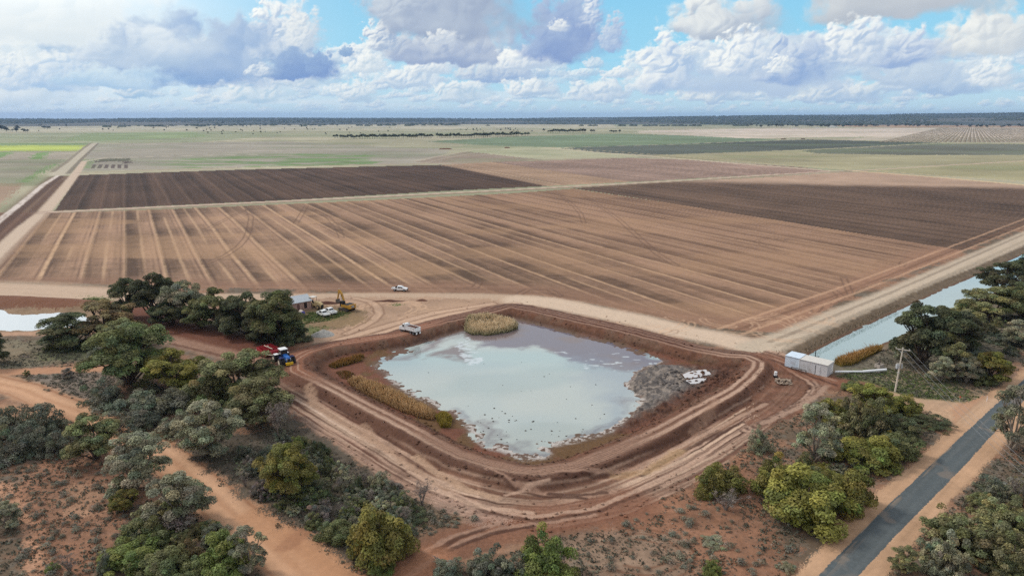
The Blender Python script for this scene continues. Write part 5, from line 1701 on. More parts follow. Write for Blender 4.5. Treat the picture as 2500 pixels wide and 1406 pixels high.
SCRUB = [([(-60, 830), (250, 826), (330, 900), (320, 1020), (250, 1000), (60, 940), (-60, 905)], 1.0), ([(-60, 1000), (200, 1040), (420, 1140), (560, 1260), (700, 1380), (720, 1440), (-60, 1440)], 1.0),
         ([(240, 985), (420, 1080), (620, 1270), (720, 1330), (960, 1440), (1060, 1340), (1180, 1270), (1020, 1215), (700, 1040), (640, 940), (420, 940)], 1.7), ([(1010, 1440), (1420, 1280), (1700, 1180), (1860, 1060), (2060, 950), (2240, 990), (2320, 1030), (2200, 1140), (1990, 1300), (1880, 1440)], 1.1),
         ([(2110, 1440), (2290, 1270), (2420, 1140), (2540, 1010), (2560, 1440)], 1.8), ([(2040, 925), (2160, 850), (2300, 790), (2560, 660), (2560, 860), (2440, 930), (2400, 985), (2240, 985)], 1.4)]
tufts('scrub_cover', SCRUB, 2.6, .20, lin(96, 93, 78), 150)
tufts('dry_litter', SCRUB, 1.8, .13, lin(132, 120, 104), 151, .12)
tufts('green_grass', [([(2040, 918), (2160, 900), (2330, 925), (2410, 985), (2240, 985), (2120, 960)], 3.0), ([(742, 765), (790, 755), (860, 764), (800, 784), (742, 792)], 5.0), ([(742, 800), (800, 794), (760, 826)], 4.0), ([(195, 729), (262, 728), (268, 742), (228, 742)], 3.0), ([(2100, 700), (2110, 700), (2110, 701)], 1)], 2.0, .18, lin(92, 108, 58), 152, .2)


# ---------------------------------------------------------------- reeds
def reed_bed(label, outline, z, height, n, low, high, seed, name='reed_bed'):
    rng = np.random.default_rng(seed)
    g = P(outline, z)
    lo, hi = g.min(0), g.max(0)
    x, y = rng.uniform(lo[0], hi[0], n * 4), rng.uniform(lo[1], hi[1], n * 4)
    k = in_poly(x, y, g)
    x, y = x[k][:n], y[k][:n]
    n = len(x)
    gz = np.maximum(paint(x, y)[1], z - .1)
    D, G_, S = line_dist(x, y, g, 5, closed=True)
    hgt = height * (.55 + .45 * smooth(D, 0, 1.4)) * (.75 + .4 * rng.random(n)) * (.75 + .5 * fbm(x * .5, y * .5, 3, seed))
    keep = fbm(x * .7, y * .7, 3, seed + 9) + .3 * rng.random(n) > .46
    x, y, gz, D, hgt = x[keep], y[keep], gz[keep], D[keep], hgt[keep]
    n = len(x)
    an = rng.uniform(0, 6.28, n)
    wv = .04 + .05 * rng.random(n)
    dx, dy = np.cos(an) * wv, np.sin(an) * wv
    lx, ly = rng.normal(size=n) * .3 * hgt, rng.normal(size=n) * .3 * hgt
    b0 = np.stack([x - dx, y - dy, gz], -1)
    b1 = np.stack([x + dx, y + dy, gz], -1)
    m0 = np.stack([x - dx * 1.3 + lx * .4, y - dy * 1.3 + ly * .4, gz + hgt * .6], -1)
    m1 = np.stack([x + dx * 1.3 + lx * .4, y + dy * 1.3 + ly * .4, gz + hgt * .6], -1)
    t0 = np.stack([x - dx * .4 + lx, y - dy * .4 + ly, gz + hgt], -1)
    t1 = np.stack([x + dx * .4 + lx, y + dy * .4 + ly, gz + hgt], -1)
    co = np.stack([b0, b1, m0, m1, t0, t1], 1).reshape(-1, 3)
    i = np.arange(n)[:, None] * 6
    f = np.concatenate([i + np.array([0, 1, 3, 2]), i + np.array([2, 3, 5, 4])])
    v = (.8 + .4 * rng.random(n))[:, None]
    edge = smooth(D, 1.6, .3)[:, None]
    topc = (high * (1 - .35 * edge) + low * .35 * edge) * v
    lowc = low * v
    cols = np.stack([lowc, lowc, topc * .7 + lowc * .3, topc * .7 + lowc * .3, topc, topc], 1).reshape(-1, 3)
    me = quads(name, co, f, cols)
    tag(link(name, me, REED), label, 'reeds')


REED = mat_leaf('reed_blades', (1, 1, 1), trans=.2)
green_r, straw_r, orange_r, gold_r = lin(80, 96, 50), lin(220, 192, 160), lin(176, 132, 82), lin(160, 142, 70)
reed_bed('island of straw topped reeds with green foot in the far corner of the pond', [(1132, 808), (1140, 795), (1180, 786), (1230, 783), (1262, 792), (1265, 802), (1240, 812), (1190, 820), (1150, 818)], WATER, 2.0, 3800, green_r, straw_r, 1)
reed_bed('orange brown reed bed filling the near end of the channel', [(2036, 902), (2050, 886), (2100, 868), (2150, 858), (2150, 866), (2110, 884), (2080, 902), (2052, 908)], CHAN_Z, 2.2, 4200, lin(150, 132, 60), orange_r, 2)
reed_bed('long straw coloured reed belt along the left inner bank', [(846, 934), (880, 926), (930, 942), (985, 968), (1040, 996), (1066, 1010), (1058, 1026), (1030, 1024), (975, 1004), (915, 976), (866, 950)], WATER + .2, 1.5, 3600, lin(128, 98, 66), lin(200, 162, 118), 3)
reed_bed('yellow green reed tuft at the lower end of the straw belt', [(1062, 1020), (1085, 1008), (1104, 1022), (1100, 1042), (1076, 1044)], WATER + .2, 1.4, 700, lin(130, 124, 48), lin(176, 158, 72), 4)
reed_bed('ragged reed strip with orange tops near the tractor corner', [(800, 896), (830, 884), (868, 872), (890, 870), (886, 882), (850, 892), (816, 902)], WATER + .1, 1.3, 900, lin(92, 92, 46), lin(170, 126, 66), 5)
reed_bed('thin weedy reeds on the mud shelf beside the straw belt', [(820, 910), (850, 906), (870, 916), (860, 928), (832, 924)], WATER + .2, .8, 260, lin(100, 92, 48), lin(150, 112, 60), 6)
reed_bed('grey brown brush along the channel edge below the pale road', [(1944, 858), (1990, 836), (2060, 800), (2130, 768), (2190, 742), (2200, 748), (2140, 776), (2070, 810), (2000, 846), (1966, 866)], .3, .7, 3000, lin(96, 80, 64), lin(142, 122, 102), 7, name='bank_brush')


# ---------------------------------------------------------------- far trees, hills and woods
FAR = []
for k in range(4):
    rng = np.random.default_rng(200 + k)
    cl = []
    for q in range(14):
        a, rr = rng.uniform(0, 6.28), 4.2 * math.sqrt(rng.random())
        cl.append((rr * math.cos(a), rr * math.sin(a), 4.2 + 3.6 * rng.random() * (1 - rr / 6), 1.3 + .8 * rng.random()))
    co, f, t = leaf_cloud(cl, rng, 6, .85, tone=.25)
    tc_, tf = tubes([[((0, 0, 0), .35), ((.2, .1, 3.0), .25), ((.5, .4, 5.5), .12)], [((.1, .1, 2.2), .2), ((-1.2, .8, 5.2), .1)]])
    allco = np.concatenate([co, tc_])
    FAR.append(quads('far_tree', allco, np.concatenate([f, tf + len(co)]), np.concatenate([t, np.tile([[.8, .7, .62]], (len(tc_), 1))])))
FAR_MAT = mat_leaf('far_leaves', lin(76, 84, 66), trans=.1)
for me in FAR:
    me.materials.append(FAR_MAT)
_r = random.Random(31)


def far_tree(px, py, width_px, height_px, label, group):
    x, y = ground_point(px, py)
    ppm = scale_at(px, py)
    o = link('far_tree', _r.choice(FAR), loc=(x, y, -.2), rotz=_r.uniform(0, 6))
    w = width_px / ppm / 10.5
    o.scale = (w, w, height_px / ppm / 7.0)
    tag(o, label, 'tree', group)


L1 = 'dark tree in the long shelter belt crossing the far plain'
for a, b, y0, y1 in ((832, 1055, 339.5, 337.5), (1068, 1192, 337, 335.5), (1180, 1268, 335.5, 333)):
    x = a
    while x < b:
        far_tree(x, y0 + (y1 - y0) * (x - a) / (b - a) + _r.uniform(-.5, .9), _r.uniform(8, 14), _r.uniform(7, 11), L1, 'far shelter belt')
        x += _r.uniform(3.0, 6.5)
for x in (818, 824, 1274, 1282, 1289):
    far_tree(x, 338 - (x - 818) * .011, _r.uniform(9, 13), _r.uniform(7, 9), L1, 'far shelter belt')
L2 = 'dark tree in the shorter belt behind the green strip on the far plain'
x = 1344
while x < 1432:
    far_tree(x, 325.5 + _r.uniform(-.6, .6), _r.uniform(7, 11), _r.uniform(7, 10), L2, 'short far tree belt')
    x += _r.uniform(2.8, 5)
for x, y in ((1328, 323), (1338, 325), (1444, 325), (1450, 325), (1492, 325), (1498, 325.5), (1504, 325), (1512, 325.5)):
    far_tree(x, y, _r.uniform(7, 10), _r.uniform(5, 8), L2, 'short far tree belt')
L3 = 'small lone tree dotted over the far pale plain'
for k in range(96):
    x, y = _r.choice([(_r.uniform(90, 480), _r.uniform(306, 322)), (_r.uniform(470, 640), _r.uniform(308, 332)), (_r.uniform(640, 1000), _r.uniform(306, 333)), (_r.uniform(1120, 1300), _r.uniform(316, 325))])
    far_tree(x, y, _r.uniform(2.6, 5.0), _r.uniform(3.0, 5.5), L3, 'lone trees on the far plain')
L4 = 'grey tree in the clump at the left end of the far plain'
for k in range(16):
    far_tree(_r.uniform(-10, 50), _r.uniform(316, 323.5), _r.uniform(8, 13), _r.uniform(6, 10), L4, 'clump at the left of the far plain')
for x, y in ((57, 322), (68, 324), (62, 324), (108, 316), (116, 317), (121, 316)):
    far_tree(x, y, _r.uniform(7, 12), _r.uniform(6, 8), L4, 'clump at the left of the far plain')
L5 = 'tree in the dark row along the far edge of the pale field on the right'
for a, b, y0, n in ((1806, 2150, 311.5, 52), (2150, 2300, 310, 24), (2330, 2510, 311.5, 26)):
    for k in range(n):
        far_tree(_r.uniform(a, b), y0 + _r.uniform(-2.2, 1.2), _r.uniform(5, 10), _r.uniform(4, 7), L5, 'dark tree row on the right')

# hills with woods on the skyline, highest on the right
SKY = [(-900, 1.2), (-300, .8), (0, .6), (300, .9), (520, 1.6), (700, 1.9), (900, 1.2), (1250, 1.2), (1500, 3.0), (1650, 5.2), (1800, 7.0), (2000, 9.0), (2200, 11.2), (2500, 13.6), (3000, 15), (3600, 12)]
sx, sy = zip(*SKY)


def hill_height(X, Y):
    az = X / np.maximum(Y, 1)
    px = 1250 + az * F * cp
    d = np.hypot(X, Y)
    up = np.interp(px, sx, sy)
    h = 39 + up * 6.5 * (.86 + .28 * fbm(px * .004, d * .0001, 4, 700))
    foot = np.interp(px, [0, 1200, 2000], [5600, 6400, 6600])
    t = np.clip((d - foot) / (11200 - foot), 0, 1)
    return h * t ** 1.15 - 2.0 + 1.2 * fbm(X * .002, Y * .002, 3, 701) * (t > 0)


def build_hills():
    pxs = np.arange(-900, 3601, 12.0)
    ds = np.concatenate([np.arange(5600, 12000, 200), np.arange(12000, 15001, 1000)])
    gp, gd = np.meshgrid(pxs, ds)
    a = np.arctan((gp - 1250) / (F * cp))
    X, Y = (gd * np.sin(a)).ravel(), (gd * np.cos(a)).ravel()
    Z = hill_height(X, Y)
    h, w = gp.shape
    idx = np.arange(h * w).reshape(h, w)
    f = np.stack([idx[:-1, :-1], idx[:-1, 1:], idx[1:, 1:], idx[1:, :-1]], -1).reshape(-1, 4)[:, ::-1]
    n = fbm(X * .0011, Y * .0007, 4, 702)
    C = np.tile(lin(98, 98, 88), (len(X), 1))
    g = smooth(n, .44, .56)[:, None]
    C = C * (1 - g) + lin(72, 80, 74) * g
    me = quads('hills', np.stack([X, Y, Z], -1), f, C, True)
    tag(link('hills', me, bpy.data.materials['dry_pasture']), kind='structure')
    # woods: low-poly crowns massed over the hills and in belts below them
    rng = np.random.default_rng(33)
    n = 22000
    d = rng.uniform(5200, 12500, n)
    pxr = rng.uniform(-300, 2900, n)
    a = np.arctan((pxr - 1250) / (F * cp))
    X, Y = d * np.sin(a), d * np.cos(a)
    dens = fbm(X * .0009, Y * .0006, 4, 703)
    right = smooth(pxr, 1250, 1900)
    keep = dens > np.where(d > 8200, (.44 - .12 * right), .56 - .0 * right)
    left_open = (pxr < 1250) & (d < 7600)
    keep &= ~(left_open & (rng.random(n) < .8))
    X, Y = X[keep], Y[keep]
    Z = np.maximum(hill_height(X, Y), 0)
    n = len(X)
    s = rng.uniform(11, 24, n)
    hh = rng.uniform(7, 14, n)
    ring = np.linspace(0, 2 * np.pi, 6, endpoint=False)
    cs, sn = np.cos(ring), np.sin(ring)
    low = np.stack([X[:, None] + s[:, None] * cs, Y[:, None] + s[:, None] * sn * .8, np.repeat(Z[:, None] + 1, 6, 1)], -1)
    jit = rng.uniform(.45, .8, (n, 6))
    mid = np.stack([X[:, None] + s[:, None] * cs * jit, Y[:, None] + s[:, None] * sn * jit * .8, Z[:, None] + hh[:, None] * rng.uniform(.7, 1.0, (n, 6))], -1)
    top = np.stack([X, Y, Z + hh * 1.05], -1)[:, None]
    co = np.concatenate([low, mid, top], 1).reshape(-1, 3)
    b = np.arange(n)[:, None, None] * 13
    k = np.arange(6)
    side = np.stack([k, (k + 1) % 6, 6 + (k + 1) % 6, 6 + k], -1)[None]
    f4 = (b + side).reshape(-1, 4)
    cap = np.stack([6 + k, 6 + (k + 1) % 6, np.full(6, 12)], -1)[None]
    f3 = (b + cap).reshape(-1, 3)
    loops = np.concatenate([f4.ravel(), f3.ravel()])
    tot = np.concatenate([np.full(len(f4), 4), np.full(len(f3), 3)])
    st = np.concatenate([[0], np.cumsum(tot)[:-1]])
    cols = np.repeat((.75 + .5 * rng.random(n))[:, None] * np.ones(3), 13, 0)
    me = mesh_from('far_woodland', co, loops, st, tot, cols)
    tag(link('far_woodland', me, mat_leaf('woodland_leaves', lin(80, 88, 72), trans=.05)), kind='stuff')
    # vine rows on the far right, in lines running away from the camera
    rng = np.random.default_rng(35)
    v = []
    for r in range(60):
        bx = 2150 + r * 12.0
        x0, y0 = ground_point(bx, 347.5)
        x1, y1 = ground_point(2375 + (bx - 2375) * .36, 313)
        t = np.linspace(0, 1, 90) ** 1.7
        v.append(np.stack([x0 + (x1 - x0) * t, y0 + (y1 - y0) * t], -1))
    v = np.concatenate(v)
    n = len(v)
    w_, h_ = .8, .9
    L = 5.0
    corners = np.array([[-w_, -L, 0], [w_, -L, 0], [w_, L, 0], [-w_, L, 0], [-w_ * .6, -L, h_], [w_ * .6, -L, h_], [w_ * .6, L, h_], [-w_ * .6, L, h_]])
    co = (np.concatenate([v, np.zeros((n, 1))], 1)[:, None] + corners[None] * rng.uniform(.5, 1.3, (n, 1, 1))).reshape(-1, 3)
    fq = np.array([[0, 1, 5, 4], [1, 2, 6, 5], [2, 3, 7, 6], [3, 0, 4, 7], [4, 5, 6, 7]])
    f = (np.arange(n)[:, None, None] * 8 + fq[None]).reshape(-1, 4)
    me = quads('vine_rows', co, f, np.repeat((.8 + .4 * rng.random(n))[:, None] * np.ones(3), 8, 0))
    tag(link('vine_rows', me, mat_leaf('vine_leaves', lin(150, 140, 120), trans=.05)), kind='stuff')


build_hills()


# ---------------------------------------------------------------- built things
class MB:
    """collects shapes into one mesh"""
    def __init__(self):
        self.bm = bmesh.new()

    def box(self, c, s, rot=None, bevel=0.0, taper=None):
        geo = bmesh.ops.create_cube(self.bm, size=1.0)
        vs = geo['verts']
        for v in vs:
            v.co = Vector((v.co.x * s[0], v.co.y * s[1], v.co.z * s[2]))
            if taper and v.co.z > 0:
                v.co.x *= taper[0]
                v.co.y *= taper[1]
            if rot:
                v.co = rot @ v.co
            v.co += Vector(c)
        if bevel:
            es = list({e for v in vs for e in v.link_edges})
            bmesh.ops.bevel(self.bm, geom=es, offset=bevel, segments=2, affect='EDGES', profile=.6)
        return self

    def cyl(self, p, q, r0, r1=None, n=14, caps=True):
        p, q = Vector(p), Vector(q)
        r1 = r0 if r1 is None else r1
        d = q - p
        m = Matrix.Translation((p + q) / 2) @ d.to_track_quat('Z', 'Y').to_matrix().to_4x4()
        bmesh.ops.create_cone(self.bm, cap_ends=caps, segments=n, radius1=r0, radius2=r1, depth=d.length, matrix=m)
        return self

    def prism(self, prof, y0, y1, bevel=0.0, inset=None):
        """side outline (x, z) carried across from y0 to y1; inset narrows the points listed"""
        inset = inset or {}
        a = [self.bm.verts.new((x, y0 + inset.get(i, 0), z)) for i, (x, z) in enumerate(prof)]
        b = [self.bm.verts.new((x, y1 - inset.get(i, 0), z)) for i, (x, z) in enumerate(prof)]
        n = len(prof)
        fs = [self.bm.faces.new(a), self.bm.faces.new(b[::-1])]
        for i in range(n):
            fs.append(self.bm.faces.new((a[i], b[i], b[(i + 1) % n], a[(i + 1) % n])))
        if bevel:
            es = list({e for f in fs for e in f.edges})
            bmesh.ops.bevel(self.bm, geom=es, offset=bevel, segments=2, affect='EDGES', profile=.6)
        return self

    def poly(self, pts):
        self.bm.faces.new([self.bm.verts.new(p) for p in pts])
        return self

    def lathe_y(self, c, prof, n=20):
        """wheel-like solid turned about the y axis: prof = [(y, radius), ...]"""
        rings = []
        for y, r in prof:
            rings.append([self.bm.verts.new((c[0] + r * math.cos(2 * math.pi * k / n), c[1] + y, c[2] + r * math.sin(2 * math.pi * k / n))) for k in range(n)])
        for a, b in zip(rings, rings[1:]):
            for k in range(n):
                self.bm.faces.new((a[k], a[(k + 1) % n], b[(k + 1) % n], b[k]))
        self.bm.faces.new(rings[0])
        self.bm.faces.new(rings[-1][::-1])
        return self

    def done(self, name, mat, parent=None, label=None):
        bmesh.ops.recalc_face_normals(self.bm, faces=self.bm.faces)
        me = bpy.data.meshes.new(name)
        self.bm.to_mesh(me)
        self.bm.free()
        o = link(name, me, mat, parent)
        if label:
            o['label'] = label
        return o


DUST = lin(150, 116, 90)
M = {
    'white': mat_plain('white_paint', lin(236, 236, 234), .35, vary=.05, dirt=lin(196, 178, 160), scale=1.2),
    'glass': mat_plain('dark_glass', lin(24, 28, 32), .08, vary=.1, spec=.6),
    'rubber': mat_plain('tyre_rubber', lin(44, 42, 42), .85, vary=.25, dirt=lin(104, 84, 68)),
    'rim': mat_plain('rim_metal', lin(150, 150, 150), .4, vary=.1),
    'black': mat_plain('black_plastic', lin(30, 30, 32), .6, vary=.15),
    'red_lamp': mat_plain('red_lamp', lin(150, 24, 20), .3),
    'clear_lamp': mat_plain('clear_lamp', lin(220, 222, 224), .15),
    'yellow': mat_plain('machine_yellow', lin(196, 146, 58), .45, vary=.1, dirt=lin(130, 98, 62), scale=1.0),
    'faded': mat_plain('faded_cream_paint', lin(206, 180, 132), .7, vary=.18, dirt=lin(150, 112, 76), scale=1.1),
    'steel': mat_plain('worn_steel', lin(96, 88, 82), .55, vary=.25, dirt=lin(120, 86, 62)),
    'blue': mat_plain('tractor_blue', lin(48, 104, 178), .4, vary=.08),
    'navy': mat_plain('dark_blue_paint', lin(26, 36, 84), .45, vary=.1),
    'red': mat_plain('scraper_red', lin(160, 42, 46), .5, vary=.14, dirt=lin(110, 50, 42), scale=1.0),
    'cream': mat_plain('cream_rim', lin(214, 204, 182), .55, vary=.08, dirt=lin(170, 144, 116)),
    'plate': mat_plain('yellow_weight', lin(222, 180, 34), .5, vary=.1),
    'brick': mat_plain('pink_brick', lin(172, 140, 128), .9, vary=.16, scale=1.6, dirt=lin(150, 124, 112)),
    'roof': mat_plain('pale_roof_sheet', lin(178, 184, 188), .7, vary=.07, dirt=lin(170, 170, 172), scale=.8),
    'void': mat_plain('dark_opening', lin(46, 34, 32), .9),
    'door': mat_plain('old_door', lin(112, 82, 74), .85),
    'panel_blue': mat_plain('bluish_white_panel', lin(210, 222, 232), .5, vary=.06, dirt=lin(186, 188, 190), scale=.7),
    'panel_grey': mat_plain('grey_white_panel', lin(208, 208, 208), .55, vary=.07, dirt=lin(168, 164, 160), scale=.7),
    'pipe': mat_plain('white_pipe', lin(234, 234, 232), .4, vary=.05),
    'concrete': mat_plain('concrete', lin(172, 160, 148), .9, vary=.16, scale=2.0, bump=.2),
    'timber': mat_plain('weathered_pole', lin(206, 196, 180), .85, vary=.12, scale=2.0),
    'gal': mat_plain('galvanised_steel', lin(178, 182, 184), .4, vary=.1),
    'porcelain': mat_plain('insulator', lin(190, 186, 180), .25),
    'gravel': mat_plain('pale_gravel', lin(164, 160, 152), .95, vary=.4, scale=5.0, bump=.5),
    'soil': mat_plain('loaded_soil', lin(88, 56, 44), .95, vary=.35, scale=3.0, bump=.6),
    'purple': mat_plain('violet_blue_paint', lin(84, 76, 150), .5, vary=.15),
    'post': mat_plain('post_white', lin(236, 234, 230), .5, vary=.05),
    'orange': mat_plain('post_red_orange', lin(206, 92, 66), .5),
    'wire': mat_plain('wire', lin(150, 150, 150), .5),
    'rubble': mat_plain('broken_concrete', lin(160, 142, 124), .95, vary=.25, scale=2.5, bump=.3),
    'clod': mat_plain('clay_clod', lin(104, 70, 54), .95, vary=.35, scale=1.4, bump=.4),
    'iron': mat_plain('roof_iron', lin(206, 200, 190), .6, vary=.1),
}


def facing(p, q, z=0.0):
    """angle of the ground line that runs from pixel p to pixel q"""
    a, b = ground_point(*p, z), ground_point(*q, z)
    return math.atan2(b[1] - a[1], b[0] - a[0])


def spot(px, py, z=None):
    x, y = ground_point(px, py, 0 if z is None else z)
    if z is None:
        z = float(paint(np.array([x]), np.array([y]))[1][0])
        x, y = ground_point(px, py, z)
    return x, y, z


def wheel(parent, x, y, r, w, rim='rim', side=1):
    t = MB().lathe_y((x, y, r), [(-w / 2, r * .62), (-w / 2, r * .9), (-w * .32, r), (w * .32, r), (w / 2, r * .9), (w / 2, r * .62)]).done('wheel', M['rubber'], parent)
    MB().lathe_y((x, y + side * w * .16, r), [(-w * .38, r * .2), (-w * .38, r * .60), (w * .38, r * .60), (w * .30, r * .3)], 14).done('rim', M[rim], t)
    return t


def ute(label, loc, rot, tray=True, extra=None):
    u = thing('utility_truck', label, 'ute', loc, rot, 'white utes')
    body = [(-.35, .45), (2.55, .45), (2.68, .62), (2.66, 1.02), (1.45, 1.14), (.70, 1.74), (-.62, 1.76), (-.82, 1.15), (-.82, .45)]
    MB().prism(body, -.9, .9, .05, {4: .05, 5: .17, 6: .17, 7: .06}).done('body', M['white'], u)
    MB().poly([(1.40, -.80, 1.16), (1.40, .80, 1.16), (.76, .70, 1.69), (.76, -.70, 1.69)]).done('windscreen', M['glass'], u)
    for s in (-1, 1):
        y0, y1 = s * .868, s * .755
        for x0, x1 in ((.45, 1.16), (-.42, .36)):
            top0, top1 = max(x0 - .0, -.42), min(x1, .74)
            MB().poly([(x0, y0 + s * .03, 1.18), (x1, y0 + s * .03, 1.18), (min(x1, .72), y1 + s * .03, 1.62), (x0 + .04, y1 + s * .03, 1.62)]).done('side_window', M['glass'], u)
        MB().box((2.60, s * .66, .86), (.18, .36, .16), bevel=.03).done('headlight', M['clear_lamp'], u)
        MB().box((-2.62, s * .78, .82), (.06, .16, .26)).done('tail_light', M['red_lamp'], u)
        MB().box((.95, s * .98, 1.18), (.16, .2, .14), bevel=.03).done('mirror', M['black'], u)
    MB().poly([(-.86, .68, 1.22), (-.86, -.68, 1.22), (-.70, -.66, 1.66), (-.70, .66, 1.66)]).done('rear_window', M['glass'], u)
    MB().box((2.74, 0, .56), (.16, 1.7, .26), bevel=.05).done('bumper', M['black'], u)
    if tray:
        b = MB().box((-1.78, 0, .80), (1.78, 1.84, .10))
        for s in (-1, 1):
            b.box((-1.78, s * .9, .98), (1.78, .05, .30))
        b.box((-2.66, 0, .98), (.05, 1.84, .30)).box((-.92, 0, 1.0), (.05, 1.8, .34))
        b.done('tray', M['white'], u)
    else:
        b = MB().box((-1.74, 0, .62), (1.86, 1.78, .14))
        for s in (-1, 1):
            b.box((-1.74, s * .86, .86), (1.86, .10, .52), bevel=.03)
        b.box((-2.64, 0, .86), (.10, 1.80, .52), bevel=.03)
        b.done('tub', M['white'], u)
    if extra == 'bar':
        MB().box((-1.0, 0, 1.36), (.10, 1.5, .62)).box((-1.25, 0, 1.2), (.5, .7, .35)).done('headboard', M['black'], u)
    for x in (1.72, -1.62):
        for s in (-1, 1):
            wheel(u, x, s * .80, .40, .26, side=s)
    return u


ute('white tray-back ute driving along the dark headland at the field edge', spot(976, 710), facing((957, 710), (994, 711)), True, 'bar')
ute('white ute with open tray parked on grass, nearer of the pair by the shed', spot(790, 771), facing((800, 775), (776, 765)), True)
ute('white ute with closed tub parked just behind another, nearer the excavator', spot(806, 765), facing((820, 769), (792, 759)), False)


def dump_truck():
    x, y, z = spot(1002, 812)
    t = thing('dump_truck', 'white tipper truck loaded with soil on the pond bank', 'truck', (x, y, z), facing((1022, 816), (984, 806), 1.0))
    MB().box((0, 0, .85), (7.2, .9, .28)).box((2.2, .75, .75), (1.2, .5, .5), bevel=.05).box((2.2, -.75, .75), (1.2, .5, .5), bevel=.05).done('chassis', M['steel'], t)
    MB().prism([(1.55, .9), (4.0, .75), (4.05, 1.55), (3.9, 1.85), (2.75, 2.0), (2.55, 2.85), (1.6, 2.9)], -1.15, 1.15, .07, {5: .12, 6: .08}).done('cab', M['white'], t)
    MB().poly([(2.74, -.95, 2.06), (2.74, .95, 2.06), (2.60, .88, 2.72), (2.60, -.88, 2.72)]).done('windscreen', M['glass'], t)
    for s in (-1, 1):
        MB().poly([(1.75, s * 1.17, 1.95), (2.6, s * 1.17, 1.95), (2.48, s * 1.10, 2.6), (1.75, s * 1.11, 2.6)]).done('side_window', M['glass'], t)
        MB().box((3.25, s * .98, 1.02), (1.5, .36, .5), bevel=.12).done('mudguard', M['white'], t)
        MB().box((4.02, s * .8, 1.2), (.1, .3, .22), bevel=.03).done('headlight', M['clear_lamp'], t)
        MB().cyl((1.45, s * 1.08, .9), (1.45, s * 1.08, 3.2), .08).done('exhaust_stack', M['gal'], t)
        MB().box((-3.72, s * .78, .55), (.05, .6, .62)).done('mudflap', M['white'], t)
    MB().box((4.12, 0, .62), (.22, 2.3, .4), bevel=.06).done('bumper', M['gal'], t)
    MB().box((4.04, 0, 1.35), (.08, 1.0, .7)).done('grille', M['steel'], t)
    b = MB().box((-1.1, 0, 1.12), (4.9, 2.3, .12))
    for s in (-1, 1):
        b.box((-1.1, s * 1.14, 1.72), (4.9, .07, 1.2))
        for k in range(7):
            b.box((-3.35 + k * .75, s * 1.19, 1.72), (.09, .05, 1.16))
        b.box((-1.1, s * 1.16, 2.34), (4.96, .14, .10))
    b.box((-3.55, 0, 1.72), (.08, 2.3, 1.2)).box((1.35, 0, 1.85), (.08, 2.3, 1.5)).box((1.55, 0, 2.58), (.5, 2.1, .06))
    b.done('tipper_body', M['white'], t)
    for x_ in (3.2, -1.3, -2.6):
        for s in (-1, 1):
            wheel(t, x_, s * .95, .52, .34 if x_ > 0 else .6, side=s)
    # the load
    rng = np.random.default_rng(3)
    gx, gy = np.meshgrid(np.linspace(-3.4, 1.2, 24), np.linspace(-1.06, 1.06, 14))
    edge = np.minimum(1, np.minimum((gx + 3.4) / .8, np.minimum((1.2 - gx) / .8, (1.06 - np.abs(gy)) / .5)))
    gz = 1.95 + .5 * edge + .18 * (fbm(gx * 2.2 + 9, gy * 2.2, 4, 9) - .5)
    idx = np.arange(gx.size).reshape(gx.shape)
    f = np.stack([idx[:-1, :-1], idx[:-1, 1:], idx[1:, 1:], idx[1:, :-1]], -1).reshape(-1, 4)
    me = quads('soil_load', np.stack([gx, gy, gz], -1).reshape(-1, 3), f, None, True)
    o = link('soil_load', me, M['soil'], loc=(x, y, z), rotz=t.rotation_euler.z)
    tag(o, 'dark red soil heaped in the white tipper truck', 'soil')
    o.scale = t.scale = (.82, .82, .82)


dump_truck()


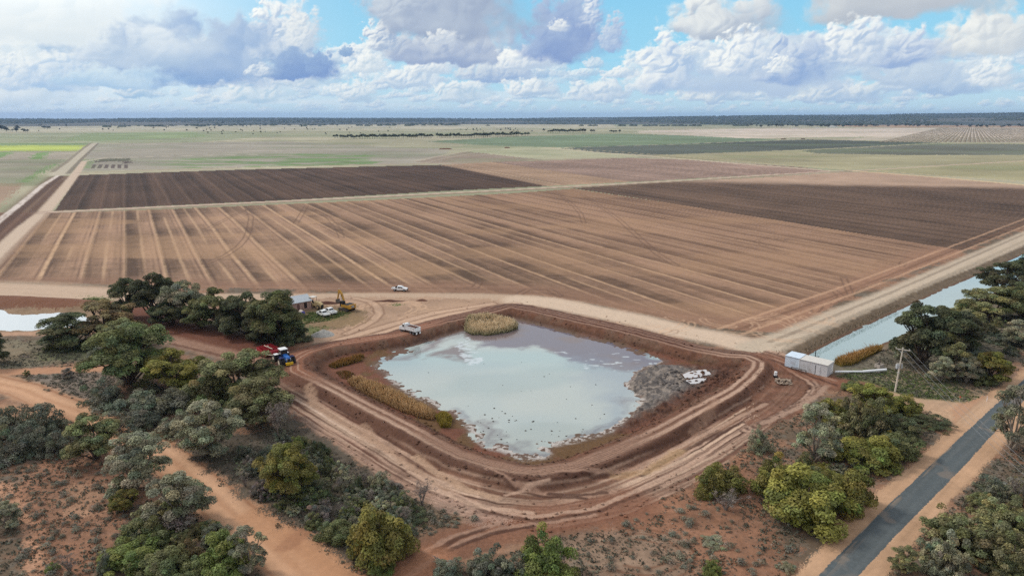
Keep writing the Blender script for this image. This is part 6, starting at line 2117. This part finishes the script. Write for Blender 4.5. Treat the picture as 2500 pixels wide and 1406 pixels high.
def tractor():
    x, y, z = spot(694, 886)
    rz = facing((682, 872), (712, 893))
    t = thing('tractor', 'blue articulated tractor with dual wheels towing the red scraper', 'tractor', (x, y, z), rz)
    MB().prism([(.45, 1.1), (3.1, 1.0), (3.15, 1.9), (2.9, 2.25), (.45, 2.45)], -.52, .52, .08, {2: .06, 3: .1, 4: .06}).done('bonnet', M['blue'], t)
    MB().box((3.17, 0, 1.52), (.06, .8, .7)).done('grille', M['black'], t)
    for s in (-1, 1):
        MB().box((3.12, s * .42, 1.75), (.12, .16, .55), bevel=.03).done('headlight', M['clear_lamp'], t)
        MB().box((1.6, s * .56, 1.55), (1.9, .03, .12)).done('side_stripe', M['white'], t)
    MB().box((3.45, 0, .82), (.4, 1.7, .62), bevel=.06).done('front_weight', M['plate'], t)
    MB().box((1.6, 0, .95), (3.0, .7, .4)).box((-1.6, 0, .95), (2.6, .8, .5)).box((-1.5, 0, 1.5), (1.6, 1.1, .5), bevel=.1).done('chassis', M['navy'], t)
    c = MB().prism([(-1.15, 1.5), (.55, 1.5), (.62, 2.3), (.45, 3.35), (-1.1, 3.35)], -.82, .82, .05, {3: .08, 4: .08}).done('cab', M['navy'], t)
    MB().poly([(.645, -.70, 2.2), (.645, .70, 2.2), (.51, .66, 3.28), (.51, -.66, 3.28)]).done('windscreen', M['glass'], c)
    for s in (-1, 1):
        MB().poly([(-1.0, s * .83, 1.9), (.5, s * .83, 1.9), (.42, s * .775, 3.25), (-1.0, s * .775, 3.25)]).done('side_window', M['glass'], c)
    MB().box((-.32, 0, 3.47), (1.95, 1.8, .20), bevel=.08).done('cab_roof', M['white'], t)
    MB().cyl((.75, .62, 2.2), (.75, .62, 3.5), .07).done('exhaust_pipe', M['steel'], t)
    for x_ in (1.75, -1.75):
        for s in (-1, 1):
            for yy, rim in ((.95, 'steel'), (1.62, 'cream')):
                wheel(t, x_, s * yy, .92, .56, rim, s)
            MB().box((x_, s * 1.2, 1.98), (1.3, 1.0, .06), bevel=.02).done('mudguard', M['navy'] if x_ > 0 else M['white'], t)
    # scraper behind, on its own wheels
    x2, y2, z2 = spot(657, 866)
    rs = facing((640, 858), (684, 878))
    q = thing('earth_scraper', 'red towed scraper with ribbed bowl behind the blue tractor', 'scraper', (x2, y2, z2), rs)
    MB().prism([(-2.3, .5), (1.7, .35), (2.0, 1.1), (1.9, 1.5), (-2.3, 1.9)], -2.0, -1.85, .02).prism([(-2.3, .5), (1.7, .35), (2.0, 1.1), (1.9, 1.5), (-2.3, 1.9)], 1.85, 2.0, .02).box((-.3, 0, .5), (4.0, 3.7, .12)).box((-2.3, 0, 1.2), (.12, 3.9, 1.5)).done('bowl', M['red'], q)
    MB().prism([(1.55, .3), (2.1, .5), (2.35, 1.3), (2.0, 1.75), (1.65, 1.5)], -2.0, 2.0, .1).done('apron', M['red'], q)
    for x_ in (-1.7, -.75, .3, 1.2):
        MB().box((x_, 0, 1.82), (.16, 3.9, .16), bevel=.02).done('cross_beam', M['red'], q)
    MB().cyl((-2.2, 0, 1.9), (1.9, 0, 2.0), .09).cyl((-.3, 0, 1.9), (-.3, 0, 2.25), .16).done('ram', M['cream'], q)
    MB().cyl((2.2, -1.9, 1.0), (4.6, 0, .9), .11).cyl((2.2, 1.9, 1.0), (4.6, 0, .9), .11).done('drawbar', M['cream'], q)
    MB().box((-3.1, .9, .9), (1.8, .18, .22)).box((-3.1, -.9, .9), (1.8, .18, .22)).done('rear_frame', M['red'], q)
    for s in (-1, 1):
        wheel(q, -3.4, s * 1.25, .65, .5, 'cream', s)


tractor()


def excavator():
    x, y, z = spot(847, 757)
    e = thing('excavator', 'yellow tracked excavator with its boom folded up', 'excavator', (x, y, z), 0)
    th = facing((862, 760), (834, 757))
    e.rotation_euler = (0, 0, R(146))
    for s in (-1, 1):
        k = MB().prism([(-2.0, .15), (-1.7, 0), (1.7, 0), (2.0, .15), (2.1, .45), (1.9, .8), (-1.9, .8), (-2.1, .45)], s * 1.3 - .3, s * 1.3 + .3, .05).done('track', M['rubber'], e)
        MB().box((0, s * 1.3 + s * .31, .42), (3.2, .05, .36)).done('track_frame', M['steel'], k)
    MB().box((0, 0, .6), (2.0, 2.0, .4), bevel=.08).cyl((0, 0, .75), (0, 0, 1.05), .75).done('undercarriage', M['steel'], e)
    MB().box((-.5, 0, 1.55), (3.2, 2.7, .9), bevel=.08).done('house', M['yellow'], e)
    cw = MB().box((-2.25, 0, 1.5), (.85, 2.75, 1.25), bevel=.16).done('counterweight', M['yellow'], e)
    MB().box((-1.1, 0, 2.06), (2.4, 2.6, .16), bevel=.04).box((-1.4, -.3, 2.18), (1.2, 1.6, .14), bevel=.04).done('engine_cover', M['black'], e)
    # lettering on the counterweight
    MB().box((-2.685, 0, 1.5), (.02, 1.25, .86)).done('badge_panel', M['black'], cw)
    b = MB()
    hgt, zc, xx = .46, 1.5, -2.70
    def bar(y0, z0, y1, z1, w=.10):
        p, q = Vector((xx, y0, z0)), Vector((xx, y1, z1))
        d = q - p
        rot = Matrix.Rotation(math.atan2(d.z, d.y), 3, 'X')
        b.box((p + q) / 2, (.02, d.length + w * .6, w), rot)
    # seen from behind, the letters run towards -y
    l, h = .17, hgt / 2
    y0 = .38
    bar(y0 - l, zc + h, y0 + l * .6, zc + h); bar(y0 - l, zc - h, y0 + l * .6, zc - h); bar(y0 + l, zc - h * .7, y0 + l, zc + h * .7)
    bar(.19, zc - h, 0, zc + h); bar(-.19, zc - h, 0, zc + h); bar(.1, zc - h * .3, -.1, zc - h * .3)
    bar(-.38, zc - h, -.38, zc + h); bar(-.56, zc + h, -.20, zc + h)
    b.done('badge_letters', M['white'], cw, 'white letters CAT on a black panel')
    c = MB().prism([(.1, 1.2), (1.5, 1.2), (1.62, 1.9), (1.35, 2.95), (.1, 3.0)], .35, 1.32, .05).done('cab', M['black'], e)
    MB().poly([(1.66, .42, 1.9), (1.66, 1.25, 1.9), (1.42, 1.25, 2.85), (1.42, .42, 2.85)]).done('windscreen', M['glass'], c)
    MB().prism([(.7, 1.7), (1.1, 1.6), (2.3, 4.4), (3.3, 5.9), (2.95, 6.05), (1.8, 4.8)], -.42, .02, .04).done('boom', M['yellow'], e)
    MB().prism([(3.35, 6.15), (2.8, 6.0), (2.95, 5.5), (3.9, 2.9), (4.2, 2.9)], -.37, -.03, .04).done('stick', M['yellow'], e)
    MB().cyl((1.4, -.55, 1.5), (2.3, -.55, 4.3), .09).cyl((1.4, .15, 1.5), (2.3, .15, 4.3), .09).cyl((2.2, -.2, 4.9), (3.3, -.2, 6.3), .10).done('hydraulic_ram', M['gal'], e)
    MB().prism([(3.75, 2.95), (4.3, 2.9), (4.55, 2.1), (4.0, 1.55), (3.2, 1.75), (3.1, 2.2), (3.6, 2.3)], -.75, .35, .04).done('bucket', M['steel'], e)


excavator()


def old_loader():
    x, y, z = spot(771, 752)
    o = thing('old_loader', 'faded cream old loader with canopy roof beside the brick shed', 'loader', (x, y, z), facing((757, 748), (788, 753)))
    MB().prism([(-.2, .9), (2.6, .7), (2.75, 1.5), (1.9, 2.1), (-.2, 2.3)], -.6, .6, .12, {3: .1, 4: .05}).done('bonnet', M['faded'], o)
    MB().box((2.78, 0, 1.1), (.1, .9, .6)).done('grille', M['black'], o)
    MB().box((-1.2, 0, 1.1), (2.2, 1.3, .7), bevel=.1).done('rear_body', M['faded'], o)
    MB().box((-.9, 0, 3.5), (1.9, 1.9, .16), bevel=.05).done('canopy_roof', M['iron'], o)
    p = MB()
    for a in (-1.65, -.15):
        for s in (-1, 1):
            p.cyl((a, s * .75, 1.4), (a, s * .75, 3.45), .06)
    p.done('canopy_post', M['steel'], o)
    MB().box((-.9, 0, 1.75), (.6, .6, .5), bevel=.08).box((-1.2, 0, 2.2), (.15, .6, .6), bevel=.05).done('seat', M['black'], o)
    MB().cyl((1.2, .35, 2.1), (1.2, .35, 3.0), .05).done('exhaust_pipe', M['steel'], o)
    for s in (-1, 1):
        MB().prism([(1.9, .5), (2.1, .5), (-1.0, 2.0), (-1.2, 1.8)], s * .85 - .07, s * .85 + .07).done('lift_arm', M['faded'], o)
        wheel(o, 1.7, s * .85, .62, .4, 'faded', s)
        wheel(o, -1.5, s * .9, .78, .48, 'faded', s)


old_loader()


def tank_trailer():
    x, y, z = spot(738, 772)
    t = thing('tank_trailer', 'small fuel tank trailer with violet end under the tree by the shed', 'trailer', (x, y, z), facing((730, 764), (742, 773)))
    MB().cyl((-1.3, 0, 1.15), (.9, 0, 1.15), .62, n=18).done('tank', M['concrete'], t)
    MB().cyl((.9, 0, 1.15), (1.15, 0, 1.15), .64, .5, n=18).done('tank_end', M['purple'], t)
    MB().box((0, 0, .48), (2.8, 1.0, .12)).cyl((1.3, 0, .48), (2.3, 0, .42), .05).done('frame', M['steel'], t)
    for s in (-1, 1):
        wheel(t, -.2, s * .68, .36, .22, side=s)


tank_trailer()


def brick_shed():
    a, b = ground_point(694, 765.5), ground_point(760.7, 753.5)
    L = math.hypot(b[0] - a[0], b[1] - a[1])
    rz = math.atan2(b[1] - a[1], b[0] - a[0])
    s = thing('brick_shed', 'pinkish brick shed with pale blue sheet roof behind the dark gums', 'shed', (b[0], b[1], 0), rz)
    D, H, RZ = 6.2, 2.75, 1.35
    # local x runs along the front wall (0 at the right corner, -L at the left), y goes back
    w = MB()
    def wall(x0, x1, z0, z1):
        w.box(((x0 + x1) / 2, .1, (z0 + z1) / 2), (x1 - x0, .2, z1 - z0))
    ops = [(-2.35, -1.35, .45, 2.3), (-4.55, -3.75, 0, 2.05), (-6.6, -6.0, 1.2, 1.9)]
    xs = -L
    for x0, x1, z0, z1 in sorted(ops):
        wall(xs, x0, 0, H)
        if z0 > 0:
            wall(x0, x1, 0, z0)
        wall(x0, x1, z1, H)
        xs = x1
    wall(xs, 0, 0, H)
    w.box((-L / 2, D - .1, H / 2), (L, .2, H))
    for xx in (-.1, -L + .1):
        m = MB
        w.poly([(xx - .1, .2, 0), (xx - .1, D - .2, 0), (xx - .1, D - .2, H), (xx - .1, D / 2, H + RZ - .06), (xx - .1, .2, H)])
        w.poly([(xx + .1, .2, 0), (xx + .1, D - .2, 0), (xx + .1, D - .2, H), (xx + .1, D / 2, H + RZ - .06), (xx + .1, .2, H)])
    w.done('wall', M['brick'], s)
    r = MB()
    for y0, y1 in ((-.35, D / 2), (D + .35, D / 2)):
        z0, z1 = H - .08, H + RZ
        n = 30
        for k in range(n):
            xa, xb = -L - .3 + (L + .6) * k / n, -L - .3 + (L + .6) * (k + 1) / n
            xm = (xa + xb) / 2
            r.poly([(xa, y0, z0), (xm, y0, z0 + .05), (xm, y1, z1 + .05), (xa, y1, z1)])
            r.poly([(xm, y0, z0 + .05), (xb, y0, z0), (xb, y1, z1), (xm, y1, z1 + .05)])
    r.done('roof', M['roof'], s)
    f = MB().box((-1.85, .06, 1.375), (1.1, .10, 1.95)).done('window', M['door'], s)
    MB().box((-1.85, .04, 1.375), (.86, .12, 1.70)).done('pane', M['void'], f)
    d = MB().box((-4.15, .08, 1.02), (.78, .08, 2.03)).done('door', M['door'], s)
    MB().cyl((-3.86, .02, 1.0), (-3.86, .06, 1.0), .04).done('handle', M['steel'], d)
    f = MB().box((-6.3, .08, 1.55), (.6, .08, .7)).done('window', M['void'], s)
    MB().box((-L / 2, -.36, H - .12), (L + .6, .10, .10)).done('gutter', M['roof'], s)


brick_shed()


def pump_shed():
    a, b, c = ground_point(1915, 896), ground_point(2018, 921), ground_point(2039, 911)
    rz = math.atan2(a[1] - b[1], a[0] - b[0])
    L = math.hypot(a[0] - b[0], a[1] - b[1])
    z = .05
    s = thing('pump_shed', 'long white metal pump shed at the head of the channel', 'shed', (b[0], b[1], z), rz)
    # local x goes from the right front corner to the left one; the shed lies on the -y side
    D, H1, H2, X1 = 3.6, 2.85, 2.75, L * .655
    for nm, x0, x1, h, mt, rf in (('grey_wall', 0, X1 - .02, H2, 'panel_grey', 'iron'), ('pale_wall', X1 + .02, L, H1, 'panel_blue', 'panel_blue')):
        w = MB()
        n = int((x1 - x0) / .30)
        for k in range(n):
            xa, xb = x0 + (x1 - x0) * k / n, x0 + (x1 - x0) * (k + .55) / n
            xc = x0 + (x1 - x0) * (k + 1) / n
            w.poly([(xa, .02, 0), (xb, .02, 0), (xb, .02, h), (xa, .02, h)])
            w.poly([(xb, 0, 0), (xc, 0, 0), (xc, 0, h), (xb, 0, h)])
            w.poly([(xb, .02, 0), (xb, 0, 0), (xb, 0, h), (xb, .02, h)])
            w.poly([(xc, 0, 0), (xc, .02, 0), (xc, .02, h), (xc, 0, h)])
        w.box(((x0 + x1) / 2, -D + .03, h / 2), (x1 - x0, .06, h))
        w.box((x0 + .03, -D / 2, h / 2), (.06, D - .12, h)).box((x1 - .03, -D / 2, h / 2), (.06, D - .12, h))
        w.done('wall', M[mt], s, 'grey-white ribbed wall' if nm[0] == 'g' else 'bluish-white ribbed wall')
        r = MB()
        n = 14
        for k in range(n):
            xa, xb = x0 - .06 + (x1 - x0 + .12) * k / n, x0 - .06 + (x1 - x0 + .12) * (k + 1) / n
            xm = (xa + xb) / 2
            zf, zb = h + .03, h + .16
            r.poly([(xa, .16, zf), (xm, .16, zf + .03), (xm, -D - .1, zb + .03), (xa, -D - .1, zb)])
            r.poly([(xm, .16, zf + .03), (xb, .16, zf), (xb, -D - .1, zb), (xm, -D - .1, zb + .03)])
        r.done('roof', M[rf], s)
    d = MB().box((2.05, .05, 1.05), (.95, .05, 2.1)).done('door', M['panel_grey'], s)
    MB().cyl((1.68, .07, 1.0), (1.68, .13, 1.0), .04).done('handle', M['black'], d)
    MB().box((2.60, .05, 1.1), (.10, .06, 2.2)).done('door_post', M['black'], s)
    MB().box((-.03, -D * .78, 1.25), (.06, .9, 1.25)).done('window', M['post'], s)
    MB().box((X1, .05, H2 / 2), (.08, .05, H2)).done('corner_trim', M['pipe'], s)
    q = thing('rail_bench', 'low dark metal bench rail against the front of the white pump shed', 'bench', (b[0], b[1], z), rz)
    MB().box((X1 - .2, .62, .62), (3.6, .34, .06)).done('seat', M['steel'], q)
    for k in range(4):
        MB().box((X1 - 1.9 + k * 1.13, .62, .3), (.06, .30, .58)).done('leg', M['steel'], q)
    # standpipe behind
    x, y, zz = spot(1990, 874, -.2)
    p = thing('standpipe', 'thin black standpipe with a small tee behind the pump shed', 'pipe', (x, y, -.9))
    MB().cyl((0, 0, 0), (0, 0, 2.6), .10).done('riser', M['black'], p)
    MB().cyl((0, 0, 1.1), (.9, 0, 1.1), .07).cyl((.9, 0, .9), (.9, 0, 1.3), .08).done('tee', M['black'], p)
    # white delivery pipe
    a1, b1 = ground_point(2039, 907, .5), ground_point(2164, 902, .8)
    t = thing('delivery_pipe', 'long white pipe running from the pump shed towards the power pole', 'pipe', (a1[0], a1[1], 0))
    v = Vector((b1[0] - a1[0], b1[1] - a1[1], 0))
    MB().cyl((0, 0, .5), v * .55 + Vector((0, 0, .42)), .24).cyl(v * .55 + Vector((0, 0, .42)), v + Vector((0, 0, .8)), .30).done('barrel', M['pipe'], t)
    for fr in (.25, .55, .85):
        MB().box(v * fr + Vector((0, 0, .12)), (.5, .4, .3)).done('support', M['concrete'], t)
    x, y, zz = spot(2146, 898)
    c_ = thing('concrete_pit', 'small open concrete pit box beside the end of the white pipe', 'pit', (x, y, zz), .5)
    MB().box((0, .6, .5), (1.6, .14, 1.0)).box((0, -.6, .5), (1.6, .14, 1.0)).box((.73, 0, .5), (.14, 1.06, 1.0)).box((-.73, 0, .5), (.14, 1.06, 1.0)).done('wall', M['concrete'], c_)
    MB().cyl((0, 0, 0), (0, 0, 2.2), .12).cyl((-.3, 0, 2.2), (.3, 0, 2.2), .08).done('valve_stem', M['steel'], c_)


pump_shed()


def power_pole():
    x, y, z = spot(2185, 956)
    p = thing('power_pole', 'pale timber power pole with crossarm and transformer', 'pole', (x, y, z))
    H = 9.9
    lean = Vector((.55, .2, 0))
    MB().cyl((0, 0, -.3), lean + Vector((0, 0, H)), .19, .12).done('shaft', M['timber'], p)
    at = lambda h: lean * (h / H) + Vector((0, 0, h))
    ar = Matrix.Rotation(R(-35), 3, 'Z')
    c = at(9.45)
    MB().box(c + Vector((0, -.16, 0)), (2.7, .12, .14), ar).done('crossarm', M['timber'], p)
    MB().cyl(c + ar @ Vector((-.9, -.1, 0)), at(8.7), .03).cyl(c + ar @ Vector((.9, -.1, 0)), at(8.7), .03).done('brace', M['gal'], p)
    for k in (-1.25, 0, 1.25):
        q = c + ar @ Vector((k, -.1, .07))
        MB().cyl(q, q + Vector((0, 0, .12)), .05).cyl(q + Vector((0, 0, .12)), q + Vector((0, 0, .22)), .09).done('insulator', M['porcelain'], p)
    c2 = at(6.35)
    MB().box(c2 + Vector((-.2, -.1, 0)), (1.3, .12, .14)).done('crossarm', M['timber'], p)
    t = MB().box(c2 + Vector((-.62, -.3, -.55)), (.62, .55, .95), bevel=.06).done('transformer', M['gal'], p)
    for k in (-.2, 0, .2):
        MB().cyl(c2 + Vector((-.62 + k, -.3, -.07)), c2 + Vector((-.62 + k, -.3, .32)), .05, .03).done('bushing', M['porcelain'], t)
    MB().box(c2 + Vector((.35, -.2, -.6)), (.22, .2, .9)).done('fuse_box', M['gal'], p)
    MB().box(at(4.3), (.5, .42, .06)).done('climb_guard', M['gal'], p)
    # line to the next pole beyond the lower right of the view
    e = ground_point(2720, 1330, 8.6)
    for k in (-1.25, 0, 1.25):
        a = Vector((x, y, z)) + c + ar @ Vector((k, -.1, .30))
        b = Vector((e[0], e[1], 8.6)) + ar @ Vector((k, 0, 0))
        pts = []
        for j in range(13):
            u = j / 12
            q = a.lerp(b, u)
            q.z -= 1.1 * 4 * u * (1 - u)
            pts.append((tuple(q), .016))
        co, f = tubes([pts], 4)
        o = link('power_line', quads('power_line', co, f), M['wire'])
        tag(o, 'thin overhead wire running from the power pole across the sealed road', 'wire', 'overhead wires')


power_pole()


def small_things():
    x, y, z = spot(2409, 979)
    g = thing('guide_post', 'white roadside guide post at the driveway mouth', 'post', (x, y, z))
    MB().box((0, 0, .55), (.14, .06, 1.1), bevel=.015).done('shaft', M['post'], g)
    MB().box((0, -.035, .92), (.08, .012, .16)).done('reflector', M['orange'], g)
    x, y, z = spot(2342, 982)
    g = thing('marker_post', 'thin marker post with small red-orange plate in green grass by the driveway', 'post', (x, y, z))
    MB().cyl((0, 0, 0), (0, 0, 1.35), .04).done('shaft', M['timber'], g)
    MB().box((0, -.05, 1.22), (.30, .03, .32)).done('plate', M['orange'], g)
    x, y, z = spot(1893, 921)
    g = thing('drum', 'white drum with a dark base standing beside the rubble', 'drum', (x, y, z))
    MB().cyl((0, 0, .5), (0, 0, 1.35), .34, n=18).cyl((0, 0, 1.35), (0, 0, 1.42), .30, .2, n=18).done('barrel', M['pipe'], g)
    MB().box((0, 0, .25), (.8, .8, .5), bevel=.05).done('base', M['black'], g)
    rng = np.random.default_rng(8)
    x, y, z = spot(1914, 934)
    g = thing('rubble_pile', 'heap of pale broken concrete slabs in the bend of the bank tracks', 'rubble', (x, y, z))
    b = MB()
    for k in range(34):
        a, rr = rng.uniform(0, 6.28), rng.uniform(0, 1.9)
        rot = Matrix.Rotation(rng.uniform(-.9, .9), 3, 'X') @ Matrix.Rotation(rng.uniform(0, 6), 3, 'Z') @ Matrix.Rotation(rng.uniform(-.8, .8), 3, 'Y')
        b.box((rr * math.cos(a) * 1.2, rr * math.sin(a), .15 + (1.7 - rr) * .28 * rng.random() + .1), (rng.uniform(.3, 1.1), rng.uniform(.25, .8), rng.uniform(.1, .3)), rot)
    b.done('slab_heap', M['rubble'], g)

    def mound(name, label, cat, px, py, rx, ry, h, mat, seed, rot=0.0, lump=.35):
        x, y, z = spot(px, py)
        n = 46
        gx, gy = np.meshgrid(np.linspace(-1, 1, n), np.linspace(-1, 1, n))
        r = np.hypot(gx, gy)
        zz = h * np.clip(1 - r * (1 + .3 * (fbm(gx * 2 + seed, gy * 2, 3, seed) - .5)), 0, 1) ** .85
        zz = zz * (1 + lump * (fbm(gx * 5 + seed, gy * 5, 4, seed + 3) - .5)) - .06
        idx = np.arange(n * n).reshape(n, n)
        f = np.stack([idx[:-1, :-1], idx[:-1, 1:], idx[1:, 1:], idx[1:, :-1]], -1).reshape(-1, 4)
        keep = (r.ravel() < 1.12)[f].all(1)
        u, inv = np.unique(f[keep].ravel(), return_inverse=True)
        co = np.stack([gx.ravel() * rx, gy.ravel() * ry, zz.ravel()], -1)[u]
        o = link(name, quads(name, co, inv.reshape(-1, 4), None, True), mat, loc=(x, y, z), rotz=rot)
        return tag(o, label, cat)
    mound('gravel_heap', 'pale grey gravel heap on grass beside the yard track', 'gravel', 789, 818, 3.1, 2.6, 1.7, M['gravel'], 3, .2)
    mound('soil_mound', 'low dark soil mound between the old loader and the excavator', 'soil', 800, 741, 4.5, 1.3, .9, M['soil'], 5)
    mound('soil_mound', 'long low dark soil ridge on the sandy yard right of the excavator', 'soil', 950, 735.5, 5.5, .9, .6, M['soil'], 9)
    mound('soil_mound', 'small brown soil pile on the sandy yard near the pale road', 'soil', 1030, 734, 2.0, .9, .7, M['clod'], 12)
    # fallen branches
    for px, py, s, label in ((1082, 1372, 1.2, 'fallen dead branch lying in the mud of the exit track'), (60, 872, 1.0, 'dead fallen limb on grey ground near the left edge')):
        x, y, z = spot(px, py)
        r = random.Random(px)
        paths = []
        for k in range(6):
            a = r.uniform(-.7, .7) + (k % 2) * 3.0
            L = s * r.uniform(.9, 2.0)
            e = Vector((math.cos(a) * L, math.sin(a) * L, r.uniform(.1, .6)))
            paths.append([((0, 0, .12), .08), (e * .5 + Vector((0, 0, .1)), .06), (e, .02)])
            for q in range(3):
                st = e * r.uniform(.4, .9)
                paths.append([(st, .035), (st + Vector((r.uniform(-.5, .5), r.uniform(-.5, .5), r.uniform(0, .4))), .012)])
        co, f = tubes(paths, 4)
        tag(link('dead_branch', quads('dead_branch', co, f), DEADWOOD, loc=(x, y, z)), label, 'branch')
    # clods breaking the surface of the pond
    rc = random.Random(12)
    base = bmesh.new()
    bmesh.ops.create_icosphere(base, subdivisions=2, radius=1.0)
    for v in base.verts:
        v.co *= .75 + .5 * float(vnoise(np.array([v.co.x * 1.7 + 5]), np.array([v.co.y * 1.7 + v.co.z]), 4)[0])
        v.co.z *= .55
    cm = bpy.data.meshes.new('mud_clod')
    base.to_mesh(cm)
    base.free()
    cm.materials.append(mat_plain('wet_clod', lin(70, 66, 62), .6, vary=.3))
    for k in range(56):
        for _ in range(40):
            u = rc.random()
            px, py = (rc.uniform(1110, 1500), rc.uniform(985, 1085)) if u < .8 else (rc.uniform(990, 1500), rc.uniform(880, 990))
            w = ground_point(px, py, WATER)
            if in_poly(np.array([w[0]]), np.array([w[1]]), SHORE_W)[0]:
                break
        o = link('mud_clod', cm, loc=(w[0], w[1], WATER + .02), rotz=rc.uniform(0, 6))
        s = rc.choice([.08, .10, .12, .15, .2])
        o.scale = (s * rc.uniform(.8, 1.5), s, s)
        tag(o, 'small dark clod breaking the smooth surface of the pond', 'clod', 'clods in the pond')
    # farm buildings far off
    for px, py, wpx, hpx, dep, label, roof in ((2032, 312, 22, 5, 22, 'long white far shed among the dark trees on the right', 'post'), (1995, 313.5, 9, 3, 12, 'small pale far hut left of the long white shed', 'iron'), (1941, 314.5, 9, 2.4, 12, 'low pale far roof at the edge of the pale field', 'iron'), (938, 309.5, 9, 3, 14, 'tiny white far farmhouse on the pale plain', 'post'), (486, 301, 8, 2.6, 22, 'tiny white far house below the blue hills', 'post')):
        x, y = ground_point(px, py)
        k = scale_at(px, py)
        w, h = wpx / k, hpx / k
        o = thing('farm_building', label, 'building', (x, y, 0), math.atan2(-x, y))
        MB().box((0, 0, h * .33), (w, dep, h * .66)).done('wall', M['post'], o)
        MB().prism([(-w / 2 - .5, h * .66), (w / 2 + .5, h * .66), (0, h)], -dep / 2 - .5, dep / 2 + .5).done('roof', M[roof], o)
    for px, py, wpx, hpx, label in ((1913, 341, 12, 2.6, 'dark low haystack at the corner of the dark green field'), (1960, 340.5, 9, 2.2, 'smaller low haystack on the road by the dark green field')):
        x, y = ground_point(px, py)
        k = scale_at(px, py)
        bm_ = MB()
        r = random.Random(px)
        for q in range(9):
            bm_.box(((q - 4) * wpx / k / 9, r.uniform(-1, 1), hpx / k * .4), (wpx / k / 9 * .95, 5, hpx / k * r.uniform(.6, 1.0)), bevel=.3)
        o = bm_.done('haystack', M['clod'], None)
        o.location = (x, y, 0)
        tag(o, label, 'haystack')
    for px, py, wpx, label in ((1088, 365, 34, 'long dark spoil bank on the far green plain'), (1238, 362, 14, 'short dark spoil bank on the far green plain')):
        x, y = ground_point(px, py)
        k = scale_at(px, py)
        n = 40
        gx, gy = np.meshgrid(np.linspace(-1, 1, n), np.linspace(-1, 1, 9))
        zz = 2.3 * np.clip(1 - gx ** 4, 0, 1) * np.clip(1 - gy ** 2, 0, 1) * (.6 + .8 * fbm(gx * 9, gy, 3, 5))
        idx = np.arange(gx.size).reshape(gx.shape)
        f = np.stack([idx[:-1, :-1], idx[:-1, 1:], idx[1:, 1:], idx[1:, :-1]], -1).reshape(-1, 4)
        o = link('spoil_bank', quads('spoil_bank', np.stack([gx * wpx / k / 2, gy * 5, zz], -1).reshape(-1, 3), f, None, True), M['clod'], loc=(x, y, -.05))
        tag(o, label, 'bank')
    # loose clods on the earthworks: beyond counting
    rng = np.random.default_rng(21)
    n = 26000
    px, py = rng.uniform(640, 2000, n), rng.uniform(730, 1330, n)
    g = np.array([ground_point(a, b) for a, b in zip(px, py)])
    D, G_, S = line_dist(g[:, 0], g[:, 1], LIP_W, 30, closed=True)
    ins = in_poly(g[:, 0], g[:, 1], LIP_W)
    d = np.where(ins, -D, D)
    C_, Z_, R_ = paint(g[:, 0], g[:, 1])
    hx, hy = ground_point(1690, 935, -.4)
    heap = np.hypot((g[:, 0] - hx - 3) / 11, (g[:, 1] - hy) / 8) < 1.0
    w = np.where(ins, np.where((d > -4.2) & (d < -.3), .55, np.where(heap, .9, .01)), np.where((d > 3.2) & (d < 5.6), .25, np.where((d > 12) & (d < 17), .16, np.where(d < 16, .035, 0))))
    w = np.where(ins & ~in_poly(g[:, 0], g[:, 1], SHORE_W) | ~ins, w, 0)
    k = rng.random(n) < w
    g, Z_, C_ = g[k], Z_[k], C_[k]
    n = len(g)
    ico = bmesh.new()
    bmesh.ops.create_icosphere(ico, subdivisions=1, radius=1.0)
    V = np.array([tuple(v.co) for v in ico.verts])
    Fc = np.array([[v.index for v in f.verts] for f in ico.faces])
    ico.free()
    s = (.06 + .22 * rng.random(n) ** 2.5) * np.where(heap[k], 1.7, 1.0)
    co = V[None] * (1 + .3 * rng.normal(size=(n, len(V), 1)))
    co = co * s[:, None, None] * np.array([1.2, 1, .8]) + np.concatenate([g, Z_[:, None] + s[:, None] * .2], 1)[:, None]
    f = (np.arange(n)[:, None, None] * len(V) + Fc[None]).reshape(-1, 3)
    cols = np.repeat(C_ * (.7 + .5 * rng.random((n, 1))), len(V), 0)
    tag(link('loose_clods', quads('loose_clods', co.reshape(-1, 3), f, cols), bpy.data.materials['moved_earth']), kind='stuff')


small_things()


# ---------------------------------------------------------------- the air
def build_haze():
    s, z0, z1 = 29000.0, -7.5, 230.0
    co = np.array([[-s, -s, z0], [s, -s, z0], [s, s, z0], [-s, s, z0], [-s, -s, z1], [s, -s, z1], [s, s, z1], [-s, s, z1]])
    f = np.array([[3, 2, 1, 0], [4, 5, 6, 7], [0, 1, 5, 4], [1, 2, 6, 5], [2, 3, 7, 6], [3, 0, 4, 7]])
    me = quads('haze', co, f)
    m = bpy.data.materials.new('haze')
    m.use_nodes = True
    N = Nodes(m.node_tree)
    out = N.add('ShaderNodeOutputMaterial')
    v = N.add('ShaderNodeVolumePrincipled')
    v.inputs['Color'].default_value = (.38, .60, 1.0, 1)
    v.inputs['Density'].default_value = HAZE_DENSITY
    v.inputs['Anisotropy'].default_value = .2
    N.t.links.new(v.outputs[0], out.inputs['Volume'])
    m.cycles.homogeneous_volume = True if hasattr(m.cycles, 'homogeneous_volume') else None
    tag(link('haze', me, m), kind='stuff')


HAZE_DENSITY = 3.8e-5
build_haze()
